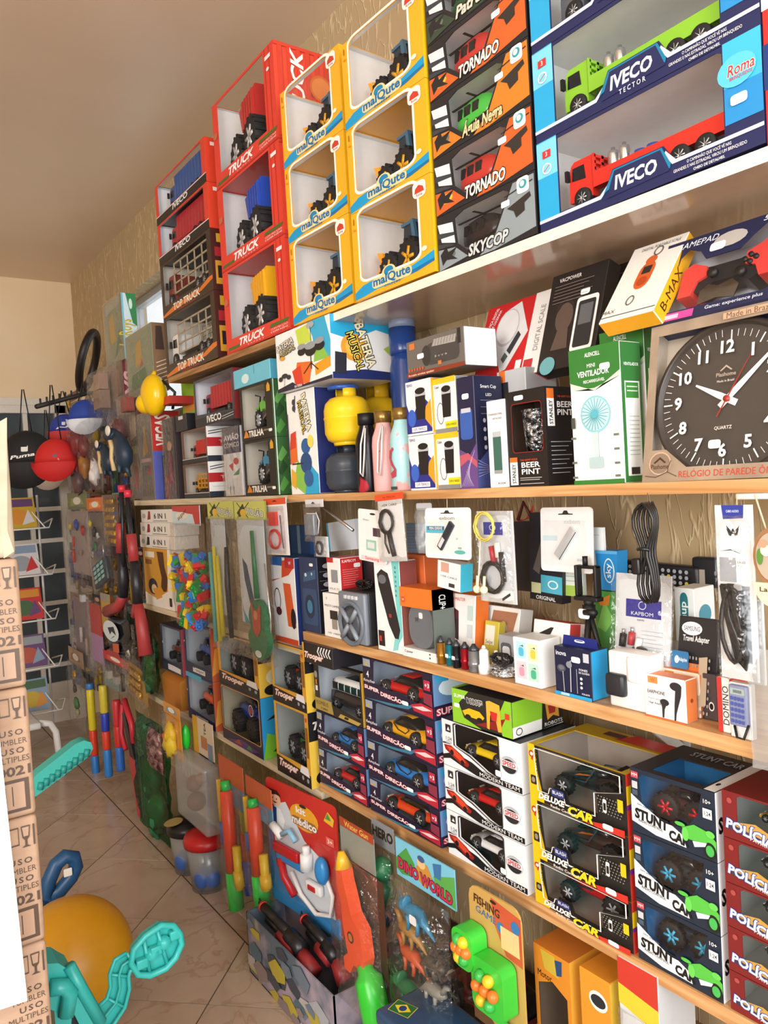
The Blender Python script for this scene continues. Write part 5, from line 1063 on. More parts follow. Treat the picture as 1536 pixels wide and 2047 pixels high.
g.card('9aa0a8', .0005, .3, .1, .85, .54, nm='back_card', y=-.0008)
g.add(coil(g.w*.48, g.h*.32, g.w*.28, g.h*.20, 1, .0035, BC, -.010), 'cable_end')
b = B()
for k in range(6):
    d = .03*k; b.tube([g.P(.16+d, .54-.01*k), g.P(.26+d*.5, .36), g.P(.5+d, .12+.01*k), g.P(.72+d*.4, .07+.01*k), g.P(.78-d*.2, .16), g.P(.5+d*.6, .34), g.P(.30+d, .55), g.P(.16+d, .54-.01*k)], .0028, BC, 6)
b.build('cable_bundle', g.t); B().rbox(g.P(.5, .40, -.014), (g.w*.74, -.003, g.h*.52), mat('2a2e36', .35), .003).box(g.P(.54, .5, -.011), (g.w*.7, -.005, g.h*.55), mat('c8ccd0', .3, .6)).build('connector', g.t)
g.bag(.03, None, 0, 0, 1, .94, -.006, seed=21); g.string(zmid(.55)-.02, .6)
g = Hg('cable_bag', 'white bag with a black cable half hidden behind the long blue-header bag', 'cable', 1488, 1196, 1524, 1364, XF+.012); g.card('e9eff2', .004).art([('p', '24282e', [(.35, .05), (.6, .05), (.62, .5), (.45, .5)]), ('e', '8ab0bc', .4, .75, .2, .06), ('e', 'e9eff2', .5, .75, .18, .05)]); g.bag(.02, None, seed=22, y=-.004)
# hanging wooden plaque
g = Hg('wooden_plaque', 'round wood-slice plaque with a cream lower half hanging by cords', 'ornament', 1508, 1050, 1590, 1210, XH-.012); 
B().prism(ell(g.w*.5, g.h*.62, g.w*.5, g.h*.36, 24), -.006, .004, mat('a0714a', .6)).build('rim', g.t); B().prism(ell(g.w*.5, g.h*.62, g.w*.42, g.h*.30, 24), -.0075, -.005, mat('b9aa96', .6)).build('picture_disc', g.t); B().prism(ell(g.w*.5, g.h*.30, g.w*.5, g.h*.30, 14, 180, 360), -.0078, -.004, mat('ece0bc', .6)).build('cream_plate', g.t)
g.art([('t', '3a3226', 'Lalelu', .42, .22, .06, {'fit': .5}), ('p', '5a8a3a', ell(.2, .62, .08, .1)), ('p', 'f0e4d0', ell(.36, .7, .14, .07)), ('e', 'c89a7a', .3, .78, .1, .05)], -.0085); B().tube([(g.w*.3, 0, g.h*.95), (g.w*.05, 0, zmid(.5)-.02-g.o.z)], .0012, mat('d8c8a8', .7)).tube([(g.w*.7, 0, g.h*.95), (g.w*.9, 0, zmid(.5)-.02-g.o.z)], .0012, mat('d8c8a8', .7)).build('cords', g.t)
o = B().rbox((-.04, -.012, -.010), (.04, .012, 0), mat('f0f0ee', .4), .003).build('shelf_clip', None, at(1516, 985, X=XF-.002)); o.location.z = zmid(.55)-.019; o.rotation_euler = (0, 0, -PI/2); o.location.x = XF+.02; tag(o, 'white plastic clip under the eye-height shelf by the plaque', 'clip')
# --- boxes standing on the accessory shelf (rear to front)
zf = zfour(0)+.0005
g = Hg('remote_control', 'long black remote control leaning on the wall above the accessories', 'remote control', 1246, 1118, 1400, 1170, XW-.045, tilt=2)
b = B().rbox((0, -.012, 0), (g.w, .012, g.h), mat('1d1f24', .4), .006); b.build('remote_body', g.t); it = []
for c in range(12):
    for r_ in range(4): it.append(('e', ['b43a3a', 'c9ccd2', 'd8c840', '5a8ac0'][(c*3+r_) % 4] if (c*5+r_) % 7 == 0 else 'b4b8c0', .07+.075*c, .2+.2*r_, .022, .07))
g.art(it, -.0125, 'buttons')
B().box((0, -.02, -.22), (g.w*.9, .03, -.001), mat('b9a98c', .7)).build('storage_carton', None, g.o, (0, 0, -PI/2)); o = bpy.data.objects['storage_carton']; o.location.z = g.o.z; tag(o, 'plain brown carton at the wall under the remote control', 'box')
bpy.data.meshes['storage_carton'].transform(Matrix.Translation((0, 0, 0)))
g = Hg('remote_control', 'second black remote control lying along the wall behind the long cable bag', 'remote control', 1388, 1112, 1470, 1172, XW-.04); B().rbox((0, -.01, 0), (g.w, .01, g.h), mat('25262b', .4), .006).build('remote_body', g.t); g.art([('r', 'b0a89a', .06, .08, .34, .6), ('e', '8a8e94', .6, .5, .03, .08), ('e', '8a8e94', .7, .5, .03, .08)], -.0105)

# ================================================================ accessory shelf: boxes standing on the pine board
def lines(col, u0, u1, v0, dv, n, t=.0008): return [('l', col, u0, v0-dv*k, u1-(.12 if k % 3 == 2 else 0), v0-dv*k, t) for k in range(n)]
cart('headphone_box', 'orange, white and blue headphone box beside the dark blue speaker box', 'box', 551, 598, XF+.012, zfourL(0)+.0005, 1112, .09, {'front': 'f2f2f0', 'right': '2a3a78', 'top': '2a6aa8', 'all': 'e8e8e6'},
     [('r', '2f6ab0', 0, .9, .5, 1), ('p', 'd8502a', [(0, .72), (.45, .76), (.5, .96), (1, 1), (1, .9), (.75, .8), (0, .70)]), ('r', 'c2302c', .62, .88, 1, 1), ('t', 'ffffff', 'W', .82, .94, .04), ('p', 'e0602c', [(.5, .7), (.8, .7), (.95, .2), (.62, .2)]), ('o', '6a2a34', ell(.22, .5, .12, .12), .003), ('p', '5a2230', ell(.26, .36, .12, .05)), ('p', '2a1a20', ell(.86, .3, .1, .12)), ('r', 'd8502a', 0, 0, 1, .06)])
cart('speaker_box', 'tall dark blue speaker box with a blue speaker picture', 'box', 606, 642, XF+.01, zf, 1112, .07, {'front': '22355c', 'right': '14161c', 'all': '1c2c50'},
     [('p', '2f4a72', rrect(.12, .1, .92, .58, .1, .05)), ('p', '345a80', [(.2, .66), (.9, .72), (.92, .84), (.24, .78)]), ('e', '1c2c48', .5, .34, .26, .16), ('e', '3a7aa0', .5, .34, .15, .09), ('e', 'd8dce4', .36, .76, .06, .025), ('e', 'd8dce4', .7, .78, .03, .02), sticker(.6, .88, .2, .04)],
     [('e', 'a8acb4', .5, .88-.12*k, .26, .035) for k in range(3)]+[('l', '8a8e96', .1, .81-.12*k, .9, .81-.12*k, .001) for k in range(3)])
f = cart('camera_lamp_box', 'white box picturing a small lamp camera, under the red box', 'box', 650, 690, XF+.008, zf, 1184, .05, {'front': 'f4f4f2', 'all': 'eaeae8'}, [('t', '4a6a4a', 'V', .2, .88, .06), ('t', '2a2a2a', 'MULTI CAMERA', .5, .72, .05, {'fit': .8}), ('r', '2a2624', .34, .42, .72, .62), ('r', '9a948c', .42, .2, .68, .42), ('t', '9a9a9a', 'HD 1080P', .5, .1, .04, {'fit': .6})])
cart('camera_lamp_box', 'white and red lamp camera box on top of the plain white one', 'box', 657, 683, XF+.012, f.z+f.H+.002, 1114, .07, {'front': 'f4f2f0', 'right': 'c82c2e', 'all': 'c82c2e'}, [('r', 'c82c2e', 0, .86, .5, 1), ('r', '8d9094', .3, .3, .8, .66), ('t', '8a8a8a', 'MULTI', .5, .12, .06, {'fit': .7})], [('t', 'ffffff', 'KAPBOM', .4, .9, .08, {'fit': .6})]+lines('e8b0b0', .1, .8, .66, .06, 8)+[sticker(.6, .70, .3, .12)])
# grey portable radio speaker
f = Fr(688, 742, XF+.008, zf); H = f.h(1178); w = f.w; D = .06; t = thing('portable_radio', 'grey portable radio speaker with a round grille and black sides', 'speaker', f.o, f.rot)
GM = mat('7b828c', .35); B().rbox((0, 0, 0), (w, D, H), mat('202226', .5), .004).build('case', t); B().rbox((.002, -.012, .002), (w-.002, .004, H-.002), GM, .006).build('front_panel', t)
b = B(); T = Matrix.Translation((w*.5, -.012, H*.40)) @ Matrix.Rotation(PI/2, 4, 'X'); r = min(w, H)*.46
b.lathe([(r*.86, -.004), (r, -.004), (r, .006), (r*.9, .009), (r*.86, .002)], mat('6d747e', .3), 32, T); b.build('grille_ring', t)
b = B(); b.lathe([(.001, .001), (r*.88, .001), (r*.4, .006), (.001, .003)], mat('4a4f57', .4), 28, T)
for a in (45, 135, 225, 315): b.cyl((w*.5+r*.1*math.cos(R(a)), -.018, H*.40+r*.1*math.sin(R(a))), (w*.5+r*.9*math.cos(R(a)), -.02, H*.40+r*.9*math.sin(R(a))), .007, mat('868d97', .3), 6)
b.build('speaker_cone', t)
b = B()
for k in range(4): b.rbox((w*(.28+.13*k), -.016, H*.86), (w*(.37+.13*k), -.011, H*.93), mat('c9ccd2', .4), .001)
b.build('buttons', t)
o = coil(0, 0, .028, .010, 5, .0022, BC, 0, None, .01).build('cable_bundle', None, f.P(w*.55, D*.5, H+.014), f.rot); tag(o, 'black cable bundle lying on the grey portable radio', 'cable')
g = Hg('phone_stand', 'black tablet held upright behind the grey radio', 'stand', 722, 1120, 752, 1160, XF+.09); g.card('26262c', .01, v0=-1.0)
cart('shaver_box', 'tall white and turquoise box picturing a black shaver', 'box', 757, 808, XF+.006, zf, 1118, .05, {'front': 'f6f8f8', 'right': '8a4a44', 'all': 'e8ecec'},
     [('p', '7fd6d4', [(.72, 1), (1, 1), (1, .2), (.82, .1), (.7, .14), (.86, .3)]), ('p', '26242a', [(.12, .84), (.3, .90), (.55, .86), (.62, .78), (.92, .26), (.84, .16), (.7, .16), (.5, .3), (.16, .72)]), ('p', '6a6e74', ell(.32, .79, .16, .05)), ('r', 'a8342c', .52, .38, .62, .42), ('p', '8ad8d8', [(.6, .02), (.8, .04), (.86, .14), (.7, .16)]), ('r', '2a1a1c', .06, .05, .3, .22), ('r', 'c8402c', .1, .1, .18, .16)]+[('t', '3a3a3a', c, .86, .93-.05*i, .025) for i, c in enumerate('GROOMER')])
cart('accessory_box', 'plain orange box standing behind the clip speaker pack', 'box', 800, 858, XF+.075, zf, 1106, .05, {'front': 'ee7a42', 'all': 'd86a38'}, [('o', 'f2945e', ell(.6, .35, .22, .1), .002)])
# clip speaker in a clear pack with orange top
f = Fr(806, 872, XF+.004, zf); H = f.h(1172); w = f.w; D = .06; t = thing('clip_speaker_pack', 'clear pack with orange top and grey side holding a clip-on speaker', 'box', f.o, f.rot)
b = B(); b.box((0, 0, 0), (w, D, H*.13), mat('f0f0f0', .4)).box((0, 0, H*.72), (w, D, H), mat('ee7a2c', .4)).box((w-.002, .0, H*.13), (w, D, H), mat('66706a', .5)); b.build('carton', t)
B().box((0, .0005, H*.13), (w-.002, .0012, H*.72), FILM).box((0, .0012, H*.13), (.001, D, H*.72), FILM).build('film_window', t)
printon(t, 'front', w, H, D, [('t', '3a3a3a', 'C·power', .2, .075, .035, {'fit': .26}), ('e', '2a2a2a', .84, .10, .02, .012), ('e', '2a2a2a', .84, .05, .02, .012), ('r', 'd85a2a', .06, .78, .16, .86), ('t', 'fff0e0', 'W', .11, .82, .03)]); printon(t, 'right', w, H, D, [('t', 'e8ecea', 'CLIP+', .45, .82, .12, {'a': -90, 'fit': .2}), ('r', 'f0f0f0', 0, 0, 1, .13)])
sp = thing('clip_speaker', 'grey fabric clip-on speaker inside the orange-topped pack', 'speaker', f.P(w*.48, D*.5, H*.14), f.rot)
b = B(); pts = rrect(-w*.36, 0, w*.36, H*.62, w*.30, w*.30, 6); b.prism(pts, -.018, .014, mat('6d737c', .6), None, True); b.build('speaker_body', sp); b = B(); b.tube([(-w*.14, -.010, H*.60), (-w*.12, -.010, H*.74), (w*.12, -.010, H*.74), (w*.14, -.010, H*.60)], .006, mat('565b63', .5), 8); b.build('clip', sp)
art(sp, ((0, -.0185, 0), (1, 0, 0), (0, 0, 1), (0, -1, 0)), 1, 1, [sticker(-.004, H*.42, .014, .014), ('t', '4a4e55', 'SK', -.012, H*.40, .01)], 'sticker')
# car chargers: a row of small metal cylinders
for i, (px, c, nm) in enumerate(((884, 'a8762a', 'gold'), (902, '1f8aa0', 'teal'), (915, '22242e', 'black'), (932, 'a81c2c', 'red'), (950, '8f9298', 'silver'))):
    X = XF+.012+(.004 if i % 2 else 0); y = ycol(px, X, zf); h = zrow(1271+i*4, X, y)-zf; t = thing('car_charger', f'{nm} metal car charger with a pointed tip standing in the charger row', 'charger', (X, y, zf), 0); r = .0098 if i < 4 else .0125
    B().lathe([(.0005, 0), (r*.9, 0), (r, .002), (r, h*.22), (r*1.12, h*.24), (r*1.12, h*.36), (r, h*.38), (r*.96, h*.76), (.0005, h*.76)], mat(c, .2, .6), 16).build('barrel', t); B().lathe([(r*.9, h*.755), (r*.92, h*.84), (r*.5, h*.92), (r*.3, h), (.0005, h)], mat('55585e', .25, .7), 14).build('tip', t)
    if i in (1, 2): art(t, ((-r-.0006, .006, 0), (0, -1, 0), (0, 0, 1), (-1, 0, 0)), .012, h, [sticker(.1, .3, .9, .14)], 'price_tag')
for i, (px, yt, r, nm) in enumerate(((970, 1290, .0115, 'white car charger with a narrow tip beside the silver one'), (994, 1300, .011, 'small round white car charger behind the cable bundle'))):
    X = XF+.016+(.03 if i else 0); y = ycol(px, X, zf); h = max(.04, zrow(yt, X, y)-zf); t = thing('car_charger', nm, 'charger', (X, y, zf), 0)
    B().lathe([(.0005, 0), (r*1.1, 0), (r*1.15, h*.28), (r*.9, h*.34), (r*.85, h*.8), (r*.4, h*.9), (r*.25, h), (.0005, h)], mat('f4f4f2', .3), 16).build('barrel', t); B().cyl((0, 0, h*.82), (0, 0, h*.9), r*.5, CHROME, 10).build('tip', t)
y = ycol(1004, XF+.02, zf); o = coil(0, 0, .026, .009, 4, .003, BC, 0, None, .006, 9).build('cable_bundle', None, (XF+.022, y, zf+.036), (0, 0, -PI/2)); tag(o, 'black cable bundle lying on a clear bag by the chargers', 'cable')
o = bagmesh(.062, .022, .05, FOIL, 31).build('foil_bag', None, (XF+.028, y+.032, zf+.001), (0, 0, -PI/2)); tag(o, 'crumpled silver bag lying on the shelf by the chargers', 'bag')
# boxes behind the chargers
cart('charger_box', 'white and orange charger box picturing a dark red plug', 'box', 884, 948, XF+.058, zf, 1184, .04, {'front': 'f4f2f0', 'right': 'e8762c', 'top': 'e8842c', 'all': 'f0eeec'},
     [('p', '5a2a30', [(.22, .34), (.52, .30), (.50, .74), (.36, .78), (.22, .70)]), ('p', '3a2226', [(.22, .34), (.52, .30), (.5, .62), (.22, .60)]), ('r', 'd8a8a0', .28, .26, .32, .33), ('r', 'd8a8a0', .4, .25, .44, .32), ('t', 'd8602a', 'H-MASTER', .5, .92, .05, {'fit': .4}), ('r', 'c8dcd8', .78, .62, .94, .84), ('r', 'd0d8dc', .78, .36, .94, .56), ('t', '8a5a50', 'QUICK', .3, .12, .04)], lean=6)
cart('accessory_box', 'orange topped white carton half hidden behind the charger box', 'box', 915, 962, XF+.13, zf, 1160, .04, {'front': 'e8842c', 'all': 'e07a28'}, [('r', 'f0d0a8', .1, .2, .9, .3)])
cart('smart_plug_box', 'white box with a tan photo of a plug behind the chargers', 'box', 956, 1030, XF+.10, zf, 1208, .04, {'front': 'f0eeea', 'all': 'e4e2de'}, [('p', 'a8765a', [(.3, .92), (.95, .92), (.8, .3), (.2, .3)]), ('e', 'e8ece8', .6, .62, .1, .12), ('r', 'd8dcd8', .05, .7, .2, .95)], lean=12)
g = cart('sponge_pack', 'mustard yellow card pack leaning behind the white chargers', 'pack', 964, 992, XF+.075, zf, 1240, .02, {'front': 'cfc04a', 'all': 'c0b03c'}, [('r', 'f0ece0', .1, .45, .75, .9), ('t', '8a8030', 'Swipe', .4, .5, .1, {'fit': .5})], lean=10)
cart('silver_gadget_box', 'grey clear-lidded gadget box between chargers and the pastel case box', 'box', 1000, 1030, XF+.06, zf, 1268, .04, {'front': 'a8aaae', 'all': 'c2c4c8'}, [('p', '5a5e64', rrect(.15, .1, .85, .8, .2, .1)), ('p', 'd8dade', rrect(.25, .3, .75, .7, .15, .1))])
cart('wireless_earbuds_box', 'white and red box picturing black wireless earbuds', 'box', 1062, 1134, XF+.062, zf+.03, 1196, .06, {'front': 'f6f6f4', 'right': 'd8484a', 'top': 'c8302c', 'bottom': 'f0f0f0', 'all': 'f2f2f0'},
     [('p', '2a2628', ell(.42, .40, .26, .20)), ('p', '55504f', ell(.44, .44, .20, .12)), ('p', '2a2628', [(.16, .62), (.5, .70), (.58, .86), (.5, .86), (.2, .70)]), ('e', '2a2628', .74, .26, .08, .05)], [('r', 'f2dcdc', .5, 0, 1, 1), ('t', '3a3a3a', 'V5', .74, .85, .06), ('r', 'c8b8a8', .6, .66, .9, .78)], lean=10, h=.085)
o = B().box((0, 0, 0), (.10, .06, .0295), mat('d9d5cc', .7)).build('storage_carton', None, (XF+.066, ycol(1056, XF+.066, zf), zf), (0, 0, -PI/2)); tag(o, 'low pale carton under the wireless earbuds box', 'box')
# pastel case box and earphone box at the front
cart('earbud_case_box', 'white box printed with four pastel earbud cases', 'box', 1030, 1084, XF+.004, zf, 1272, .055, {'front': 'f8f8f8', 'right': 'f4f4f4', 'top': 'e6e6e6', 'all': 'f2f2f2'},
     [q for (u, v, c1, c2) in ((.12, .56, 'b8e4ee', '58b8dc'), (.56, .55, 'f4ecb8', 'd8c850'), (.12, .14, 'f6d0da', 'e89ab0'), (.56, .13, 'bce8d4', '50b490')) for q in (('r', c1, u, v, u+.36, v+.36), ('p', c2, rrect(u+.09, v+.05, u+.28, v+.24, .07, .05)), ('p', '4a5a52', [(u+.09, v+.25), (u+.26, v+.30), (u+.28, v+.25), (u+.2, v+.27)]))])
f = cart('earphone_box', 'navy and cyan hanging earphone box next to the pastel case box', 'box', 1112, 1186, XF+.004, zf, 1290, .045, {'front': '1b2140', 'right': '2aa2dc', 'top': '1b2140', 'all': '1b2140'},
     [('t', 'f0f4fa', 'inova', .20, .87, .10, {'fit': .28, 'off': .01}), sticker(.48, .72, .24, .12), ('r', 'c8ccd8', .80, .76, .95, .94), ('e', '4a4e5a', .2, .56, .12, .08), ('e', '6a6e7a', .2, .57, .08, .05), ('l', 'a8acb8', .24, .5, .26, .08, .002), ('l', 'c8ccd8', .46, .75, .44, .1, .002), ('e', '8a8e9a', .42, .66, .08, .07), ('l', '9aa0b0', .62, .6, .62, .1, .0015), ('t', 'e8ecf4', 'FONES', .80, .60, .045, {'fit': .22}), ('t', 'e8ecf4', 'DE OUVIDO', .82, .54, .04, {'fit': .28}), ('e', 'd8dce8', .74, .42, .035, .03), ('e', 'd8dce8', .74, .33, .035, .03), ('e', 'd8dce8', .74, .24, .035, .03), ('r', '2aa2dc', 0, 0, 1, .07), ('r', 'd8f0fa', .18, .015, .4, .06), ('t', '1b6a9a', 'MODELO', .29, .037, .03), ('t', 'e8ecf4', 'FON-8170', .85, .12, .035, {'fit': .2})])
B().prism([(f.w*.04, f.H), (f.w*.98, f.H), (f.w*.95, f.H*1.2), (f.w*.08, f.H*1.2)], .02, .022, mat('1f2a7a', .4)).build('hang_tab', f.t)
art(f.t, ((0, .02, f.H), (1, 0, 0), (0, 0, 1), (0, -1, 0)), f.w, f.H*.2, [('p', 'e8ecf4', rrect(.38, .4, .66, .7, .1, .12)), ('p', '1f2a7a', rrect(.42, .56, .62, .66, .05, .05))], 'hang_slot')
# mini tripod with phone clamp
X = XF+.072; z0 = zf; y = ycol(1186, X, z0); t = thing('mini_tripod', 'black mini tripod with a phone clamp standing behind the navy earphone box', 'tripod', (X, y, z0), -PI/2)
zh = zrow(1222, X, y)-z0; zt = zrow(1112, X, y)-z0; zc0 = zrow(1192, X, y)-z0; zc1 = zrow(1130, X, y)-z0
for a in (-90, 30, 150): B().cyl((0, 0, zh), (.032*math.cos(R(a)), .032*math.sin(R(a)), 0), .0055, BLK, 8, .004).build('leg', t)
B().cyl((0, 0, zh-.012), (0, 0, zh+.012), .012, BLK, 14).cyl((0, 0, zh+.01), (0, 0, zc0), .006, BLK, 10).sph((0, 0, zh+.018), .010, BLK).build('head', t); B().cyl((0, -.012, zh), (.028, -.016, zh+.002), .006, BLK, 8).build('knob', t)
hwc = .019; b = B(); b.rbox((-hwc-.006, -.008, zc0), (-hwc, .008, zc1), BLK, .002).rbox((hwc, -.008, zc0), (hwc+.006, .008, zc1), BLK, .002).rbox((-hwc-.008, -.01, zc0-.008), (hwc+.008, .01, zc0), BLK, .002).rbox((-hwc-.006, -.006, zc1-.006), (hwc+.006, .006, zc1), BLK, .002); b.build('phone_clamp', t); B().cyl((-hwc*.2, 0, zc1), (-hwc*.2, 0, zt), .005, BLK, 8).build('clamp_screw', t)
art(t, ((-.014, -.0135, zh-.012), (1, 0, 0), (0, 0, 1), (0, -1, 0)), .026, .018, [('p', 'fdfdfd', rrect(0, 0, 1, 1, .2, .25, 2))], 'price_tag')
# blue and green cup-shaped pouches behind
def pouch(label, x0, x1, y0, z, X, c, it, taper=.86):
    f = Fr(x0, x1, X, z); h = f.h(y0); w = f.w; t = thing('cup_pack', label, 'pack', f.o, f.rot)
    B().loft([[(w*.5-w*.5*k, 0, zz), (w*.5+w*.5*k, 0, zz), (w*.5+w*.5*k, .03, zz), (w*.5-w*.5*k, .03, zz)] for k, zz in ((taper, 0), (1, h))], mm(c), None, False).build('pouch', t); art(t, ((0, 0, 0), (1, 0, 0), (0, 0, 1), (0, -1, 0)), w, h, it); return f, h
f, h = pouch('green leafy printed pouch behind the mini tripod', 1196, 1238, 1180, zf, XF+.125, '4a9a44', [('p', '7ac05a', [(.1, .6), (.5, .9), (.9, .7), (.5, .55)]), ('p', 'd8862c', [(.2, .9), (.8, .97), (.7, .85), (.3, .84)]), ('l', 'd8ecd8', .8, .1, .85, .6, .001)], .8)
pouch('bright blue cup pack standing on the green pouch', 1194, 1238, 1100, f.z+h+.002, XF+.128, '2386c8', [('o', 'd8ecf8', ell(.6, .5, .2, .28), .002), ('t', 'e8f4fc', 'sky', .6, .5, .16, {'a': 90, 'fit': .36}), ('r', '5aa8dc', .0, .92, 1, 1)], .84)
# audio cable bag and everything around it
g = Hg('audio_cable_bag', 'clear bag with an audio cable and blue label leaning at the wall', 'cable', 1216, 1146, 1326, 1392, XF+.05, lean=6); g.card('dfe5ea', .003, 0, .0, 1, 1).art([('r', '2c2f94', .20, .66, .84, .80), ('o', 'e8ecf8', ell(.5, .755, .06, .027), .001), ('t', 'f0f2fa', 'KAPBOM', .5, .69, .03, {'fit': .4, 'off': .02}), ('t', '4a4e56', 'KAP-PX', .48, .64, .014)]+lines('a8b4bc', .5, .88, .56, .03, 8))
g.add(B().cyl(g.P(.18, .42), g.P(.20, .52), .006, BLK, 8).cyl(g.P(.20, .52), g.P(.20, .56), .003, CHROME, 6).cyl(g.P(.34, .44), g.P(.36, .54), .006, mat('b8323a', .4), 8).cyl(g.P(.36, .54), g.P(.36, .58), .003, CHROME, 6).cyl(g.P(.46, .42), g.P(.5, .5), .006, mat('f0f0ee', .4), 8), 'plugs'); g.add(coil(g.w*.52, g.h*.28, g.w*.24, g.h*.14, 4, .003, mat('2a2624', .4)), 'cable_coil'); g.bag(.03, None, -.05, 0, 1.08, 1, -.006, seed=41)
# charger in white clear-lidded box
f = Fr(1216, 1300, XF+.004, zf); H = f.h(1300); w = f.w; D = .045; t = thing('wall_charger_pack', 'white clear-fronted pack with a black charging pad', 'charger', f.o, f.rot)
B().rbox((0, .006, 0), (w, D, H), mat('f8f8f8', .4), .004).build('tray', t); B().box((-.002, -.002, 0), (w+.002, .005, H*.45), FILM).build('film_window', t); B().rbox((w*.02, -.008, H*.22), (w*.46, .008, H*.62), mat('26282e', .35), .006).build('charging_pad', t); B().rbox((w*.5, -.004, H*.5), (w*.95, .01, H*.98), mat('fbfbfb', .4), .008).build('charger', t)
cart('adapter_box', 'white box with a teal upright mark leaning at the back', 'box', 1352, 1392, XF+.12, zf+.10, 1174, .06, {'front': 'e9f0f0', 'right': 'dfe6e8', 'all': 'e0e8e8'}, [('p', '2a7a86', rrect(.3, .1, .7, .92, .18, .14)), ('t', 'f0f8f8', 'Knup', .5, .5, .13, {'a': 90, 'fit': .5, 'off': .02})], [('e', '4a90a8', .5, .5, .3, .18)])
o = B().box((0, 0, 0), (.09, .06, .0995), mat('cfc9bc', .7)).build('storage_carton', None, (XF+.122, ycol(1346, XF+.122, zf), zf), (0, 0, -PI/2)); tag(o, 'plain grey carton under the teal-marked adapter box', 'box')
f = cart('travel_adapter_pack', 'black dotted travel adapter pack with a white oval logo', 'pack', 1348, 1428, XF+.05, zf, 1232, .02, {'front': '29282c', 'all': '232226'}, [('e', 'f0f2f4', .34, .88, .26, .07), ('t', '2a3a6a', 'SAMSUNG', .34, .88, .05, {'fit': .4, 'off': .02}), ('t', 'f0f0f0', 'Travel Adapter', .46, .77, .06, {'fit': .66, 'off': .02})]+[('e', '9a9590', .1+.09*i, .06+.075*j, .022, .018) for i in range(10) for j in range(8)]+[('p', 'b9a890', [(.66, .1), (.88, .14), (.86, .62), (.66, .6)]), ('p', '2f74a8', rrect(-.05, .46, .4, .64, .04, .04)), ('e', 'd8ecf8', .1, .55, .06, .04), ('t', 'e8f4fc', 'Adaptive', .26, .55, .04, {'fit': .2}), sticker(.14, .2, .3, .12)], lean=10)
EB = [('r', 'e88a4a', .1, .80, .34, .96), ('t', 'd8603a', 'W', .22, .88, .08), ('t', '3a3a3a', 'EARPHONE', .3, .60, .085, {'fit': .42}), ('t', '9a9a9a', 'Power series', .26, .44, .04, {'fit': .3}), ('t', '6a6a6a', 'High fidelity', .28, .33, .045, {'fit': .34}), ('e', '2a2a30', .78, .82, .14, .10), ('p', '2a2a30', [(.78, .86), (.92, .84), (.90, .62), (.78, .2), (.76, .02), (.72, .02), (.74, .4)]), ('e', '2a2a30', .5, .40, .11, .08), ('p', '2a2a30', [(.42, .42), (.56, .38), (.50, .24), (.48, .04), (.44, .04), (.44, .26)])]
cart('earphone_box', 'white and orange earphone box, the one standing in front of its twin', 'box', 1291, 1374, XF+.006, zf, 1345, .03, {'front': 'f8f6f2', 'right': 'e88648', 'top': 'e88648', 'bottom': 'd8662a', 'all': 'e88648'}, EB+[('r', 'd8662a', 0, 0, 1, .03)], [('e', 'a8401c', .5, .5, .12, .05)])
f = cart('earphone_box', 'white and orange earphone box tucked behind its twin', 'box', 1326, 1402, XF+.045, zf, 1334, .03, {'front': 'f0d8c0', 'right': 'e88648', 'top': 'e88648', 'all': 'e88648'}, EB, [('e', 'a8401c', .5, .5, .12, .05)])
B().prism([(f.w*.05, f.H), (f.w*.95, f.H), (f.w*.9, f.H*1.16), (f.w*.1, f.H*1.16)], .014, .016, mat('e07a3c', .4)).build('hang_tab', f.t)
f = cart('webcam_box', 'small dark box with a white ring behind the earphone boxes', 'box', 1408, 1436, XF+.05, zf, 1345, .04, {'front': '4a4446', 'all': '3a3638'}, [('e', 'f0f0f0', .6, .3, .2, .1), ('e', '1a1a1a', .6, .3, .14, .07)])
cart('card_game_box', 'thin red and white box beside the calculator bag', 'box', 1438, 1462, XF+.012, zf, 1352, .05, {'front': 'f4f0ee', 'right': 'c83a34', 'left': 'c83a34', 'all': 'c83a34'}, [('r', 'c83a34', 0, 0, .4, 1), ('t', '2a2a2a', 'DOMINO', .68, .5, .12, {'a': 90, 'fit': .7, 'off': .02})])
f = Fr(1462, 1506, XF+.004, zf); H = f.h(1362); w = f.w; t = thing('pocket_calculator', 'small grey-blue calculator with a strap on a white card', 'calculator', f.o, f.rot); carton(t, w, H, .012, {'front': 'efeef0', 'all': 'd8d6d8'}, 'card')
B().rbox((w*.10, -.008, H*.24), (w*.95, .0, H*.98), mat('8b93b4', .4), .003).build('calculator_body', t); art(t, ((w*.1, -.008, H*.24), (1, 0, 0), (0, 0, 1), (0, -1, 0)), w*.85, H*.74, [('r', 'a8b8b4', .12, .78, .88, .93), ('t', '3a4a4a', '8888', .5, .855, .08)]+[('p', '4a5aa8', rrect(.12+.2*i, .08+.14*j, .27+.2*i, .17+.14*j, .03, .02, 2)) for i in range(4) for j in range(5)], 'keys'); B().tube([(w*.3, -.006, H*.24), (w*.5, -.012, H*.06), (w*.8, -.012, H*.05), (w*.95, -.006, H*.3)], .002, BLK).build('strap', t)
f = Fr(1508, 1560, XF-.008, zf); b = bagmesh(.11, .17, .02, FROST, 51); o = b.build('clear_bag', None, (XF-.014, f.o.y, zf-.03), (0, 0, -PI/2)); tag(o, 'frosted clear bag hanging over the shelf edge by the calculator', 'bag')

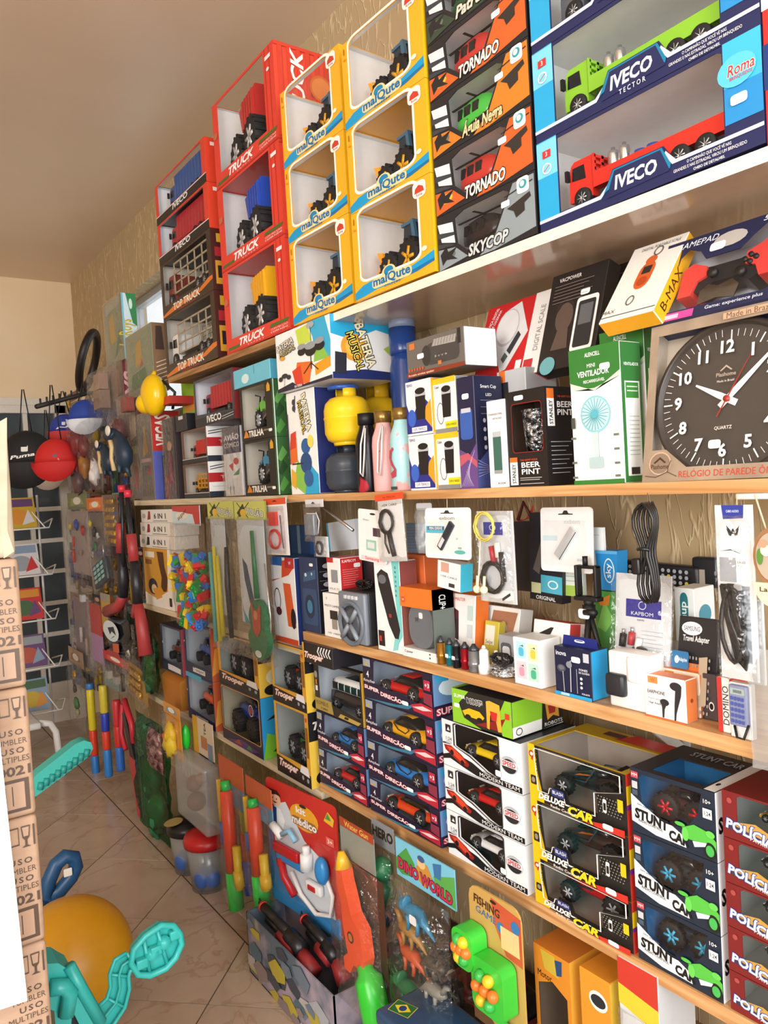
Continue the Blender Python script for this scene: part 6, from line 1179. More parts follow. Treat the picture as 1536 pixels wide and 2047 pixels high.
# ================================================================ far half: whitewashed board
zl = zfourL(0)+.0005
f = cart('toy_guitar_box', 'yellow and white toy guitar box under three stacked white boxes', 'box', 293, 351, XF+.008, zl, 1094, .06, {'front': 'd8a030', 'right': 'f0eee8', 'all': 'f0eee8'},
     [('p', 'f2efe6', [(0, 0), (1, 0), (1, 1), (.86, 1), (.8, .3), (.4, .14), (0, .22)]), ('p', '5a3414', [(.5, .95), (.72, .95), (.74, .7), (.82, .5), (.76, .3), (.66, .28), (.58, .36), (.62, .52), (.56, .7)]), ('e', '2a2230', .3, .34, .16, .14), ('e', 'e8c8a0', .34, .3, .1, .08), ('p', 'e09a30', [(.3, .3), (.55, .35), (.6, .18), (.4, .12)]), ('r', 'f6f0e0', .08, .84, .42, .94), ('r', '8a5a20', .08, .72, .3, .8), ('r', '2a2a2a', .84, .06, .92, .2)])
z2 = f.z+f.H+.001; hh = (zrow(1019, XF+.008, f.o.y)-z2)/3
for k in range(3):
    t_ = cart('building_set_box', f'white flat toy box with black lettering, {["lowest", "middle", "topmost"][k]} of three', 'box', 281+(k), 350, XF+.006, z2+k*hh, 0, .10, {'front': 'eceae4', 'all': 'e4e2dc'}, [('p', '9a2a34' if k else '1c1c20', [(.2, .2), (.3, .25), (.3, .85), (.24, .9), (.22, .5)]), ('t', '2a2a2e', '6 IN 1', .58, .5, .4, {'fit': .34, 'off': .02}), ('l', '3a3a3a', .38, .12, .8, .12, .002), ('e', 'b0b0ac', .1, .5, .05, .2)], h=hh-.0008)
# bag of building blocks
g = Hg('block_bag', 'clear bag stuffed with red, yellow, blue and green building blocks', 'toy bag', 344, 1012, 408, 1246, XF-.04)
g.card('c8dde6', .003, .0, .84, .85, 1).art([('p', 'c23a34', [(0, 1), (.85, 1), (.85, .92), (0, .96)]), ('p', 'c23a34', [(.6, 1), (.85, 1), (.85, .85), (.7, .85)]), ('p', 'e8e0d0', ell(.3, .92, .2, .03)), ('t', '3a3a2a', 'super', .32, .92, .04, {'a': 20, 'fit': .3})])
rb = random.Random(5); cols = ['2f74c8', 'd8262c', 'f0d030', '2a9a48', '3a8ad8', 'c82a30', 'f0c828', '2f9a50']
MB = {}
for c in set(cols):
    b = B().box((-.021, -.012, -.009), (.021, .012, .009), mat(c, .3))
    for s in (-.5, .5): b.cyl((s*.022, 0, .009), (s*.022, 0, .014), .007, mat(c, .3), 8)
    MB[c] = b.mesh('building_block')
for i in range(120):
    u = rb.uniform(.08, .92); v = rb.uniform(.03, .60); 
    if v < .25: u = .3+.65*u if v < .1 else .12+.86*u
    o = inst('building_block', MB[cols[i % 8]], g.t, (u*g.w, rb.uniform(-.028, .008), v*g.h), (rb.uniform(0, 6), rb.uniform(0, 6), rb.uniform(0, 6)))
g.bag(.06, None, -.02, 0, 1.04, .86, -.010, seed=61, amp=.2)
# flute pack, recorder pack and violin pack with green paper headers
HD = [('r', 'c8cc6a', 0, .885, 1, 1), ('p', '2e3a1a', [(.08, .93), (.3, .99), (.36, .95), (.18, .90)]), ('t', 'd8dce8', 'VIOLÃO', .66, .935, .04, {'fit': .55, 'oc': '2a3a3a', 'ow': .06, 'off': .02, 'a': -6}), ('l', '2e3a1a', .1, .9, .5, .995, .003), ('l', '2e3a1a', .45, .9, .1, .995, .003), ('e', 'e0b838', .3, .93, .1, .025)]
g = Hg('flute_pack', 'hanging pack of yellow and teal toy flutes with a green header', 'toy pack', 414, 1004, 466, 1292, XF-.03); g.card('cdd8e2', .002, .08, .24, .62, .9); g.art(HD, 0, 'header_print'); g.card('b9c050', .0015, 0, .885, 1, 1, nm='header', y=.0012)
for x, c, v0, v1 in ((.12, '63b4ac', .05, .66), (.28, 'd8c838', .06, .70), (.40, 'd0bc30', .1, .64)):
    b = B(); b.tube([g.P(x+.04, v0, -.012), g.P(x, v1, -.012)], [.0085, .006], mat(c, .35), 10)
    g.add(b, 'toy_flute')
g.add(B().tube([g.P(.7, .7), g.P(.66, .45), g.P(.7, .1)], [.007, .01, .008], mat('2a2e34', .3), 8), 'recorder'); g.bag(.035, None, 0, 0, 1.0, .9, -.010, seed=64)
g = Hg('toy_violin_pack', 'hanging pack with a green toy violin on a pale music card', 'toy pack', 468, 1004, 530, 1308, XF-.03); g.card('d3dee8', .002, .04, .22, .9, .9).art([('p', '2c4a6a', [(.16, .64), (.3, .60), (.5, .34), (.62, .30), (.4, .28), (.2, .5)]), ('p', '38a0b8', [(.0, .42), (.1, .3), (.3, .22), (.14, .22)]), ('r', '3a74b8', .3, .225, .6, .28), ('t', 'e8eef4', 'BOYS', .45, .25, .02, {'fit': .26}), ('t', '8a9ab0', '♪', .55, .58, .03)])
g.art(HD, -.0005, 'header_print'); g.card('b9c050', .0015, 0, .885, 1, 1, nm='header', y=.0008); gv = mat('1e6b40', .3)
b = B(); b.tube([g.P(.66, .82, -.014), g.P(.70, .40, -.014)], [.006, .009], gv, 8); b.build('violin_neck', g.t)
b = B(); pts = []
for i in range(40):
    a = 2*PI*i/40; r = .34*(1-.28*math.exp(-((math.sin(a)-.05)/.22)**2)); r *= .86 if math.sin(a) > 0 else 1; pts.append((g.w*(.74+r*math.cos(a)*.95), g.h*(.21+.185*math.sin(a))))
b.prism(pts, -.024, -.006, gv, None, True); b.build('violin_body', g.t)
g.art([('p', 'b8432f', [(.58, .40), (.72, .30), (.88, .38), (.86, .22), (.74, .16), (.62, .2)]), ('e', 'c88a5a', .72, .3, .06, .03), ('e', 'd8dcd8', .74, .06, .1, .022)], -.0245, 'violin_print'); B().tube([g.P(.92, .62), g.P(1.0, .3), g.P(.96, .06)], .0025, CHROME).build('bow', g.t); g.bag(.05, None, 0, 0, 1.22, .9, -.014, seed=66)

# ================================================================ boxed toy cars on the low shelf
zc = zcar(0)+.0005
def stack(px0, px1, X, z, ys, a=0):
    f = Fr(px0, px1, X, z, a); zz = [0]+[f.h(y) for y in ys]; return f, zz
# --- steering-wheel toy car boxes (navy and red)
SD = [('p', '3a7a96', [(0, .0), (.5, .08), (.75, .2), (.66, .06), (.4, 0)]), ('t', 'f6eef0', 'SUPER', .13, .27, .085, {'fit': .22, 'oc': 'c82a3a', 'ow': .08, 'off': .03, 'sx': 1, 'a': -3}), ('t', 'f6eef0', 'DIREÇÃO', .42, .20, .09, {'fit': .30, 'oc': 'c82a3a', 'ow': .08, 'off': .03, 'a': -3}), ('t', 'f0f0f4', '4', .08, .60, .16, {'off': .01}), ('t', 'e8e4ec', 'funções', .10, .44, .07, {'fit': .17, 'sh': .2}), ('r', '9aa4b4', .02, .78, .13, .96), ('r', 'c8a838', .04, .80, .08, .86),
      ('p', 'b8283a', [(.70, .2), (.84, .30), (.99, .26), (.99, .04), (.74, .08)]), ('p', 'f0d0d4', [(.72, .16), (.86, .24), (.98, .2), (.86, .14)]), ('r', 'b8304a', .89, .62, .97, .84), ('t', 'ffffff', '+3', .93, .73, .1, {'fit': .055}), ('p', '8a3048', [(.88, .56), (.99, .56), (.99, .28), (.88, .34)]), sticker(.58, .14, .09, .09)]
HSD = [(.15, .42), (.17, .92), (.20, .97), (.85, .97), (.87, .92), (.87, .36), (.80, .26), (.62, .32), (.2, .40)]
def superbox(q, h, col, nm, kind, lab):
    w = q.w; D = .15
    t = thing('toy_car_box', lab, 'box', q.o, q.rot)
    winbox(t, w, h-.001, D, {'front': '231d38', 'right': '6a8fc0', 'top': '2a2440', 'all': '2a2440'}, HSD, 'b4c4d6')
    art(t, faces(w, h, D)['front'][:4], w, h, SD, 'front_print'); printon(t, 'right', w, h, D, [('r', '231d38', 0, 0, 1, .3), ('t', 'f6eef0', 'SUPER', .3, .16, .14, {'fit': .5, 'oc': 'c82a3a', 'ow': .08}), ('e', 'd8ecf8', .4, .66, .3, .2), ('r', '3aa0d0', .05, .8, .3, .95)])
    toy_car(f'{nm} toy car in the navy box, '+lab.split(', ')[1], q.P(w*.48, .052, h*.16), q.rot, w*.66, col, kind)
f, zz = stack(742, 884, XF+.004, zc, (1552, 1476, 1393, 1311))
for i, (c, nm, k) in enumerate((('d8481c', 'orange', 'sport'), ('1f78c8', 'blue', 'bug'), ('e8a818', 'yellow', 'bug'), ('c41c1c', 'red', 'sport'))):
    superbox(f.up(zz[i]), zz[i+1]-zz[i], c, nm, k, f'navy toy car box with red lettering, {["bottom", "second from the bottom", "third from the bottom", "top"][i]} of the stack of four')
f, zz = stack(641, 737, XF+.004, zc, (1492, 1418))
for i, (c, nm, k) in enumerate((('c41c1c', 'dark red', 'sport'), ('2a78c0', 'sky blue', 'bug'))):
    superbox(f.up(zz[i]), zz[i+1]-zz[i], c, nm, k, f'navy toy car box with red lettering, {["lower", "upper"][i]} one under the van box')
q = f.up(zz[2]+.001); h = q.h(1318); w = q.w; D = .16
t = thing('toy_van_box', 'window box with gold base strip holding a black and white camper van', 'box', q.o, q.rot)
winbox(t, w, h, D, {'front': '2a2420', 'right': 'd8a838', 'all': '2a2420'}, [(.10, .26), (.97, .10), (.97, .96), (.10, .96)], 'c2cad4', topfilm=[(.04, .1), (.96, .1), (.96, .9), (.04, .9)])
art(t, faces(w, h, D)['front'][:4], w, h, [('p', 'a8904a', [(0, .02), (.40, .02), (.36, .26), (0, .26)]), ('t', '2a2210', 'KOMBUS', .16, .17, .08, {'fit': .26, 'off': .02}), ('t', '2a2210', 'TURBO', .2, .07, .04, {'fit': .16}), ('p', 'b89c50', [(.5, .02), (.9, .0), (.96, .07), (.55, .1)]), ('p', '2a2420', [(.62, .03), (.7, .03), (.72, .08), (.64, .08)]), ('e', '8a8e94', .05, .72, .035, .07), ('r', 'e8e4dc', .03, .4, .08, .5), ('r', 'd8782c', .04, .52, .07, .62)], 'front_print')
toy_van('black and white toy camper van inside the gold-strip box', q.P(w*.56, .06, .01), q.rot, w*.78)
# --- sports car boxes (white)
f, zz = stack(898, 1056, XF+.004, zc, (1615, 1526, 1434))
HMT = [(.18, .50), (.18, .93), (.21, .96), (.72, .96), (.745, .92), (.745, .18), (.70, .15), (.60, .20), (.38, .40), (.22, .47)]
for i, (c, nm) in enumerate((('e6e6e8', 'white'), ('c81c1c', 'red'), ('ecc81c', 'yellow'))):
    q = f.up(zz[i]); h = zz[i+1]-zz[i]; w = q.w; D = .16; pos = ['bottom', 'middle', 'top'][i]
    t = thing('sports_car_box', f'white radio-control car box with black base stripe, {pos} of three', 'box', q.o, q.rot); winbox(t, w, h-.001, D, {'front': 'f0f2f6', 'right': 'e8ecf2', 'top': '1c1c22', 'all': 'e8ecf2'}, HMT, '3a3638')
    it = [('p', '17171b', [(0, .22), (.16, .34), (.40, .26), (.55, .14), (1, .14), (1, .02), (.45, .02), (.30, .08), (.1, .18), (0, .12)]), ('t', 'f8f8f8', 'MODERN TEAM', .73, .085, .085, {'fit': .48, 'off': .03}), ('t', '4a4a50', 'RADIO CONTROL', .64, .165, .03, {'fit': .2}),
          ('p', '98201c', [(.02, .44), (.12, .46), (.26, .34), (.36, .2), (.34, .13), (.24, .14), (.1, .28), (.04, .34)]), ('p', 'd84a2a', [(.06, .42), (.14, .43), (.27, .30), (.32, .2), (.24, .2), (.12, .3)]), ('e', '18181c', .13, .32, .025, .06), ('e', '18181c', .27, .18, .025, .06), ('l', '18181c', .01, .48, .12, .50, .003),
          ('e', 'b8bcc4', .865, .50, .10, .17), ('e', '2a2a30', .865, .48, .085, .14), ('r', 'f0f2f6', .78, .46, .96, .58), ('t', 'c82428', 'SPEED', .865, .52, .09, {'fit': .15, 'off': .03}), ('r', '2a2a30', .06, .74, .13, .90), ('p', 'f0f2f6', [(.08, .78), (.10, .86), (.12, .78)]), ('t', '8a8e96', '1:24', .1, .60, .08, {'fit': .08}), ('r', 'c0c4cc', .06, .50, .14, .54), ('o', '17171b', HMT, .003)]
    if i in (0, 2): it.append(sticker(.70, .20, .07, .12))
    art(t, faces(w, h, D)['front'][:4], w, h, it, 'front_print')
    toy_car(f'{nm} toy sports car in the {pos} white radio-control box', q.P(w*.47, .05, h*.24), q.rot, w*.58, c, 'sport', 'a4a8ae')
q = Fr(907, 1026, XF+.002, f.z+zz[3]+.002, 2); h = q.h(1374); w = q.w; D = .15
t = thing('robot_car_box', 'lime green and black box of a robot car, on the white car boxes', 'box', q.o, q.rot); carton(t, w, h, D, {'front': '2c2a26', 'right': '8cc832', 'top': '25242a', 'all': '8cc832'})
printon(t, 'front', w, h, D, [('p', '8cc832', [(0, 0), (0, 1), (.3, 1), (.12, .6), (.2, .2), (.5, 0)]), ('p', '8cc832', [(.84, 0), (1, 0), (1, 1), (.9, 1), (.78, .5)]), ('p', '8a2420', [(.4, .1), (.9, .5), (.8, .1)]), ('t', 'f2f2f2', 'SUPER', .14, .80, .10, {'fit': .2, 'off': .02}), ('t', '3a3a3a', 'ROBOTS', .40, .74, .15, {'fit': .26, 'off': .04, 'oc': 'f2f2f2', 'ow': .1}), ('p', 'e8b820', [(.18, .40), (.30, .52), (.48, .50), (.56, .36), (.52, .26), (.22, .28)]), ('e', '1c1c1c', .28, .27, .05, .07), ('e', '1c1c1c', .48, .26, .05, .07), ('p', 'e8b040', [(.60, .86), (.66, .90), (.82, .84), (.84, .1), (.78, .08), (.74, .5), (.66, .5), (.64, .08), (.60, .1)]), ('p', 'c8302a', [(.66, .62), (.78, .6), (.76, .36), (.68, .36)]), ('r', 'd8402c', .90, .5, .97, .66), sticker(.04, .46, .1, .12)])
printon(t, 'right', w, h, D, [('r', 'f0f2f0', 0, 0, 1, .30), ('p', '2a2622', [(.56, .0), (1, .02), (1, .86), (.6, .9)]), ('p', 'd89a38', [(.64, .8), (.9, .86), (.92, .2), (.8, .3), (.68, .2)]), ('p', 'a8302a', [(.7, .6), (.86, .6), (.84, .36), (.72, .36)]), ('o', '3a3a3a', ell(.12, .15, .05, .08), .0015), ('t', 'e8e8e8', 'ROBOTS', .8, .1, .1, {'fit': .36})]); printon(t, 'top', w, h, D, [('t', 'a8acb4', 'ROBOTS', .5, .5, .3, {'fit': .6}), ('p', '8cc832', [(0, 0), (.06, 0), (.12, 1), (0, 1)])])
# --- buggy boxes (yellow and red)
f, zz = stack(1072, 1268, XF+.004, zc, (1709, 1594, 1484))
HDX = [(.13, .22), (.105, .90), (.12, .96), (.93, .96), (.90, .955), (.90, .62), (.70, .52), (.70, .20), (.40, .30), (.36, .40), (.29, .38), (.27, .26)]
HDX = [(.14, .24), (.105, .92), (.12, .97), (.97, .97), (.97, .70), (.72, .56), (.72, .18), (.43, .18), (.41, .36), (.27, .36), (.25, .24)]
for i, (c, nm) in enumerate((('b81c20', 'red'), ('3a2a26', 'black and orange'), ('1f1c20', 'glossy black'))):
    q = f.up(zz[i]); h = zz[i+1]-zz[i]; w = q.w; D = .17; pos = ['bottom', 'middle', 'top'][i]
    t = thing('buggy_box', f'yellow, black and red buggy toy box with yellow lettering, {pos} of three', 'box', q.o, q.rot); winbox(t, w, h-.001, D, {'front': '23211f', 'right': 'd0342a', 'top': 'c8a428', 'all': 'c8a428'}, HDX, 'a89c92', topfilm=[(.06, .04), (.94, .04), (.94, .7), (.06, .7)] if i == 2 else None)
    it = [('p', 'e8c41c', [(0, 0), (0, 1), (.075, 1), (.10, .5), (.16, .04), (.16, 0)]), ('e', 'b83a3a', .04, .82, .032, .065), ('e', 'e8e4e0', .04, .82, .018, .035), ('p', 'b83a3a', [(.03, .74), (.06, .78), (.05, .70)]), ('p', '2a2622', rrect(.02, .28, .085, .44, .01, .02)), ('e', '9a8a70', .05, .36, .02, .05)]
    it += [('e', '6a6862', .09+.008*(k % 2)+.0, .9-.05*k, .006, .011) for k in range(10)]
    it += [('e', '8f8d86', .75+.028*(k % 8)+(.014 if (k//8) % 2 else 0), .26+.055*(k//8), .006, .011) for k in range(48) if .26+.055*(k//8) < .56]
    it += [('p', 'd0342a', [(.58, 0), (1, .0), (1, .12), (.78, .09), (.66, .05)]), ('o', 'f4f2ee', HDX, .0022), ('p', '2f3a78', rrect(.28, .24, .42, .37, .02, .03)), ('t', 'e8e8f0', 'BLASH', .35, .31, .06, {'fit': .11}), ('t', 'f4f2ee', 'DELUXE', .28, .16, .10, {'fit': .28, 'sh': .2, 'off': .05}), ('t', 'f0d428', 'CAR', .58, .10, .15, {'fit': .24, 'sh': .2, 'off': .05, 'oc': '1a1816', 'ow': .1}), ('t', 'e8e4e0', 'Radio Control', .40, .055, .05, {'fit': .26}), ('p', 'f2f0ec', rrect(.81, .30, .845, .52, .012, .02)), ('r', '23211f', .815, .34, .84, .46), ('r', 'e8c41c', .95, .4, 1, .6), sticker(.80, .03, .1, .09)]
    art(t, faces(w, h, D)['front'][:4], w, h, it, 'front_print'); printon(t, 'right', w, h, D, [('r', 'e8c41c', 0, .5, .18, .8), ('r', '7a2a8a', 0, .42, .18, .5), ('r', '2a2622', .5, .3, .9, .9)]); printon(t, 'top', w, h, D, [('p', 'c8302a', [(.45, .75), (1, .75), (1, 1), (.55, 1)]), ('r', '5a2a3a', .3, .8, .5, .92)])
    toy_buggy(f'{nm} toy buggy in the {pos} yellow and red box', q.P(w*.46, .072, h*.12), (0, 0, -PI/2+R(4)), w*.70, c, 'd87a28' if i else 'b81c20')
# --- stunt car boxes
f, zz = stack(1278, 1448, XF+.004, zc, (1792, 1659, 1531))
HST = [(.13, .36), (.10, .86), (.15, .93), (.85, .93), (.80, .60), (.66, .34), (.44, .30), (.30, .34)]
for i, (c, nm) in enumerate((('46b4d8', 'blue'), ('3aaad4', 'light blue'), ('c81c2c', 'red'))):
    q = f.up(zz[i]); h = zz[i+1]-zz[i]; w = q.w; D = .15; pos = ['bottom', 'middle', 'top'][i]
    t = thing('stunt_car_box', f'navy and white stunt car box with green buggy print, {pos} of three', 'box', q.o, q.rot); winbox(t, w, h-.001, D, {'front': '1c2a3c', 'right': 'f4f6f8', 'top': '24262e', 'all': '1c2a3c'}, HST, '2f6ea0' if i else '3a7ab0', topfilm=[(.2, .1), (.84, .1), (.84, .6), (.2, .6)] if i == 2 else None)
    it = [('p', 'eef2f4', [(0, .58), (.18, .44), (.40, .30), (.50, .30), (.62, .22), (.66, .05), (.30, .06), (0, .16)]), ('r', 'c84a58', .01, .84, .10, .94), ('t', 'f4f4f4', 'MM', .055, .89, .05), ('r', 'c8ccd2', .02, .68, .09, .79), ('r', '4a5a6a', .02, .58, .09, .66), ('t', '14161a', 'STUNT', .25, .285, .15, {'fit': .40, 'off': .05, 'a': -4}), ('t', '14161a', 'CAR', .58, .15, .14, {'fit': .22, 'off': .05, 'a': -4}), ('t', '3a4048', 'RADIO CONTROL', .24, .19, .04, {'fit': .3, 'a': -4}), ('t', '5a6068', 'turn over 360', .18, .44, .03, {'fit': .2, 'a': -8}),
          ('p', '58c048', [(.62, .34), (.76, .44), (.92, .40), (1, .30), (1, .14), (.86, .22), (.70, .20)]), ('e', '142018', .93, .14, .07, .12), ('e', '48b858', .93, .14, .045, .08), ('e', '58c048', .60, .38, .06, .03), ('e', '6ad058', .66, .26, .04, .10), ('p', 'd8e4ee', [(.74, .20), (.9, .24), (.88, .18), (.76, .12)]), ('e', '6ad058', .94, .38, .05, .05),
          ('t', 'f4f4f4', '10+', .92, .84, .06, {'fit': .08}), ('r', 'e8ecf0', .87, .60, .97, .74), ('t', '1c2a3c', '1:24', .92, .67, .06, {'fit': .07})]
    art(t, faces(w, h, D)['front'][:4], w, h, it, 'front_print'); printon(t, 'right', w, h, D, [('t', '16181c', 'STUNT CAR', .5, .5, .22, {'fit': .9, 'off': .04})]); printon(t, 'top', w, h, D, [('t', '9aa4b0', 'STUNT CAR', .55, .8, .14, {'fit': .6}), ('r', 'eef0f2', .88, 0, 1, 1), ('e', '16181c', .92, .2, .02, .04)])
    m = toy_monster(f'{nm} wheeled toy stunt car in the {pos} navy stunt box', q.P(w*.40, .070, h*.14), (0, 0, -PI/2+R(6)), w*.58, '3a1f28' if i == 2 else '22303c', c, rr=.26)
# --- police car boxes at the near end
f, zz = stack(1462, 1600, XF+.004, zc, (1936, 1848, 1760, 1670, 1576))
HPO = [(.22, .36), (.22, .90), (.28, .96), (.92, .96), (.92, .20), (.6, .34)]
for i in range(5):
    q = f.up(zz[i]); h = zz[i+1]-zz[i]; w = q.w; D = .16; pos = ['bottom', 'second', 'middle', 'fourth', 'top'][i]
    t = thing('police_car_box', f'dark red police car box with blue lettering, {pos} counting up in the stack of five', 'box', q.o, q.rot); winbox(t, w, h-.001, D, {'front': '7a1f20', 'left': '8a2a28', 'top': '6a1c1e', 'all': '7a1f20'}, HPO, 'b4bcb8')
    art(t, faces(w, h, D)['front'][:4], w, h, [('p', 'c89a48', [(.14, .36), (.5, .46), (.9, .24), (.9, .10), (.5, .22), (.2, .22)]), ('p', '3a3a4a', [(.1, .20), (.5, .14), (.95, .02), (.95, .1), (.5, .22), (.12, .32)]), ('t', 'e8ecf4', 'POLÍCIA', .42, .27, .20, {'fit': .70, 'off': .04, 'oc': '1f4aa8', 'ow': .09, 'a': -8}), ('t', 'e8d8d0', 'PATRULHA', .62, .10, .07, {'fit': .4, 'a': -8}), ('e', 'a84a48', .12, .8, .04, .06)], 'front_print')
    toy_car(f'dark toy police car in the box {pos} counting up in the police stack', q.P(w*.58, .055, .02), q.rot, w*.56, '2a2c34' if i < 4 else 'd8a028', 'sport')
# --- monster truck boxes on the whitewashed board
zlw = zcarL(0)+.0005
f, zz = stack(556, 624, XF-.012, zlw, (1398, 1280))
TRP = [('p', '17161a', [(0, 0), (1, 0), (1, .17), (0, .24)]), ('t', 'f2e8e0', 'Trooper', .36, .14, .10, {'fit': .54, 'sh': .3, 'off': .04, 'oc': 'b02a20', 'ow': .08}), ('e', '1a1a1c', .78, .10, .06, .06), ('e', '1a1a1c', .92, .09, .06, .06), ('p', 'e8e8ea', [(.7, .16), (.74, .26), (.94, .26), (.97, .14)]), ('e', '9a9ea4', .78, .10, .03, .03), ('e', '9a9ea4', .92, .09, .03, .03)]
def trooper(q, h, col, rim, lab, toy, yel=True, base='d8a030'):
    w = q.w; D = .16; t = thing('monster_truck_box', lab, 'box', q.o, q.rot)
    winbox(t, w, h-.001, D, {'front': base, 'right': 'e8c048', 'top': '2a2624', 'all': base}, [(.05, .26), (.90, .26), (.90, .97), (.05, .97)], '9aa09c', topfilm=[(.05, .05), (.95, .05), (.95, .95), (.05, .95)])
    art(t, faces(w, h, D)['front'][:4], w, h, TRP+[('r', '8a5a20', .92, .4, .98, .8), ('e', 'c84a2a', .95, .9, .025, .03)], 'front_print')
    printon(t, 'right', w, h, D, [('p', '1a1a1e', [(0, .62), (1, .62), (1, 1), (0, 1)]), ('t', 'f2e8e0', 'Trooper', .5, .8, .10, {'fit': .8, 'sh': .3, 'off': .04}), ('e', 'f0e8c0', .5, .35, .35, .18), ('e', '1a1a1c', .3, .12, .2, .1)])
    toy_monster(toy, q.P(w*.45, .07, h*.2), (0, 0, -PI/2+R(-6)), min(w*.66, .17), col, rim, rr=.24)
trooper(f.up(0), zz[1], '3a7a34', '8a8e98', 'black and gold monster truck box at the end of the whitewashed board', 'green toy monster truck in the box at the end of the whitewashed board')
trooper(f.up(zz[1]), zz[2]-zz[1], 'b83028', '8a8e98', 'black and gold monster truck box stacked beside the violin pack, red truck', 'red toy monster truck in the stacked black and gold box')
# open top flap of that box with the chevron print
q = f.up(zz[2]); t = thing('monster_truck_box', 'black box end with white chevrons and tilted lid above the van box', 'box', q.P(q.w*1.02, -.004, -.03), q.rot); carton(t, .16, .055, .11, {'front': '1b1a1e', 'all': '26242a', 'top': '3a383e'})
printon(t, 'front', .16, .055, .11, [('t', 'f2e8e0', 'Trooper', .38, .36, .3, {'fit': .62, 'sh': .3, 'off': .04, 'oc': 'b02a20', 'ow': .08})]+[('p', 'e8e8ea', [(.5+.09*k, .7), (.56+.09*k, .95), (.60+.09*k, .95), (.54+.09*k, .7), (.60+.09*k, .5), (.56+.09*k, .5)]) for k in range(5)]+[('r', 'd8a030', 0, 0, .06, 1)])
f2, zz2 = stack(447, 528, XF-.006, zlw, (1362, 1262))
q = f2; h = zz2[1]; w = q.w; D = .17
t = thing('toy_tractor_box', 'purple-framed window box with a big blue toy car', 'box', q.o, q.rot); winbox(t, w, h-.001, D, {'front': '2a2040', 'right': '2a9ad8', 'all': '2a2040'}, rrect(.04, .20, .95, .95, .03, .04, 3), 'b0a890')
art(t, faces(w, h, D)['front'][:4], w, h, [('o', 'd8a85a', rrect(.04, .20, .95, .95, .03, .04, 3), .004), ('p', '5a3a7a', [(.1, .02), (.5, .14), (.9, .08), (.7, .0)]), ('p', 'a84a3a', [(.3, .03), (.42, .12), (.5, .04)]), ('p', '3a8a4a', [(.6, .03), (.68, .12), (.76, .04)])], 'front_print'); printon(t, 'right', w, h, D, [('p', '7ac038', [(0, 0), (1, 0), (1, .3), (.7, .45), (.4, .3), (.1, .42)]), ('p', 'e8c030', [(.3, .4), (.8, .44), (.7, .66), (.4, .62)]), ('p', '1c1c24', [(.1, .62), (.7, .7), (.9, .9), (.5, .8)]), ('p', '2a4a1a', [(.2, .1), (.5, .3), (.6, .05)])])
m = toy_monster('big blue toy car with a round emblem in the purple-framed box', q.P(w*.46, .085, h*.16), (0, 0, -PI/2+R(-4)), min(w*.70, .22), '1f3fa0', '22242a', rr=.17)
art(m, ((.03, -.0585, .075), (1, 0, 0), (0, 0, 1), (0, -1, 0)), .04, .04, [('e', 'f0f0f0', .5, .5, .5, .5), ('e', '24306a', .5, .5, .42, .42), ('e', 'c83a30', .5, .5, .26, .26)], 'emblem')
trooper(f2.up(zz2[1]), zz2[2]-zz2[1], '2a5a3a', '8a8e98', 'black and gold monster truck box on the purple-framed box', 'dark green toy monster truck above the big blue toy car')
# dark framed car boxes further along
f3, zz3 = stack(378, 432, XF-.004, zlw, (1340, 1240))
for i, (c, nm) in enumerate((('d85a1c', 'orange'), ('2a4a9a', 'blue and red'))):
    q = f3.up(zz3[i]); h = zz3[i+1]-zz3[i]; w = q.w; D = .14
    t = thing('robot_toy_box', f'dark blue framed window box with an {"orange toy" if i == 0 else "angular blue and red toy"}', 'box', q.o, q.rot); winbox(t, w, h-.001, D, {'front': '20244a', 'right': 'c8603a', 'left': '3aa8c8', 'all': '20244a'}, [(.06, .22), (.97, .16), (.97, .96), (.06, .96)], 'aab0b8')
    art(t, faces(w, h, D)['front'][:4], w, h, [('r', 'e8e8ea', .3, .05, .75, .14), ('t', '20244a', 'Transport', .52, .095, .07, {'fit': .4}), ('r', '3aa8c8', 0, .9 if i == 0 else .97, .6, 1), ('e', 'e8e8ea', .02, .6, .012, .02)], 'front_print'); printon(t, 'right', w, h, D, [('p', 'e8a048', [(0, .1), (.6, .3), (.5, .7), (.1, .6)]), ('p', '8a2a3a', [(.3, .6), (.9, .7), (.8, 1), (.4, .9)]), ('p', '3a3a6a', [(.6, .1), (1, .2), (1, .5)])])
    toy_monster(f'{nm} transforming toy car in a dark blue framed box', q.P(w*.46, .065, h*.22), (0, 0, -PI/2+R(-6)), min(w*.56, .19), c, '2a2a30', rr=.12)
f4 = Fr(330, 372, XF+.0, zlw); h0 = f4.h(1335); h = f4.h(1245)-h0
q = f4; t = thing('toy_pouch', 'orange-brown paper pouch of toys on the low whitewashed board', 'bag', q.o, q.rot); B().loft([[(0, 0, 0), (q.w*.8, 0, 0), (q.w*.8, .08, 0), (0, .08, 0)], [(0, -.01, h0*.8), (q.w*.9, -.01, h0*.8), (q.w*.9, .08, h0*.8), (0, .08, h0*.8)], [(0, .03, h0*.98), (q.w*.9, .03, h0*.98), (q.w*.9, .05, h0*.98), (0, .05, h0*.98)]], mat('b8752c', .6), None, False).build('pouch', t)
q = f4.up(h0); w = q.w; D = .12; t = thing('robot_toy_box', 'small grey window box with a red and green toy, on the orange pouch', 'box', q.o, q.rot); winbox(t, w, h-.001, D, {'front': '3a3c50', 'right': 'b04a58', 'all': '3a3c50'}, [(.08, .24), (.95, .18), (.95, .96), (.08, .96)], 'aab0b8')
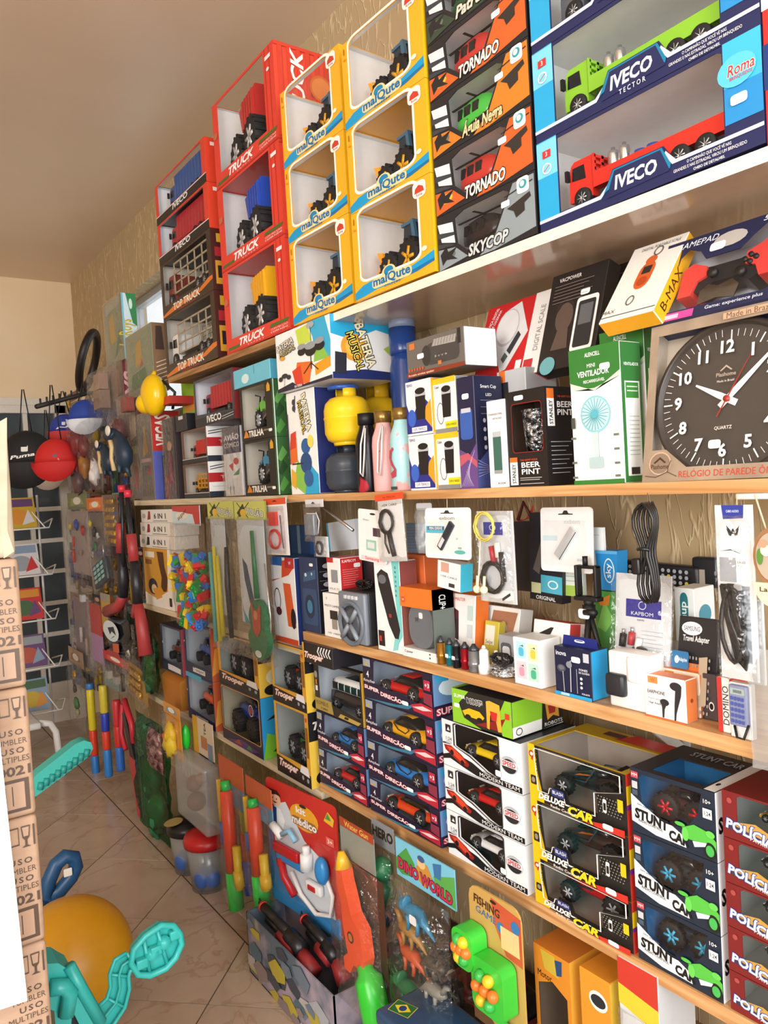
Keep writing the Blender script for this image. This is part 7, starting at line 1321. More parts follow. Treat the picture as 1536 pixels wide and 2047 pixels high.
art(t, faces(w, h, D)['front'][:4], w, h, [('r', 'd8d8da', .3, .04, .9, .16), ('e', 'd8d8da', .1, .6, .02, .03), ('l', '20244a', 0, .2, 1, .15, .003)], 'front_print'); toy_monster('small red and green toy car in the grey window box', q.P(w*.46, .055, h*.24), (0, 0, -PI/2), min(w*.56, .13), '6a3a2a', '2a2a30', rr=.12)

# ================================================================ far end of the eye-height shelf
def rbx(name, label, x0, y0, x1, y1, X, D, cols, front=None, right=None, a=0.0, wrap=False, cat='box'):
    g = Hg(name, label, cat, x0, y0, x1, y1, X, a=a); carton(g.t, g.w, g.h, D, cols)
    if front: printon(g.t, 'front', g.w, g.h, D, front)
    if right: printon(g.t, 'right', g.w, g.h, D, right)
    if wrap: bagmesh(g.w*1.02, g.h*1.02, .012, BAG, int(x0+y0)).build('clear_wrap', g.t, (-g.w*.01, -.006, -.002))
    return g
def onshelf(x0, x1, y0, X, z): return Fr(x0, x1, X, z).h(y0)
zfar = zmid(2.8)
def sh(name, label, x0, x1, y0, X, D, cols, front=None, right=None, z=None, wrap=False, win=None, inner='c9c0b4', a=0.0):
    f = Fr(x0, x1, X, z if z is not None else zfar, a); h = f.h(y0); t = thing(name, label, 'box', f.o, f.rot)
    if win: winbox(t, f.w, h, D, cols, win, inner)
    else: carton(t, f.w, h, D, cols)
    if front: printon(t, 'front', f.w, h, D, front)
    if right: printon(t, 'right', f.w, h, D, right)
    if wrap: bagmesh(f.w*1.02, h, .010, BAG, int(x0+y0)).build('clear_wrap', t, (-f.w*.01, -.006, 0))
    f.H = h; f.t = t; return f
# airplane box and truck boxes
sh('airplane_box', 'navy topped white box with a toy plane picture next to the motorbike boxes', 452, 488, 858, XF+.02, .12, {'front': 'e9eaee', 'top': '23284a', 'all': 'dcdce2'}, [('r', '262a4c', 0, .62, 1, 1), ('t', 'f0f0f4', 'AVIÃO', .5, .86, .08, {'fit': .8, 'off': .03}), ('t', 'f0f0f4', 'CÔMICO', .5, .75, .07, {'fit': .85, 'off': .02}), ('p', 'd8dade', [(.1, .1), (.3, .62), (.5, .6), (.45, .1)]), ('e', 'b83a3a', .7, .5, .14, .05), ('p', 'c23a3a', [(.3, .45), (.55, .48), (.5, .36)]), ('p', '4a8a5a', [(.5, .3), (.9, .4), (.8, .3)]), ('l', '2a2a30', .3, .02, .32, .14, .003), ('l', '2a2a30', .5, .02, .5, .14, .003)], wrap=True)
WT = [(.08, .16), (.95, .16), (.95, .95), (.08, .95)]
f1 = sh('small_truck_box', 'red-striped truck box with an orange truck, standing on the board', 370, 420, 930, XF+.004, .13, {'front': '6a4a3a', 'right': 'f0f0ee', 'all': '4a3a34'}, [('r', '23262c', 0, 0, 1, .12), ('l', 'd8d8d8', 0, .14, 1, .14, .002)], [('r', 'b8262c', 0, .42, 1, .68), ('t', 'f4f4f4', 'Truck', .6, .56, .08, {'fit': .5}), ('r', '2a3240', 0, 0, 1, .16), ('l', '3a4048', .05, .85, .8, .98, .003), ('l', '3a4048', .05, .78, .8, .91, .003), ('l', '9a9aa0', .1, .3, .9, .3, .001)], win=WT)
toy_truck('orange toy truck in the red-striped box on the board', f1.P(f1.w*.5, .055, f1.H*.12), f1.rot, f1.w*.8, 'd89a20', 'cage', False, 'c88a20')
f2 = sh('small_truck_box', 'red-striped truck box with a red truck, stacked on its twin', 366, 416, 864, XF+.004, .13, {'front': '6a4a3a', 'right': 'f0f0ee', 'all': '4a3a34'}, [('r', '23262c', 0, 0, 1, .12), ('l', 'd8d8d8', 0, .14, 1, .14, .002)], [('r', 'b8262c', 0, .42, 1, .68), ('t', 'f4f4f4', 'Truck', .6, .56, .08, {'fit': .5}), ('r', '2a3240', 0, 0, 1, .16), ('l', '3a4048', .05, .85, .8, .98, .003), ('l', '3a4048', .05, .78, .8, .91, .003)], z=f1.z+f1.H+.001, win=WT)
toy_truck('red toy truck in the upper red-striped box', f2.P(f2.w*.5, .055, f2.H*.12), f2.rot, f2.w*.8, 'c8301c', 'box', False, 'b82a20')
zt = f2.z+f2.H+.001
f = sh('cargo_truck_box', 'clear-fronted box with a red cargo truck above the red-striped boxes', 392, 470, 764, XF+.004, .14, {'front': '3a4048', 'right': '7a2a2a', 'all': '5a5a60'}, [('r', '23262c', 0, 0, 1, .18), ('t', 'f4f4f4', 'IVECO', .5, .12, .14, {'fit': .36, 'off': .03}), ('l', 'c8c8cc', .7, .1, .98, .14, .002), ('l', 'c8c8cc', .7, .05, .98, .09, .002)], z=zt, win=[(.04, .26), (.96, .2), (.96, .95), (.04, .95)], inner='d8d8e0')
toy_truck('red cargo truck in the clear-fronted box above the striped boxes', f.P(f.w*.52, .06, f.H*.2), f.rot, min(f.w*.84, f.H*.7/.345), 'b0202a', 'box', False, 'a01c26')
sh('small_black_box', 'small black box on the red-striped truck boxes', 352, 374, 832, XF+.0, .08, {'front': '26242a', 'all': '1e1c22'}, [('r', 'd8d8da', .3, .7, .7, .9)], z=zt)
b = sh('book_box', 'lime green and orange thin box standing at the shelf end', 369, 396, 742, XF+.10, .05, {'front': '9ac83a', 'right': '3a9ac8', 'all': '9ac83a'}, [('r', 'e8a040', .2, .35, .9, .5), ('r', '5aa8c8', .7, .75, 1, .95)], z=zt)
# tall doll boxes and the red lettered box
f = sh('doll_box', 'slim window box with a doll at the far shelf end', 334, 358, 840, XF+.004, .10, {'front': '3a3234', 'all': '3a3234'}, [('r', '8a2a30', .0, .0, .3, .3), ('e', 'c89a7a', .5, .66, .2, .06), ('p', '8a2a4a', [(.3, .2), (.7, .2), (.6, .58), (.4, .58)])], wrap=True)
f = sh('red_game_box', 'red lettered game box with a blue lower edge at the far shelf end', 284, 312, 830, XF+.002, .12, {'front': '8d8578', 'right': 'c2342e', 'all': '8a2a28'}, [('p', 'c8a058', [(.3, .5), (.5, .9), (.7, .55)]), ('p', '6a6a5a', [(.1, .05), (.9, .05), (.8, .4), (.2, .4)]), ('r', 'c8a8a0', .1, .44, .9, .48), ('p', 'b8403a', [(.5, .3), (.8, .42), (.8, .3)])], [('t', 'f4ece8', 'VEGAS', .4, .78, .17, {'a': 90, 'fit': .34, 'off': .03}), ('r', '5a64b8', 0, 0, 1, .55), ('r', '2a3450', .3, 0, 1, .5)], wrap=True)
zr = f.z+f.H
B().box((0, 0, 0), (.09, .1, .03), mat('b8342e', .5)).build('small_red_box', None, (XF+.004, ycol(322, XF, zr), zr+.001), (0, 0, -PI/2)); tag(bpy.data.objects['small_red_box'], 'small red box lying on the red lettered game box', 'box')
# yellow mask shell with strap
p = at(308, 790, X=XF-.01); t = thing('toy_mask', 'shiny plain yellow plastic mask shell hanging at the shelf end', 'mask', p, -PI/2)
ym_ = mat('f2c40e', .25); B().sph((0, 0, 0), .078, ym_, 22, 12, (.98, .62, 1.05)).build('shell', t); B().sph((-.045, -.02, -.028), .048, ym_, 18, 10, (1, .8, .85)).build('chin', t); B().tube([(.05, .02, .05), (.095, .05, .0), (.06, .05, -.06)], .006, BLK, 8).build('strap', t); B().tube([(-.01, 0, .078), (0, .01, .095), (.02, 0, .078)], .006, ym_, 8).build('loop', t)
# wrapped boxes stacked beyond the shelf end, up by the window
def wrapped(label, x0, y0, x1, y1, X, D, cf, cr, it, ir): return rbx('wrapped_toy_box', label, x0, y0, x1, y1, X, D, {'front': cf, 'right': cr, 'top': '9ab8b8', 'all': cf}, it, ir, wrap=True)
g3 = wrapped('brown and maroon wrapped toy box under the cyan one', 208, 738, 243, 884, XF+.03, .08, '8a7468', '7a3038', [('p', '6a5048', [(.1, .1), (.6, .2), (.5, .6), (.2, .5)]), ('p', 'a88a7a', [(.4, .5), (.9, .6), (.8, .9), (.3, .9)])], [('t', 'e0b0b0', 'TOYS', .5, .5, .2, {'a': 90, 'fit': .7, 'off': .02})])
wrapped('grey-green wrapped toy box with cyan and green side, topmost by the window', 207, 612, 241, 736, XF+.03, .065, '8d9a84', 'd2e6ee', [('p', 'c8a858', [(.3, .3), (.6, .35), (.5, .8), (.25, .7)]), ('p', '5a7a5a', [(.5, .1), (.9, .2), (.8, .5)]), ('p', 'b0b8a8', [(.1, .8), (.9, .86), (.9, 1), (.1, .98)])], [('p', '3a8a54', [(.3, 1), (1, 1), (1, .5), (.7, .55)]), ('e', 'd8ece0', .62, .84, .12, .08), ('t', 'c8b030', 'La Roys', .3, .4, .2, {'a': 90, 'fit': .4, 'off': .02}), ('r', '7ac0d8', 0, 0, .12, 1)])
wrapped('grey-green wrapped toy box with a brown side beside the cargo truck boxes', 250, 676, 301, 800, XF+.01, .06, '8a9a80', '8a6a50', [('p', 'c8a050', [(.35, .45), (.6, .5), (.6, .85), (.4, .8)]), ('p', '5a7a58', [(.1, .1), (.8, .15), (.7, .4), (.2, .35)]), ('p', 'b05a4a', [(.5, .4), (.65, .45), (.6, .55)])], [('l', 'e8dcc8', .2, .1+.06*k, .9, .16+.06*k, .003) for k in range(6)]+[('p', '4a3a34', [(.2, .6), (.8, .6), (.7, .95), (.3, .95)])])
# stack of further boxes carrying them
o = rbx('toy_carton', 'dull brown carton below the grey-green wrapped box', 252, 806, 272, 998, XF+.006, .12, {'front': '7d6a5a', 'right': '8a3034', 'all': '6a5248'}, [('p', 'b8a890', [(.2, .6), (.8, .64), (.8, .9), (.2, .86)]), ('r', '9aa05a', .1, .46, .9, .54), ('p', 'a84a48', [(.3, .1), (.7, .12), (.6, .4)])], wrap=True)

# ================================================================ hanging toys of the far corner
def lump(b, kind, p, s, c, rr):
    m = mm(c) if not isinstance(c, str) else mat(c, .35)
    if kind == 's':
        n0 = len(b.v); b.sph((0, 0, 0), s, m, 10, 6)
        for i in range(n0, len(b.v)): k = rr.uniform(.68, 1.22); x, y, z = b.v[i]; b.v[i] = (p[0]+x*k*1.1, p[1]+y*k*.6, p[2]+z*k*1.25)
    elif kind == 'b': b.cbox(p, (s*1.5, s*.7, s*1.2), m, None)
    elif kind == 't': b.cyl((p[0], p[1], p[2]-s*2), (p[0]+s*.2, p[1], p[2]+s*2), s*.45, m, 8)
def tb(label, x0, y0, x1, y1, X, hdr, hcol2, items, film=None, name='toy_bag', d=.05, seed=None, hv=.8, tilt=0.0, a=0.0, cat='toy bag', back=None, hook=False):
    g = Hg(name, label, cat, x0, y0, x1, y1, X, tilt=tilt, a=a); sd = seed or int(x0*7+y0)
    if hdr: g.card(hdr, .002, 0, hv, 1, 1, nm='header_card').art([('p', hcol2, [(.15, hv+.04*1), (.85, hv+.06), (.7, .95), (.2, .93)]), ('e', 'f0ece0', .5, (1+hv)/2, .2, (1-hv)*.22)], 0, 'header_print')
    if back: g.card(back, .002, .04, .04, .96, hv-.02, nm='back_card', y=.004)
    rr = random.Random(sd)
    for nm, k, u, v, s, c in items:
        b = B(); lump(b, k, (u*g.w, -.012, v*g.h), s, c, rr); b.build(nm, g.t)
    g.bag(d, film or BAG, 0, 0, 1, hv+.03 if hdr else 1, -.010, seed=sd)
    if hook: B().cyl((g.w*.5, 0, g.h*.97), (g.w*.5, XW-X-.001, g.h*.97), .002, CHROME, 5).build('hook', g.t)
    return g
XC = XF-.02
tb('clear bag with a red toy bottle and blue figure near the door', 134, 986, 172, 1150, XC, '7a8458', '9aa468', [('toy_bottle', 't', .25, .25, .018, 'c8462c'), ('toy_bottle', 't', .3, .42, .014, 'c8462c'), ('toy_figure', 's', .5, .62, .022, '2f52b0'), ('toy_ball', 's', .16, .60, .014, 'd8c030'), ('toy_figure', 's', .82, .56, .02, 'b82a30'), ('toy_block', 'b', .6, .3, .02, '8a7a6a')], seed=101, back='a89a98')
tb('long clear bag with a pale card under the red bottle bag', 140, 1150, 180, 1330, XC, None, None, [('pale_card', 'b', .7, .8, .03, 'd8dce8'), ('stick', 't', .5, .4, .02, 'c8c0b8'), ('paper_roll', 't', .75, .3, .022, 'a89890')], seed=102, back='8d8488')
tb('brown bag of green glittery pieces hanging lowest by the door', 136, 1290, 165, 1442, XC-.02, 'b09068', '8a6a3a', [('toy_charm', 's', .5, .68, .02, GOLD), ('toy_charm', 's', .45, .5, .018, '4a4030'), ('toy_gem', 's', .5, .32, .026, '3a7a3a'), ('toy_gem', 's', .5, .2, .02, 'a8a078')], seed=103)
tb('orange headed card of black and silver trinkets', 172, 996, 206, 1128, XC-.01, 'd8722a', 'f0a048', [('trinket', 's', .3, .62, .014, 'd8c838'), ('trinket', 's', .5, .5, .02, '26262c'), ('trinket', 's', .7, .44, .016, FOIL), ('trinket', 's', .5, .28, .02, '2a6a48'), ('trinket', 's', .3, .16, .016, FOIL), ('trinket', 'b', .75, .2, .016, '3a4a8a')], seed=104, back='6a6260')
g = Hg('trinket_card', 'card strung with golden trinkets beside the toy rifles', 'toy pack', 205, 990, 233, 1090, XC-.014); g.card('7a5a48', .002)
for k in range(6): g.add(B().rbox(g.P(.2, .06+.15*k, -.014), (g.w*.85, -.002, g.h*(.16+.15*k)), GOLD, .004), 'gold_trinket')
g.bag(.03, None, seed=105, y=-.006)
tb('small bag with a blue toy and grey card beside the gold trinkets', 224, 986, 244, 1060, XC+.0, '8a9a90', '6a7a70', [('toy_car', 'b', .5, .45, .018, '2a4ab0'), ('toy_bead', 's', .5, .2, .014, 'a8b8a8')], seed=106)
# toy phone
g = Hg('toy_phone', 'dark toy phone with light turquoise keys in a crinkled bag', 'toy phone', 192, 1122, 232, 1182, XC-.02, tilt=-16); g.add(B().rbox(g.P(.1, .02, -.022), (g.w*.8, -.002, g.h*.8), mat('1f3648', .3), .008), 'phone_body'); g.add(B().cyl(g.P(.7, .8, -.012), g.P(.72, 1.2, -.012), .003, CHROME, 6), 'antenna')
g.art([('p', '9adcd8', rrect(.16+.2*i, .16+.15*j, .32+.2*i, .26+.15*j, .03, .02, 2)) for i in range(3) for j in range(4)], -.0225, 'keys'); g.bag(.04, None, -.1, -.05, 1.05, 1.3, -.012, seed=107)
# toy rifles
def rifle(label, pts, X):
    P = [at(x, y, X=X) for x, y in pts]; o = P[-1]; t = thing('toy_rifle', label, 'toy gun', o, 0); q = [p-o for p in P]; dk = mat('20222a', .35); rd = mat('a83a3c', .45)
    B().tube([q[0], q[3]], .007, dk, 8).tube([q[0]+Vector((0, .025, 0)), q[2]+Vector((0, .025, 0))], .006, dk, 8).build('barrel', t); B().cyl(q[0], q[0]+Vector((0, 0, .03)), .016, mat('d83248', .4), 10).build('muzzle_tip', t)
    B().cyl(q[1], q[2], .021, rd, 12).build('foregrip', t); B().tube([q[2], q[3], q[4]], [.017, .026, .022], dk, 8).build('receiver', t); B().tube([q[4], q[5], q[6]], [.02, .026, .03], rd, 8).build('stock', t)
    B().tube([q[4]+Vector((0, .02, 0)), q[4]+Vector((0, .06, -.06))], .016, rd, 8).build('grip', t)
rifle('black toy rifle with red foregrip, the one whose stock bends sideways', [(244, 984), (241, 1046), (242, 1104), (247, 1160), (246, 1192), (238, 1212), (216, 1222)], XC-.045)
rifle('black toy rifle with red foregrip, hanging next to the guitar box', [(256, 994), (262, 1068), (268, 1122), (274, 1168), (276, 1206), (284, 1250), (292, 1310)], XC-.05)
tb('red and pink paper bag with yellow side hanging under the toy phone', 176, 1196, 204, 1330, XC-.015, None, None, [], seed=108)
g = Hg('paper_strip', 'red and lilac paper pack hanging beside the yellow card', 'toy pack', 178, 1204, 200, 1318, XC-.02); g.card('c2302e', .004, v0=.48).card('b48ac0', .004, v1=.48, nm='lilac_half')
g = Hg('yellow_toy_card', 'yellow card with a grey disc between the red paper and the foil bag', 'toy pack', 200, 1184, 218, 1262, XC-.018); g.card('d8b02c', .003).art([('e', 'b8b4b0', .5, .5, .35, .12), ('r', 'a8a49c', 0, .8, 1, 1)]); g.bag(.02, None, seed=109)
g = Hg('foil_toy_bag', 'shiny dark foil bag with a white swirl on it', 'toy bag', 216, 1226, 258, 1302, XC-.035); bagmesh(g.w, g.h, .05, mat('20242c', .15, .4), 110).build('foil_bag', g.t); g.art([('p', 'd4e4ea', ell(.45, .66, .38, .26)), ('p', '20242c', [(.3, .72), (.6, .80), (.7, .6), (.5, .66), (.4, .56)]), ('p', 'c85a2a', [(.5, .1), (.8, .2), (.8, .42), (.5, .36)]), ('p', 'a82a2a', [(.1, .0), (.9, .05), (.7, .18), (.2, .14)])], -.032)
tb('clear bag of white and black pieces with a red ribbon', 206, 1298, 256, 1366, XC-.02, 'c83a30', 'd85a4a', [('figurine', 'b', .3, .4, .03, 'b8b0a8'), ('figurine', 'b', .6, .36, .028, 'a8a09a'), ('stick', 't', .85, .4, .02, '20222a')], seed=111, hv=.75)
g = Hg('trinket_card', 'gold foil trinket card under the rifle stock', 'toy pack', 254, 1318, 290, 1380, XC-.03, tilt=6); g.card('a8802c', .003); 
for k in range(3): g.add(B().rbox(g.P(.15, .12+.28*k, -.014), (g.w*.75, -.002, g.h*(.32+.28*k)), GOLD, .004), 'gold_trinket')
g.bag(.03, None, -.3, -.05, 1.05, 1.3, -.006, seed=112)
tb('green glass-like toy bag hanging by the dark framed boxes', 289, 1258, 312, 1372, XC-.01, None, None, [('green_toy', 's', .5, .75, .03, '1e6a48'), ('green_toy', 's', .5, .45, .036, '1e7a50'), ('green_toy', 's', .4, .15, .04, '1e6a48')], film=GBAG, seed=113)
tb('small silver foil bag between the rifle stocks', 252, 1270, 274, 1320, XC-.02, None, None, [('foil_piece', 's', .5, .5, .03, FOIL)], seed=114)
# red and maroon bags under the caps, brown bag by the tyre
tb('crumpled maroon bag hanging under the blue cap', 136, 855, 184, 922, XC-.03, None, None, [('wrapped_toy', 's', .4, .5, .05, '8a3a40'), ('wrapped_toy', 's', .7, .3, .04, '7a3034')], seed=115)
tb('red, brown and white crumpled bag under the maroon one', 136, 908, 206, 985, XC-.02, None, None, [('wrapped_toy', 's', .25, .6, .05, 'a8303a'), ('wrapped_toy', 's', .55, .6, .05, 'a8783a'), ('wrapped_toy', 's', .8, .4, .05, 'e8e4e4'), ('wrapped_toy', 's', .3, .25, .05, '6a4a4a')], seed=116)
tb('big brown plastic bag hanging beside the hook rail', 176, 752, 236, 862, XF+.0, None, None, [('wrapped_toy', 'b', .5, .45, .07, '8a7060'), ('wrapped_toy', 'b', .5, .75, .06, 'a08070')], seed=117)
tb('wine red foil bag behind the rubber beast toy', 222, 838, 264, 905, XF-.005, None, None, [('wrapped_toy', 's', .5, .5, .05, '6a3038')], seed=118)
tb('dark red bag between the yellow mask and the brown bag', 236, 796, 284, 840, XF-.01, None, None, [('wrapped_toy', 'b', .5, .5, .05, '9a3a30')], seed=119)
# navy rubber beast toys hanging head down
def beast(label, px, py, X, s, flip):
    p = at(px, py, X=X); t = thing('rubber_toy_animal', label, 'toy animal', p, -PI/2); nv = mat('1f3346', .45); crm = mat('d8bc8c', .5); b = B()
    k = -1 if flip else 1
    b.loft([[(x*s+r*s*math.cos(R(a)), r*s*.7*math.sin(R(a)), z*s+r*s*.3*math.cos(R(a))) for a in range(0, 360, 36)] for x, z, r in ((-.55*k, .62, .10), (-.40*k, .5, .22), (-.1*k, .25, .30), (.15*k, -.05, .36), (.22*k, -.35, .30), (.12*k, -.6, .12))], nv); b.build('body', t)
    B().sph((-.58*k*s, -.1*s, .52*s), .26*s, nv, 12, 8, (1.2, .8, .8)).build('head', t); B().sph((-.36*k*s, -.26*s, .62*s), .17*s, mat('e6e0d4', .5), 12, 8, (1.3, .3, .9)).build('face_plate', t)
    c = B(); c.loft([[(x*s, -.30*s, z*s), (x*s+.14*s, -.30*s, z*s), (x*s+.14*s, -.2*s, z*s), (x*s, -.2*s, z*s)] for x, z in ((-.30*k, .34), (-.18*k, .1), (-.28*k, -.2), (-.10*k, -.55))], crm); c.build('belly', t)
    for dx, dz in ((-.45, -.15), (-.3, -.5), (.3, -.62)): B().tube([(dx*.2*k*s, -.1*s, dz*.4*s), (dx*k*s, -.2*s, dz*s)], [.13*s, .05*s], nv, 8).build('leg', t)
    B().tube([(.2*k*s, 0, -.4*s), (.3*k*s, .1*s, -.75*s)], [.12*s, .04*s], nv, 8).build('tail', t)
beast('big navy rubber toy beast with a white face plate', 244, 902, XC-.055, .145, False)
beast('smaller navy rubber toy beast with cream belly beside the big one', 214, 918, XC-.03, .115, False)
# packed layers of small bags on the far wall behind everything above
HC = [('maroon', '6a2a30'), ('tan', 'a88a64'), ('olive', '6a7048'), ('navy', '22304e'), ('orange', 'c8622a'), ('grey', '8a8a8c'), ('red', 'b02a2c'), ('teal', '3a7a7a')]
CC = [('gold', GOLD), ('silver', FOIL), ('dark red', '7a2a2e'), ('green', '2a6a44'), ('blue', '2a4a9a'), ('black', '202226'), ('yellow', 'd0b030'), ('brown', '6a4a38')]
rq = random.Random(77); n = 0
for r_ in range(6):
    for c_ in range(7):
        x0 = 134+c_*22+r_*1.5; y0 = 790+r_*98+c_*2
        if x0 > 262 and r_ in (0, 1, 2): continue
        (hn, hx), (cn, cx_) = HC[n % 8], CC[(n+n//8) % 8]
        ks = [('toy_piece', rq.choice('sbst'), rq.uniform(.2, .8), .1+.13*k, rq.uniform(.018, .030), cx_ if k % 3 else rq.choice(CC)[1]) for k in range(6)]
        tb(f'{hn} headed bag of {cn} toy pieces packed on the far wall', x0, y0, x0+20, y0+rq.uniform(84, 93), XF+.13+.02*(r_ % 2), hx, rq.choice(HC)[1], ks, seed=300+n, back=rq.choice(['6a5a54', '8a7c74', '4a4a52', '7a4a44', '9a8a7a']), d=.03, hook=True)
        n += 1
# hook rail, caps and tyre
pa = at(174, 786, X=1.12); pb = pa+Vector((-.30, -.20, 0)); 
for _ in range(30):
    if proj(pb)[0] > 72: pb += Vector((-.01, .002, 0))
pb.z = zrow(813, pb.x, pb.y)
t = thing('hook_rail', 'dark metal hook rail with pegs sticking out above the caps', 'rack', pb, 0); B().tube([(0, 0, 0), pa-pb], .012, mat('2a2220', .5), 8).build('rail', t)
for k in range(8): q = (pa-pb)*(.08+.12*k); B().cyl(q, q+Vector((0, 0, .035)), .005, mat('2a2220', .5), 6).build('peg', t)
B().tube([pa-pb, Vector((XW-.005, pa.y, pa.z+.01))-pb], .012, mat('2a2220', .5), 8).build('wall_arm', t)
o = B().tube([(0, 0, -.05), (0, 0, .05)], .01, BLK).build('rail_post'); bpy.data.objects.remove(o)
def cap(label, px, py, base, s, c, brim, txt=None, rz=-.45):
    p = at(px, py, X=base); t = thing('cap', label, 'cap', p, rz); m = mat(c, .7)
    secs = []
    for j in range(7):
        th = PI/2*j/6; secs.append([(s*math.cos(th)*math.cos(R(a)), s*.62*math.cos(th)*math.sin(R(a))*1.0, s*1.15*math.sin(th)) for a in range(0, 360, 20)])
    secs[-1] = [(x*.02, y*.02, z) for x, y, z in secs[0]]; secs[-1] = [(0.001*math.cos(R(a)), .001*math.sin(R(a)), s*1.15) for a in range(0, 360, 20)]
    B().loft(secs, m).build('crown', t)
    b = B(); br = [(s*1.02*math.cos(R(a)), -s*(.56+.12*math.sin(R(a)))-.0, -s*.95*math.sin(R(a))) for a in range(0, 181, 15)]; inn = [(s*.98*math.cos(R(a)), -s*.62*math.sin(R(a)), .0) for a in range(0, 181, 15)]
    n = len(br); vs = br+inn+[(x, y+.008, z) for x, y, z in br]+[(x, y+.008, z) for x, y, z in inn]; fs = []
    for i in range(n-1): fs += [(i, i+1, n+i+1, n+i), (2*n+i, 3*n+i, 3*n+i+1, 2*n+i+1), (i, 2*n+i, 2*n+i+1, i+1)]
    b.add(vs, fs, mat(brim, .7), True); b.build('brim', t)
    zt_ = max(s*1.5, pa.z-p.z+.012); B().tube([(-.03, 0, s*1.08), (-.004, .0, zt_), (.004, 0, zt_), (.03, 0, s*1.08)], .003, BLK, 6).build('strap', t)
    if txt: art(t, ((-s*.5, -s*.64, s*.12), (1, 0, 0), (0, .25, .97), (0, -1, .2)), s, s*.5, [('t', 'f2f2f2', txt, .5, .2, .26, {'fit': .8, 'a': 8, 'off': .03, 'sh': .2}), ('p', 'e8e8e4', rrect(.45, .5, .68, .95, .04, .05, 2))], 'cap_print')
    return t
cap('black cap with white lettering hanging from the rail', 56, 925, .80, .145, '17171a', '17171a', 'Puma')
t = cap('red cap with a small dark badge hanging from the rail', 113, 924, .90, .105, 'c8211f', 'c41e1e'); art(t, ((-.04, -.062, .0), (1, 0, 0), (0, 0, 1), (0, -1, 0)), .08, .04, [('e', '2a2222', .62, .7, .14, .2), ('t', 'e8b8a8', 'RACING', .55, .3, .2, {'fit': .6})], 'cap_badge')
cap('blue cap tucked behind the red cap', 100, 950, 1.09, .100, '2a3aa8', 'c8b8a8')
cap('royal blue cap high under the hook rail', 172, 838, 1.02, .085, '1f3f98', 'd8dce4')
cap('blue and red cap with white letters behind the others', 130, 862, 1.0, .08, '2a3f9c', 'c83a34', 'N')
tc = at(176, 722, X=1.17); t = thing('bicycle_inner_tube', 'black bicycle inner tube hanging on the wall above the hook rail', 'inner tube', tc, 0)
top = at(190, 666, X=1.2)-tc; bot = at(163, 778, X=1.14)-tc; ax1 = (top-bot)/2; ce = (top+bot)/2; ax2 = Vector((.10, .22, 0)).normalized()*.17
B().tube([ce+ax1*math.cos(R(a))+ax2*math.sin(R(a)) for a in range(0, 360, 12)], .022, mat('221a18', .45), 10, True).build('tube_ring', t)
# low hanging things along the far half of the low board
def tubegun(label, x0, y0, y1, X, cols, tip):
    p = at(x0, y1, X=X); h = zrow(y0, X, p.y)-p.z; t = thing('bubble_wand', label, 'toy', p, -PI/2); z = 0
    for i, (fr, c) in enumerate(cols):
        b = B(); b.lathe([(.001, 0), (.018, 0), (.020, .006), (.020, h*fr-.006), (.018, h*fr), (.001, h*fr)], mat(c, .3), 14); b.build(['tube_end', 'ribbed_grip', 'long_tube', 'cap_end'][min(i, 3)], t, (0, 0, z)); z += h*fr
    return t
tubegun('yellow bubble wand with red grip and blue end, furthest along', 193, 1366, 1560, XC-.02, [(.26, '2f7ac8'), (.26, 'd8402a'), (.42, 'd8c82c'), (.06, '3a7ac0')], 0)
tubegun('blue, red and yellow bubble wand in the middle of its row', 218, 1370, 1552, XC-.03, [(.3, '2f7ac8'), (.2, 'd8402a'), (.2, '2a3fb0'), (.3, 'c8b838')], 0)
tubegun('red and blue bubble wand next to the red toy sword', 242, 1400, 1540, XC-.02, [(.34, '2f6ac0'), (.3, 'c8302c'), (.36, 'c23038')], 0)
g = Hg('cardboard_pack', 'turquoise topped clear pack hanging above the bubble wands', 'toy pack', 208, 1346, 236, 1440, XC+.0); g.card('6aa8a8', .003, v0=.8).card('8a7c72', .003, .05, 0, .95, .8, nm='back_card'); g.bag(.03, None, seed=131)
g = Hg('toy_sword_set', 'red and black toy sword hanging with its sheath', 'toy sword', 236, 1378, 272, 1600, XC-.025); g.add(B().tube([g.P(.3, .9), g.P(.1, .62), g.P(.3, .5)], .012, mat('c2283a', .4), 8).tube([g.P(.4, .95), g.P(.75, .78), g.P(.8, .62)], .014, mat('c2283a', .4), 8), 'red_cord'); g.add(B().prism([(g.w*.4, g.h*.84), (g.w*.55, g.h*.86), (g.w*.95, g.h*.5), (g.w*.7, g.h*.5)], -.02, -.004, mat('18181e', .35)), 'sheath'); g.add(B().prism([(g.w*.5, g.h*.5), (g.w*.85, g.h*.5), (g.w*.95, 0), (g.w*.8, .0)], -.012, -.002, mat('b8343a', .35)), 'blade')
tb('long crinkled green bag of toys reaching almost to the floor', 276, 1418, 330, 1640, XC-.02, None, None, [('green_toy', 's', .5, .8, .06, '2a7a58'), ('green_toy', 's', .45, .5, .07, '2a7a58'), ('green_toy', 's', .6, .25, .07, '2f8a60'), ('green_toy', 's', .5, .1, .05, '2a7a58')], film=GBAG, d=.09, seed=133)
g = Hg('foil_toy_bag', 'pink and silver foil bag in front of the green bag', 'toy bag', 296, 1450, 322, 1530, XC-.07); bagmesh(g.w, g.h, .04, noise_mat('pink_foil', '5a2a38', 'c8a8b0', 40, .2, (1, 1, 1), 1, .02, metal=.7), 134).build('foil_bag', g.t)
tb('yellow toy on a tall yellow card hanging by the green bag', 326, 1400, 358, 1508, XC-.05, 'd8963a', '6aa0c0', [('yellow_toy', 's', .5, .5, .035, 'f0c81c'), ('yellow_toy', 's', .5, .3, .04, 'f0d020'), ('orange_toy', 's', .2, .35, .02, 'e87a28')], seed=135, back='e0a040')
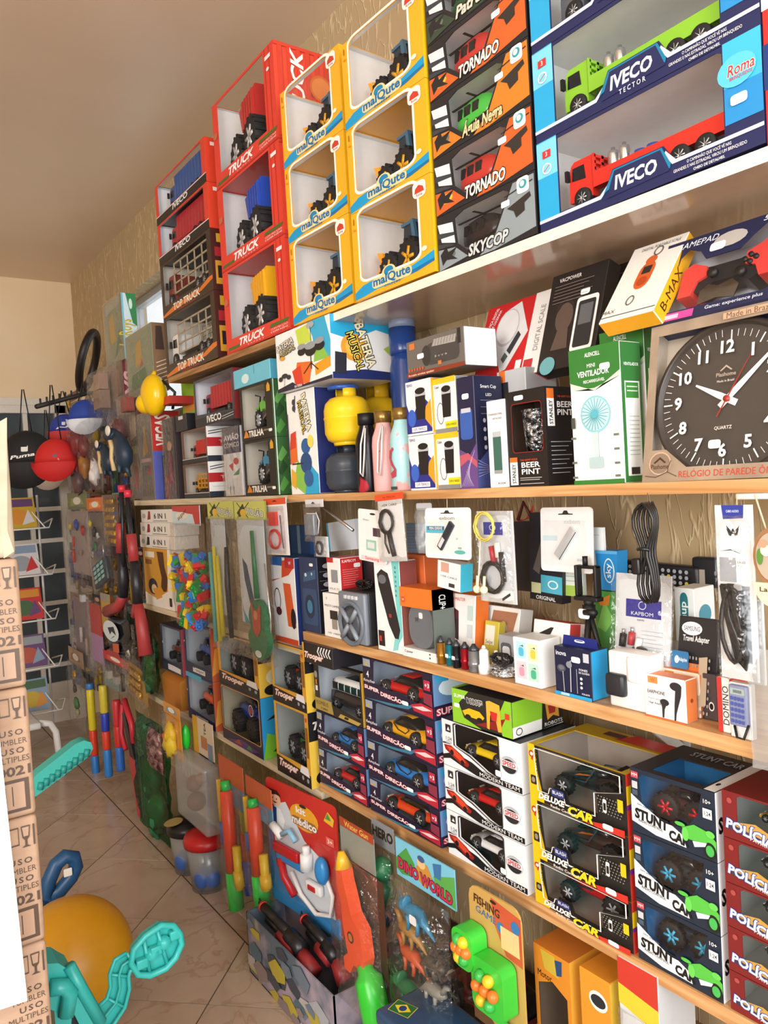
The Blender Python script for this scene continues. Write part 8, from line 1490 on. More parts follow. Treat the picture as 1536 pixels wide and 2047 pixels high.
o = B().sph((0, 0, 0), .03, mat('2ac83a', .25, 0, 0), 12, 8, (.6, .5, 1.6)).build('toy_egg', None, at(372, 1474, X=XC-.02)); tag(o, 'bright green shiny toy beside the clear brown pack', 'toy')
g = Hg('card_with_pictures', 'white and yellow picture card above the clear brown pack', 'toy pack', 384, 1428, 424, 1508, XC-.0); g.card('d8c8b4', .003).art([('r', 'e0a838', 0, 0, .25, 1), ('t', '3a3430', 'TEA', .62, .8, .12, {'a': 90, 'fit': .3}), ('r', 'b87a58', .4, .3, .7, .6), ('r', '7a8aa0', .72, .05, .95, .5)])
g = Hg('clear_tray_pack', 'clear plastic tray pack with a brown toy hanging at the low board', 'toy pack', 364, 1492, 424, 1622, XC-.03, tilt=0); g.card('a8825a', .004, .05, .03, .95, .97, nm='back_card', y=.03); g.add(B().rbox(g.P(.0, .02, -.035), (g.w, .028, g.h*.98), FROST, .012), 'clear_tray'); g.add(B().sph(g.P(.35, .55, 0), .03, mat('7a4a2c', .5)).sph(g.P(.4, .3, 0), .035, mat('6a4028', .5)).sph(g.P(.6, .7, 0), .02, mat('8a5a3a', .5)), 'brown_toy')
# plastic tubs with lids on the floor
def tub(label, px, py, h, r, lid, cut):
    p = at(px, py, Z=0.0); t = thing('lidded_tub', label, 'tub', (p.x, p.y, 0), 0)
    B().lathe([(.001, .003), (r*.8, .003), (r*.84, .0), (r, h), (r*.97, h), (r*.80, .006), (.001, .006)], FROST, 24).build('tub_body', t); B().lathe([(.001, h), (r*1.12, h), (r*1.14, h+.02), (r*1.05, h+.035), (r*.6, h+.045), (.001, h+.045)], mat(lid, .35), 28).build('lid', t)
    for c, a in cut: B().sph((r*.55*math.cos(a), r*.55*math.sin(a), .05), .035, mat(c, .4), 10, 6, (1, 1, 1.2)).build('toy_block', t)
    return t
t = tub('frosted tub of blocks with a black lid and gold mesh disc', 384, 1735, .15, .075, '17161a', [('3a5fa8', 3.6), ('2a9a58', 5.2)])
art(t, ((-.06, -.06, .1965), (.8, .6, 0), (-.6, .8, 0), (0, 0, 1)), .12, .08, [('e', 'b8a068', .3, .6, .35, .4)], 'mesh_disc')
tub('frosted tub of blocks with a red lid', 420, 1770, .16, .075, 'b81c20', [('3a5fa8', 3.8), ('4a6ab0', 4.6)])
for i in range(2):
    x0, y0, x1, y1 = ((436, 1506, 484, 1792), (490, 1548, 541, 1785))[i]
    g = Hg('bubble_sword_pack', f'orange bubble tube with green tank in a clear pack, {"next to the tubs" if i == 0 else "beside the doctor kit"}', 'toy pack', x0, y0, x1, y1, XC-.045)
    g.card('c8603a', .003, 0, .84, 1, 1, nm='header_card').card('4a90b0', .002, .3, .7, 1, .84, nm='header_foot')
    for nm, u, v0, v1, r, c in (('main_tube', .45, .26, .80, .022, 'e8482a'), ('tip', .4, .80, .86, .016, '2ab04a'), ('tank', .52, .02, .26, .026, '3ac04a'), ('whistle', .72, .18, .46, .014, 'e8c02c'), ('whistle_bead', .74, .20, .30, .018, 'e8b82c'), ('side_stick', .12, .5, .84, .008, 'e8b82c'), ('blue_handle', .2, .42, .56, .014, '4a6ab8')):
        g.add(B().tube([g.P(u+.04, v0, -.014), g.P(u, v1, -.014)], r, mat(c, .3), 10), nm)
    g.bag(.05, None, 0, 0, 1, .86, -.014, seed=140+i)
g = Hg('bubble_sword_pack', 'blue and green bubble toy pack hanging between the orange tubes', 'toy pack', 478, 1560, 500, 1770, XC-.02); g.add(B().tube([g.P(.4, 1, -.01), g.P(.5, .55, -.01)], .012, mat('a8b838', .4), 8), 'green_stick'); g.add(B().tube([g.P(.5, .55, -.01), g.P(.6, .30, -.01)], .016, mat('c83a2a', .4), 8), 'red_part'); g.add(B().tube([g.P(.6, .30, -.01), g.P(.7, .0, -.01)], .02, mat('2a4ab0', .4), 8), 'blue_tank'); g.bag(.04, None, -.2, 0, 1.2, 1, -.01, seed=144)

# ================================================================ below the low shelf, near half
XD = XF-.03
# doctor kit blister
g = Hg('doctor_kit', 'red and blue blister card of a toy doctor kit', 'toy pack', 530, 1550, 648, 1792, XD-.02, tilt=0, a=6); w, h = g.w, g.h
g.card('c8302a', .004, r=.02).art([('p', '3a8ac8', [(.0, .0), (.98, .0), (.98, .16), (.6, .10), (.3, .16), (.1, .3), (.05, .75), (0, .75)]), ('p', 'd6dde6', [(.12, .8), (.3, .86), (.55, .62), (.86, .52), (.92, .14), (.5, .12), (.2, .2), (.1, .5)]), ('e', 'e8a82c', .56, .80, .20, .10), ('p', '9a6a3a', rrect(.38, .72, .74, .79, .05, .03)), ('t', 'f4f4f4', 'kit', .52, .845, .05, {'fit': .13, 'off': .03}), ('t', 'f4f4f4', 'médico', .56, .76, .06, {'fit': .34, 'off': .03}),
     ('e', 'f0c4a4', .14, .845, .09, .055), ('p', '3a241a', [(.04, .85), (.06, .91), (.18, .92), (.24, .88), (.16, .885), (.08, .87)]), ('p', 'f4f6f8', [(.0, .68), (.06, .78), (.22, .78), (.28, .70), (.24, .62), (.04, .60)]), ('p', '2a4a8a', [(.10, .78), (.16, .78), (.15, .6), (.11, .6)]), ('p', '8a3020', [(.10, .825), (.18, .825), (.14, .81)]), ('e', '2a1a18', .11, .85, .008, .006), ('e', '2a1a18', .17, .85, .008, .006), ('p', 'e8b838', [(.84, .86), (.9, .94), (.98, .9), (.96, .84)]), ('p', '4a9a48', [(.86, .88), (.9, .93), (.94, .88)]), ('r', 'e86a60', .86, .69, .96, .75), ('t', 'ffffff', '3+', .91, .72, .03, {'fit': .06}), ('e', '2a2220', .56, .89, .05, .012)])
WP = mat('f2f4f6', .3); RP = mat('c4202a', .3); BP = mat('2f8ad0', .3)
g.add(B().cyl(g.P(.62, .44, -.016), g.P(.63, .56, -.016), .018, WP, 12).cyl(g.P(.63, .56, -.016), g.P(.63, .62, -.016), .011, WP, 10), 'toy_bottle'); g.add(B().sph(g.P(.84, .5, -.018), .026, BP, 12, 8, (1, .7, 1.5)), 'pump_ball'); g.add(B().rbox(g.P(.14, .44, -.02), (w*.5, -.004, h*.52), RP, .006), 'toy_case'); g.add(B().rbox(g.P(.16, .38, -.016), (w*.56, -.004, h*.44), BP, .006), 'toy_case_lid'); g.add(B().tube([g.P(.22, .4, -.012), g.P(.26, .26, -.012), g.P(.4, .16, -.012)], .011, RP, 8), 'otoscope'); g.add(B().rbox(g.P(.6, .28, -.02), (w*.8, -.004, h*.36), WP, .006).rbox(g.P(.64, .3, -.023), (w*.74, -.018, h*.34), RP, .003), 'monitor'); g.add(B().tube([g.P(.16, .66, -.02), g.P(.3, .6, -.02)], .012, WP, 8).tube([g.P(.3, .62, -.02), g.P(.42, .68, -.02), g.P(.5, .62, -.02)], .008, mat('8ac0e0', .3), 8), 'syringe')
g.add(B().tube([g.P(.86, .46, -.012), g.P(.94, .34, -.012), g.P(.9, .18, -.012), g.P(.7, .12, -.012), g.P(.5, .2, -.012), g.P(.38, .34, -.012)], .006, WP, 8), 'stethoscope_tube'); g.bag(.055, FILM, .1, .12, .96, .7, -.014, 'blister', 150, .08)
# water gun pack
g = Hg('water_gun_pack', 'clear bag with an orange and green toy water gun', 'toy pack', 678, 1626, 746, 1990, XD-.05, tilt=0); w, h = g.w, g.h
g.card('8a8d84', .002, 0, .78, 1, .97, nm='header_card').art([('r', 'a8452c', 0, .94, 1, .99), ('t', 'e8c058', 'Water Gun', .5, .965, .03, {'fit': .7})], 0, 'header_print'); OG = mat('f0562a', .35); LG = mat('35c436', .3)
def gp(u, v): return (w*u, h*v)
prof = [gp(.22, .77), gp(.40, .77), gp(.46, .70), gp(.56, .62), (w*.62, h*.56), gp(.86, .50), gp(.92, .36), gp(.86, .30), gp(.62, .30), gp(.5, .24), gp(.34, .24), gp(.32, .30), gp(.46, .34), gp(.36, .48), gp(.34, .58), gp(.26, .66)]
g.add(B().prism(prof, -.040, -.008, OG), 'gun_body'); g.add(B().tube([g.P(.31, .76, -.024), g.P(.26, .84, -.024)], [.022, .008], mat('e8b02c', .35), 10), 'nozzle'); g.add(B().tube([g.P(.78, .32, -.026), g.P(.84, .29, -.026), g.P(.90, .26, -.026), g.P(1.12, .05, -.026), g.P(1.16, .02, -.026)], [.018, .02, .034, .036, .02], LG, 14), 'water_tank'); g.art([('e', '5a2a1a', .58, .44, .09, .03), ('e', 'c87a3a', .58, .44, .06, .02)], -.0405, 'badge'); g.card('4a3a2c', .002, .3, .25, 1.15, .76, nm='back_card', y=.004); g.bag(.075, None, .02, 0, 1.25, .82, -.022, seed=152)
# translucent pack behind
g = Hg('hero_pack', 'grey clear pack with dark lettering and a green toy', 'toy pack', 742, 1634, 786, 1850, XD+.0); g.card('8d9094', .002, 0, .78, 1, 1, nm='header_card').art([('t', '3a2e20', 'HERO', .5, .9, .09, {'fit': .9, 'off': .04})]); g.add(B().sph(g.P(.5, .6, -.01), .03, mat('1f7a4a', .35)).sph(g.P(.5, .4, -.01), .035, mat('1f6a44', .35)).sph(g.P(.55, .2, -.01), .03, mat('23303a', .4)), 'green_toy'); g.bag(.05, None, 0, 0, 1, .8, -.012, seed=153)
# dinosaur pack
g = Hg('dinosaur_pack', 'clear bag of plastic dinosaurs with a dinosaur landscape header', 'toy pack', 790, 1672, 908, 2010, XD-.02, tilt=0); w, h = g.w, g.h
g.card('7ac4e0', .003, 0, .78, 1, 1, nm='header_card').art([('p', '4a9a48', [(0, .88), (.2, .97), (.34, .9), (.3, .82), (.1, .8), (0, .82)]), ('p', '5aa850', [(.66, .9), (1, .96), (1, .79), (.7, .8)]), ('p', 'c8903a', [(.36, .9), (.56, .94), (.66, .86), (.5, .80), (.38, .83)]), ('e', 'e8c088', .46, .93, .07, .03), ('e', '3a5a8a', .46, .955, .06, .018), ('p', '3a74a8', [(.66, .97), (.8, .99), (.78, .9), (.68, .9)]), ('t', 'c83048', 'DINO WORLD', .5, .845, .06, {'fit': .9, 'off': .04, 'oc': '1f2a4a', 'ow': .09, 'a': -4})])
def dino(nm, u, v, s, c, kind, flip=1):
    p = Vector(g.P(u, v, -.02)); b = B(); m = mat(c, .4); k = flip
    def q(x, z, y=0): return (p.x+x*s*k, p.y+y*s, p.z+z*s)
    b.tube([q(-.9, .1), q(-.6, .02), q(-.2, .05), (q(.2, .0)), q(.6, -.25), q(1.1, -.6)], [.10*s, .24*s, .30*s, .28*s, .13*s, .03*s], m, 8)
    if kind == 'tri':
        b.sph(q(-.85, .1), .26*s, m, 10, 6); b.tube([q(-.9, .25), q(-1.15, .5)], [.05*s, .01*s], m, 6).tube([q(-1.05, .1), q(-1.3, .25)], [.05*s, .01*s], m, 6); b.sph(q(-.66, .22), .3*s, m, 10, 6, (.3, .9, 1))
    else: b.tube([q(-.7, .1), q(-.95, .5), q(-1.2, .55)], [.15*s, .12*s, .06*s], m, 8)
    for x in (-.4, .2):
        for y in (-.18, .18): b.tube([q(x, -.1, y), q(x+.05, -.4, y), q(x-.02, -.7, y)], [.12*s, .09*s, .09*s], m, 6)
    b.build(nm, g.t)
for a in (('dinosaur', .46, .66, .055, '2f84ac', 'tri', 1), ('dinosaur', .34, .54, .05, 'a87a3c', 'raptor', 1), ('dinosaur', .66, .44, .045, '4a4034', 'tri', -1), ('dinosaur', .35, .40, .05, 'c8562c', 'raptor', 1), ('dinosaur', .66, .30, .05, '8a8478', 'raptor', -1), ('dinosaur', .3, .18, .06, '23764a', 'tri', 1), ('dinosaur', .62, .12, .055, '2a8a54', 'raptor', -1)): dino(*a)
g.art([sticker(.52, .66, .12, .05)], -.05, 'price_tag'); g.bag(.09, None, .0, 0, 1.0, .8, -.022, seed=155)
# popping-game blister
g = Hg('game_blister', 'tan and orange blister card with a rounded green ball game', 'toy pack', 936, 1762, 1040, 2030, XD-.03, a=0); w, h = g.w, g.h
g.card('c8a058', .004, r=.025).art([('p', 'c8553a', [(.45, .98), (1, .94), (1, .60), (.7, .62), (.5, .8)]), ('t', '4a2a1a', 'FISHING', .36, .90, .06, {'fit': .5, 'off': .03, 'a': -5}), ('t', '2a6ab0', 'GAME', .34, .83, .05, {'fit': .4, 'off': .03, 'a': -5}), ('e', '3a78b8', .62, .80, .07, .04), ('e', '3a78b8', .9, .86, .08, .045), ('r', 'e8c890', .62, .66, .96, .82), ('p', '6a4a2c', [(0, .0), (.5, .0), (.3, .1), (0, .2)]), ('e', '2a2220', .5, .955, .06, .012)])
for i, (u, v, rx, rz) in enumerate(((.16, .60, .20, .14), (.60, .42, .30, .19))):
    pts = rrect(w*(u-rx), h*(v-rz), w*(u+rx), h*(v+rz), w*.12, w*.12, 4); g.add(B().prism(pts, -.045+.004*i, -.004, mat('3cc43c', .3), None, True), 'game_case')
    rb = random.Random(i)
    for k in range(7): a = 2*PI*k/6; q = (u+(rx*.52*math.cos(a) if k < 6 else 0), v+(rz*.52*math.sin(a) if k < 6 else 0)); g.add(B().sph(g.P(q[0], q[1], -.047), .012, mat(['e8782a', 'e8c028', '3ab04a'][k % 3], .3), 10, 6), 'game_ball')
g.add(B().cyl(g.P(.4, .20, -.012), g.P(.9, .10, -.012), .008, mat('3cc43c', .3), 8), 'rod'); g.bag(.10, FILM, .02, .14, .98, .66, -.02, 'blister', 157, .08)
# orange window boxes with a red car, low
zb2 = EYE-1.115
f = Fr(1078, 1150, XF-.005, zb2); hh = f.h(1882); t = thing('motor_toy_box', 'orange and yellow window box with a red toy car, below the buggy boxes', 'box', f.o, f.rot)
winbox(t, f.w, hh, .14, {'front': 'd88a2c', 'right': 'e8a83c', 'top': 'c8762c', 'all': 'd88a2c'}, [(.08, .06), (.9, .06), (.9, .66), (.5, .74), (.08, .66)], '6a5a4c')
printon(t, 'front', f.w, hh, .14, [('p', 'c8b040', [(.2, .98), (.6, .98), (.7, .8), (.3, .82)]), ('p', '2a4a7a', [(.6, .95), (.8, .97), (.78, .84), (.64, .82)]), ('t', '1a1612', 'Motor', .3, .76, .06, {'fit': .4, 'off': .03})]); printon(t, 'right', f.w, hh, .14, [('e', 'f0f0ec', .4, .82, .22, .05), ('e', '2a2a30', .4, .82, .17, .035), ('r', '1a1612', .6, .02, .85, .4), ('t', 'e8c040', 'Motor', .72, .2, .1, {'a': 90, 'fit': .3})])
toy_car('red toy car in the orange box below the buggy boxes', f.P(f.w*.48, .07, hh*.1), (0, 0, -PI/2+R(-20)), f.w*.6, 'b81c24', 'sport')
f2_ = Fr(1170, 1232, XF-.003, zb2); t = thing('motor_toy_box', 'yellow and orange motor toy box beside the red car box', 'box', f2_.o, f2_.rot); carton(t, f2_.w, f2_.h(1930), .14, {'front': 'e0962e', 'right': 'e8c048', 'all': 'd88a2c'}); printon(t, 'front', f2_.w, f2_.h(1930), .14, [('e', 'f0f0ec', .6, .8, .3, .08), ('e', '2a2a30', .6, .8, .24, .05), ('r', '1a1612', .5, 0, .85, .45), ('t', 'e8e0d0', 'Motor', .67, .22, .12, {'a': 90, 'fit': .32, 'off': .03}), ('r', '3a6a9a', .9, .2, 1, .6)])
board('wall_shelf', 'rough low board under the orange motor toy boxes', .25, f.o.y+.06, lambda y: zb2-.001, .02, DARKPINE, x0=XF-.012)
f3_ = Fr(1250, 1330, XF-.003, zb2); t = thing('toy_figure_box', 'red and yellow headed clear pack of a white toy, below the stunt boxes', 'box', f3_.o, f3_.rot); hh = f3_.h(1975)*1.25; carton(t, f3_.w, hh, .1, {'front': 'd9dce0', 'all': 'c8ccd0'}); printon(t, 'front', f3_.w, hh, .1, [('r', 'c83a2c', 0, .8, 1, 1), ('p', 'e8c838', [(0, .72), (1, .66), (1, .8), (0, .84)]), ('e', 'f4f4f2', .6, .3, .3, .2)]); bagmesh(f3_.w, hh*.7, .03, BAG, 160).build('clear_wrap', t, (0, -.006, 0))
# dark red toy car box low behind the blister cards
f = Fr(905, 985, XF+.05, 0.18); t = thing('toy_car', 'dark red big toy car with a white plate standing low behind the packs', 'toy car', f.P(.08, .08, 0), f.rot); cm, gm = car_meshes(.30, '6a1c24', 'sport'); inst('body', cm, t, (0, 0, .004)); inst('windows', gm, t, (0, 0, .004))
for x in (-.09, .087):
    for s in (-1, 1): wheel(t, (x, s*.058, .0315), .0315, .0225, 'c9ccd0', 6)
art(t, ((-.02, -.0645, .05), (1, 0, 0), (0, 0, 1), (0, -1, 0)), .06, .022, [('e', 'e8e8e8', .5, .5, .5, .5), ('t', '1a1a1a', 'KA', .5, .5, .5, {'fit': .5})], 'number_plate')
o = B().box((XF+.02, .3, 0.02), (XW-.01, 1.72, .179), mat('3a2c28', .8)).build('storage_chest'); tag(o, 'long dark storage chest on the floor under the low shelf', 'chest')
# art-printed carton with toy rifles across its top
p0 = at(506, 1950, Z=0.0); p0.x = .905; ARTM = noise_mat('comic_print', '5a6a78', 'a89aa8', 9, .45, (1, 1, 1), 0, .01, .42, .60, 3.0)
f = Fr(500, 800, .90, .0, 0, .50); hb = f.h(1822); w = f.w; D = .13
t = thing('printed_carton', 'open carton printed with grey comic drawings on the floor', 'box', f.o, f.rot); b = B()
for a, c in (((0, 0, 0), (w, .004, hb)), ((0, D-.004, 0), (w, D, hb)), ((0, 0, 0), (.004, D, hb)), ((w-.004, 0, 0), (w, D, hb)), ((0, 0, 0), (w, D, .004))): b.box(a, c, ARTM)
b.build('carton', t)
rr = random.Random(12); it = [('r', '9a9484', .12, 0, .16, 1)]
for k in range(34):
    u, v, s = rr.uniform(.0, .95), rr.uniform(0, .9), rr.uniform(.06, .20); c = rr.choice(['a8acb4', '6a7a8a', '3a4450', 'b8a83a', '8a7a80', 'b8b0b0', '4a6a7a', '8a7a78']); a = rr.uniform(0, 3)
    it.append(('p', c, [(min(1, max(0, u+s*math.cos(a+q)*.6)), min(1, max(0, v+s*math.sin(a+q)*r_))) for q, r_ in ((0, 1), (1.3, .5), (2.6, 1.1), (3.9, .6), (5.1, 1))]))
printon(t, 'front', w, hb, D, it); printon(t, 'left', w, hb, D, [('p', '8aa0b0', [(.2, .3), (.6, .5), (.5, .9), (.2, .8)]), ('p', 'd0d4d8', [(.3, .6), (.5, .7), (.45, .85)])])
def biggun(label, a, b_, z0, z1, y):
    o = f.P(a*w, y, 0); t = thing('toy_rifle', label, 'toy gun', o, f.rot); L = (b_-a)*w; dk = mat('1a1a1e', .35); rd = mat('9a2f30', .45); dz = z1-z0
    q = lambda s, e=0: (L*s, 0, z0+dz*s+e)
    B().tube([q(.0), q(.62)], .013, dk, 10).tube([q(.1, -.024), q(.6, -.024)], .012, dk, 8).build('barrel', t); B().tube([q(.42, -.03), q(.75, -.03)], .022, rd, 10).build('foregrip', t); B().tube([q(.6, -.005), q(.9, -.01)], .022, dk, 8).build('receiver', t); B().tube([q(.86, -.02), q(1.1, -.05)], [.018, .028], rd, 8).build('stock', t); B().cyl(q(-.03), q(.0), .015, mat('c8322c', .4), 10).build('muzzle_tip', t); B().tube([q(-.02), q(-.1, .012), q(-.13, -.004), q(-.06, -.014)], .0025, dk, 6).build('cord', t)
biggun('toy rifle with dark red grip lying across the printed carton', .10, .62, hb+.022, hb+.01, .035); biggun('second toy rifle with dark red grip resting in the printed carton', .42, .80, hb+.035, hb+.012, .085)
# blue plastic chest with a small Brazilian flag
f = Fr(776, 900, .86, 0.0, 0, .36); hb2 = f.h(2018); t = thing('plastic_chest', 'dark blue plastic box with a small Brazilian flag on the floor', 'box', f.o, f.rot); B().rbox((0, 0, 0), (f.w, .13, hb2-.03), mat('22405f', .35), .012).build('chest_body', t); B().rbox((-.008, -.008, hb2-.035), (f.w+.008, .14, hb2), mat('2a4c70', .3), .01).build('lid', t)
art(t, ((.012, .015, hb2), (.95, .3, 0), (-.3, .95, 0), (0, 0, 1)), .05, .036, [('r', 'e8d030', -.03, -.03, 1.03, 1.03), ('r', '1f6a3c', 0, 0, 1, 1), ('p', 'e8d030', [(.08, .5), (.5, .9), (.92, .5), (.5, .1)]), ('e', '24407a', .5, .5, .17, .24)], 'lid_flag_print')

# ================================================================ left foreground
YK = 1.42; BRN = '5a463a'
xe = at(72, 1600, Y=YK).x; zs = [at(60, y, Y=YK).z for y in (1112, 1364, 1612, 1890)]; hbx = (zs[0]-zs[3])/3
zbase = zs[3]-hbx
n = 0; z = zs[0]-hbx
rows = []
while z > -hbx*.5: rows.append(z); z -= hbx
rows = rows[::-1]; off = rows[0]
for k, z in enumerate(rows):
    zz0 = max(0.0, z) if k == 0 else z; hh = z+hbx-zz0; wd = .36; x0 = xe-wd
    pos = ['resting on the floor', 'second from the floor', 'third from the floor', 'fourth from the floor', 'fifth from the floor', 'sixth from the floor', 'seventh from the floor'][k]
    t = thing('cardboard_carton', f'printed cardboard carton {pos} in the stack', 'carton', (x0, YK, zz0), 0); b = B(); b.rbox((0, 0, .001), (wd, .29, hh-.001), CARD, .008); b.build('carton', t); B().box((0, .13, hh-.0015), (wd, .16, hh+.0002), mat('b89a7a', .6)).build('tape', t)
    if hh > .12:
        u = lambda px: px
        it = [('t', BRN, 'USO', .915, .66, .045, {'fit': .10, 'off': .02, 'sp': 1.3}), ('t', BRN, 'TUMBLER', .905, .59, .045, {'fit': .15, 'off': 0}), ('t', BRN, 'USO', .915, .52, .045, {'fit': .10, 'off': .02, 'sp': 1.3}), ('t', BRN, 'MULTIPLES', .90, .455, .045, {'fit': .17, 'off': 0}), ('t', BRN, '010021', .875, .365, .07, {'fit': .22, 'off': .03}),
              ('r', BRN, .80, .05, .975, .30), ('r', 'b8977f', .82, .075, .955, .275), ('r', BRN, .84, .1, .86, .25), ('r', BRN, .87, .1, .875, .25), ('r', BRN, .90, .1, .905, .25),
              ('p', BRN, [(.925, .93), (.965, .93), (.96, .84), (.95, .82), (.95, .78), (.965, .765), (.925, .765), (.94, .78), (.94, .82), (.93, .84)]), ('p', 'b8977f', [(.93, .92), (.96, .92), (.955, .85), (.935, .85)]), ('l', BRN, .98, .93, .98, .77, .003), ('o', BRN, [(.875, .80), (.912, .80), (.912, .92), (.875, .92)], .002)]
        if k == 0: it = it[:0]
        art(t, ((0, 0, .001), (1, 0, 0), (0, 0, 1), (0, -1, 0)), wd, hh, it, 'front_print')
ztop = rows[-1]+hbx
xt = at(29, 1060, Y=YK).x; ht = zrow(846, xt, YK)-ztop
t = thing('plain_carton', 'cream plain carton with worn edge on top of the printed cartons', 'carton', (xt-.33, YK-.005, ztop+.001), 0); b = B(); b.rbox((0, 0, 0), (.33, .27, ht), CREAM, .012); b.build('carton', t); B().prism([(.30, ht-.01), (.33, ht+.008), (.318, ht*.2), (.326, .01), (.31, .0)], -.002, .004, CREAM).build('torn_flap', t)
# white board leaning in front
pts = [at(x, y, Y=YK-.02) for x, y in ((-90, 1300), (-20, 1300), (54, 1998), (-90, 2046))]; o = thing('white_board', 'white paper board leaning against the cartons', 'board', (pts[3].x, YK-.02, pts[3].z), 0)
B().prism([(p.x-pts[3].x, p.z-pts[3].z) for p in pts], -.004, .004, mat('fbfbfb', .5)).build('sheet', o)
# yellow ball
v = ray(143, 1918); tt = EYE/(-v.z+118/FPX*v.dot(_f)/1.0); c = v*tt; rad = 118/FPX*c.dot(_f); o = B().sph((0, 0, 0), rad, mat('d89a1a', .35), 40, 24).build('play_ball', None, (c.x, c.y, rad)); tag(o, 'big mustard yellow play ball on the tiled floor', 'ball')
# turquoise ride-on toy in front of the ball
TQ = mat('35b5b0', .3); YT = 1.62
def tp(x, y, dy=0.0): p = at(x, y, Y=YT+dy); return p
org = tp(190, 2140); org.z = max(0.0, org.z)
t = thing('ride_on_toy', 'turquoise plastic ride-on toy with an oval footrest', 'ride-on toy', (org.x, YT, 0), 0); O3 = Vector((org.x, YT, 0))
def L3(x, y, dy=0.0): return tp(x, y, dy)-O3
# curved ribbed arm: three flanges and a web
cen = [(185, 2060), (212, 2030), (232, 2005), (240, 1975), (238, 1950), (245, 1930), (262, 1918)]; wd = [24, 23, 20, 19, 19, 19, 16]
b = B(); 
def off(i, s):
    x, y = cen[i]; xa, ya = cen[max(0, i-1)]; xb, yb = cen[min(len(cen)-1, i+1)]; dx, dy = xb-xa, yb-ya; L = math.hypot(dx, dy); return (x-dy/L*wd[i]*s, y+dx/L*wd[i]*s)
web = [L3(*off(i, -1), .012) for i in range(len(cen))]+[L3(*off(i, 1), .012) for i in reversed(range(len(cen)))]
b.prism([(p.x, p.z) for p in web], .012, .018, TQ)
for s in (-1, 0, 1): b.tube([L3(*off(i, s), .002) for i in range(len(cen))], .0042 if s else .0032, TQ, 6)
for i in (2, 4, 6): b.tube([L3(*off(i, -1), .004), L3(*off(i, 1), .004)], .0032, TQ, 6)
b.build('ribbed_arm', t)
b = B(); fr = [(262, 1925), (268, 1898), (290, 1872), (322, 1850), (346, 1850), (360, 1866), (364, 1886), (352, 1914), (332, 1936), (300, 1950), (276, 1948)]
fl_ = [L3(x, y) for x, y in fr]; b.prism([(p.x, p.z) for p in fl_], .010, .022, TQ, None, True); b.tube([p for p in fl_], .007, TQ, 8, True); b.build('footrest', t)
b = B()
for a, c in (((272, 1930), (354, 1870)), ((288, 1880), (300, 1946)), ((314, 1858), (336, 1930))): b.tube([L3(*a, .004), L3(*c, .004)], .0045, TQ, 6)
for x, y in ((304, 1906), (328, 1884)): b.cyl(L3(x, y, -.004), L3(x, y, .014), .014, TQ, 12)
for x, y in ((284, 1926), (312, 1900), (350, 1868)): p = L3(x, y, .0); b.rbox((p.x-.012, -.006, p.z-.010), (p.x+.012, .012, p.z+.010), TQ, .003)
b.build('footrest_ribs', t)
b = B(); sh_ = [(70, 1918), (112, 1916), (128, 1926), (140, 1932), (165, 1980), (200, 2040), (215, 2090), (178, 2090), (150, 2030), (140, 2010), (132, 2100), (112, 2100), (104, 2010), (70, 2000)]
q = [L3(x, y) for x, y in sh_]; b.prism([(p.x, p.z) for p in q], -.02, .05, TQ); b.tube([L3(138, 1930, -.02), L3(165, 1980, -.02), L3(202, 2045, -.02)], .012, TQ, 8).tube([L3(100, 1975, -.03), L3(128, 1972, -.03), L3(140, 1985, -.03), L3(132, 2030, -.03)], .016, TQ, 8); b.build('seat_shell', t)
b = B(); q = [L3(x, y) for x, y in ((142, 2015), (180, 2090), (134, 2090))]; b.prism([(p.x, p.z) for p in q], .0, .03, mat('20242a', .6)); b.build('dark_insert', t)
zlow = min(L3(x, y).z for x, y in sh_)
B().box((q[0].x-.06, .0, -0.0), (q[0].x+.06, .05, max(.02, zlow+.01)), TQ).build('base_foot', t)
# turquoise comb-shaped rocker foot behind, blue steering loop
Yr = 2.55; A = at(78, 1556, Y=Yr); t = thing('rocker_foot', 'turquoise ribbed paddle of another ride-on toy beyond the cartons', 'ride-on toy', (A.x, Yr, 0), 0); O3 = Vector((A.x, Yr, 0))
pp = [at(x, y, Y=Yr)-O3 for x, y in ((60, 1562), (76, 1546), (150, 1488), (168, 1480), (182, 1484), (186, 1496), (180, 1510), (168, 1520), (82, 1585), (60, 1600))]
B().prism([(p.x, p.z) for p in pp], .0, .05, mat('43bdb2', .35), None, True).build('paddle', t)
b = B()
for k in range(9):
    u = k/8; a = at(80+92*u, 1578-66*u, Y=Yr-.004)-O3; c = at(80+92*u+3, 1578-66*u-14, Y=Yr-.004)-O3; b.tube([a, c], .010, mat('2a9a94', .4), 6)
b.build('ribs', t); B().tube([at(64, 1580, Y=Yr)-O3+Vector((0, .02, 0)), Vector((-.10, .05, .3)), Vector((-.14, .05, .02))], .022, TQ, 8).build('stem', t)
Yr = 2.5; A = at(120, 1740, Y=Yr); t = thing('steering_loop', 'dark blue plastic loop handle of a ride-on toy above the ball', 'handle', (A.x-.1, Yr, 0), 0); O3 = Vector((A.x-.1, Yr, 0)); BL = mat('23527e', .4)
B().tube([at(x, y, Y=Yr)-O3 for x, y in ((92, 1790), (98, 1760), (112, 1728), (130, 1712), (148, 1714), (152, 1732), (142, 1754), (120, 1780), (100, 1796))], .022, BL, 10, True).build('loop', t); B().tube([at(94, 1796, Y=Yr)-O3, Vector((-.03, 0, .2)), Vector((-.05, 0, .01))], .02, BL, 8).build('stem', t); art(t, (at(132, 1738, Y=Yr)-O3+Vector((-.012, -.024, -.012)), (1, 0, 0), (0, 0, 1), (0, -1, 0)), .024, .024, [('p', 'f0ece0', rrect(0, 0, 1, 1, .1, .1, 2))], 'price_tag')
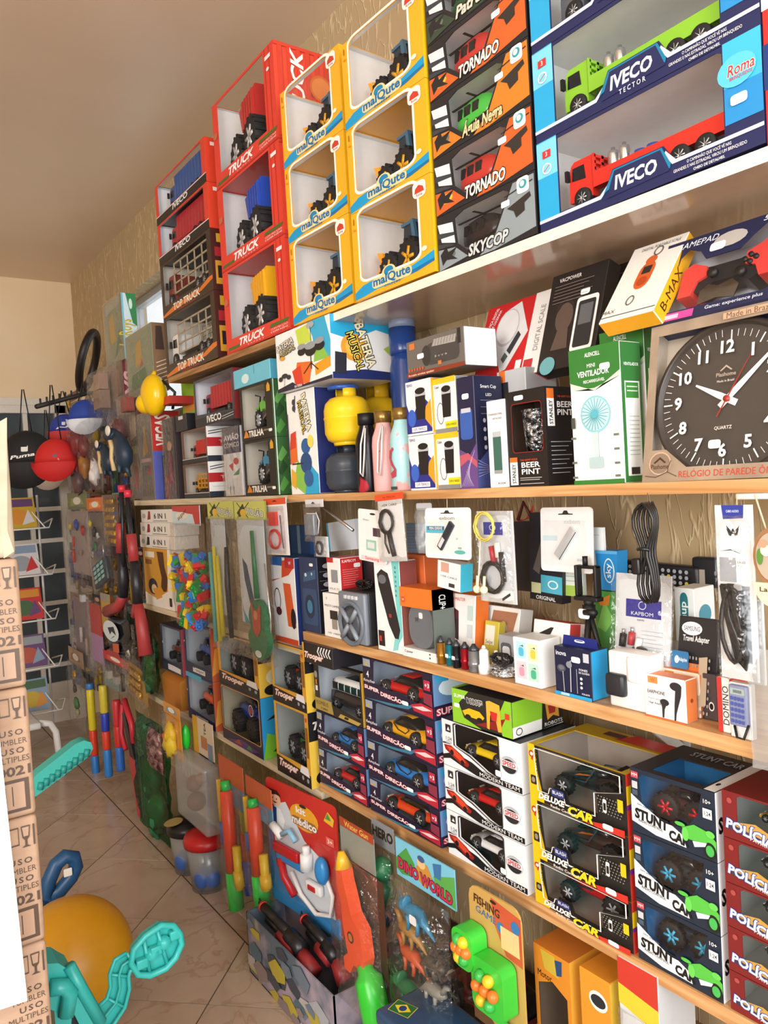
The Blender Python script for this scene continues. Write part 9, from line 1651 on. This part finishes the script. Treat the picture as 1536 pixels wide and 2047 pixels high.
# white wire magazine rack and a chair leg by the door
YR = 4.95; rt = at(60, 1000, Y=YR); t = thing('magazine_rack', 'white wire magazine rack in front of the latticed door', 'rack', (rt.x-.05, YR, 0), 0); O3 = Vector((rt.x-.05, YR, 0)); WW = mat('e4e4e2', .4); b = B()
for x in (-.14, .10): b.tube([Vector((x, .06, 0)), Vector((x, .06, at(60, 990, Y=YR).z))], .007, WW, 6)
b.build('uprights', t)
comics = ['c8a838', 'd8d4d8', 'c83a3a', '6a4a7a', '8aa0b8', 'd8903a', '9aa0a8', '4a6a4a', 'b85a4a']
for k, y in enumerate((1048, 1140, 1228, 1322, 1410)):
    z = at(80, y, Y=YR).z; b = B(); b.tube([Vector((-.15, .05, z)), Vector((-.15, -.12, z-.02)), Vector((.12, -.12, z-.02)), Vector((.15, -.08, z+.03)), Vector((.12, .05, z))], .005, WW, 6).tube([Vector((-.15, -.12, z-.02)), Vector((-.15, .04, z+.12))], .004, WW, 6).tube([Vector((.10, -.12, z-.02)), Vector((.02, .04, z+.14))], .004, WW, 6); b.build('wire_pocket', t)
    cmx = thing('comic_book', f'colourful magazine in the rack pocket, {["topmost", "second from top", "third from top", "fourth from top", "lowest"][k]} one', 'magazine', O3+Vector((-.13, -.06, z-.015)), (-R(20), 0, 0)); B().box((0, 0, 0), (.2, .008, .19), mat(comics[k], .4)).build('pages', cmx); art(cmx, ((0, 0, 0), (1, 0, 0), (0, 0, 1), (0, -1, 0)), .2, .19, [('r', comics[(k+3) % 9], .05, .7, .95, .95), ('e', comics[(k+5) % 9], .5, .38, .3, .25), ('p', comics[(k+1) % 9], [(.6, .1), (.95, .2), (.8, .6)])], 'cover_print')
Yc = 4.3; a = at(88, 1450, Y=Yc); t = thing('white_chair', 'white plastic chair leg showing past the cartons near the door', 'chair', (a.x, Yc, 0), 0); O3 = Vector((a.x, Yc, 0))
B().tube([at(78, 1446, Y=Yc)-O3, at(100, 1446, Y=Yc)-O3, at(112, 1462, Y=Yc)-O3, Vector((at(120, 1490, Y=Yc).x-a.x, 0, .0))], .018, WW, 8).build('leg', t); B().rbox((-.45, -.05, at(78, 1446, Y=Yc).z-.02), (-.02, .4, at(78, 1446, Y=Yc).z+.015), WW, .012).build('seat', t)
for x, y in ((-.42, 0), (-.42, .36), (-.05, .36)): B().cyl((x, y, 0), (x, y, at(78, 1446, Y=Yc).z), .016, WW, 8).build('leg', t)

# ================================================================ things of one kind share a group
from collections import defaultdict
kinds = defaultdict(list)
for o in list(S.objects):
    if o.parent is None and o.get('label'): kinds[o.name.split('.')[0]].append(o)
for k, os_ in kinds.items():
    if len(os_) > 1:
        w_ = k.replace('_', ' '); w_ += 'es' if w_.endswith(('x', 'ch')) else 'ves' if w_.endswith('lf') else 's'
        w_ = w_.replace('lfves', 'lves')
        for o in os_: o['group'] = w_+' in the shop'
for o in S.objects:
    if '_w' in o: del o['_w']
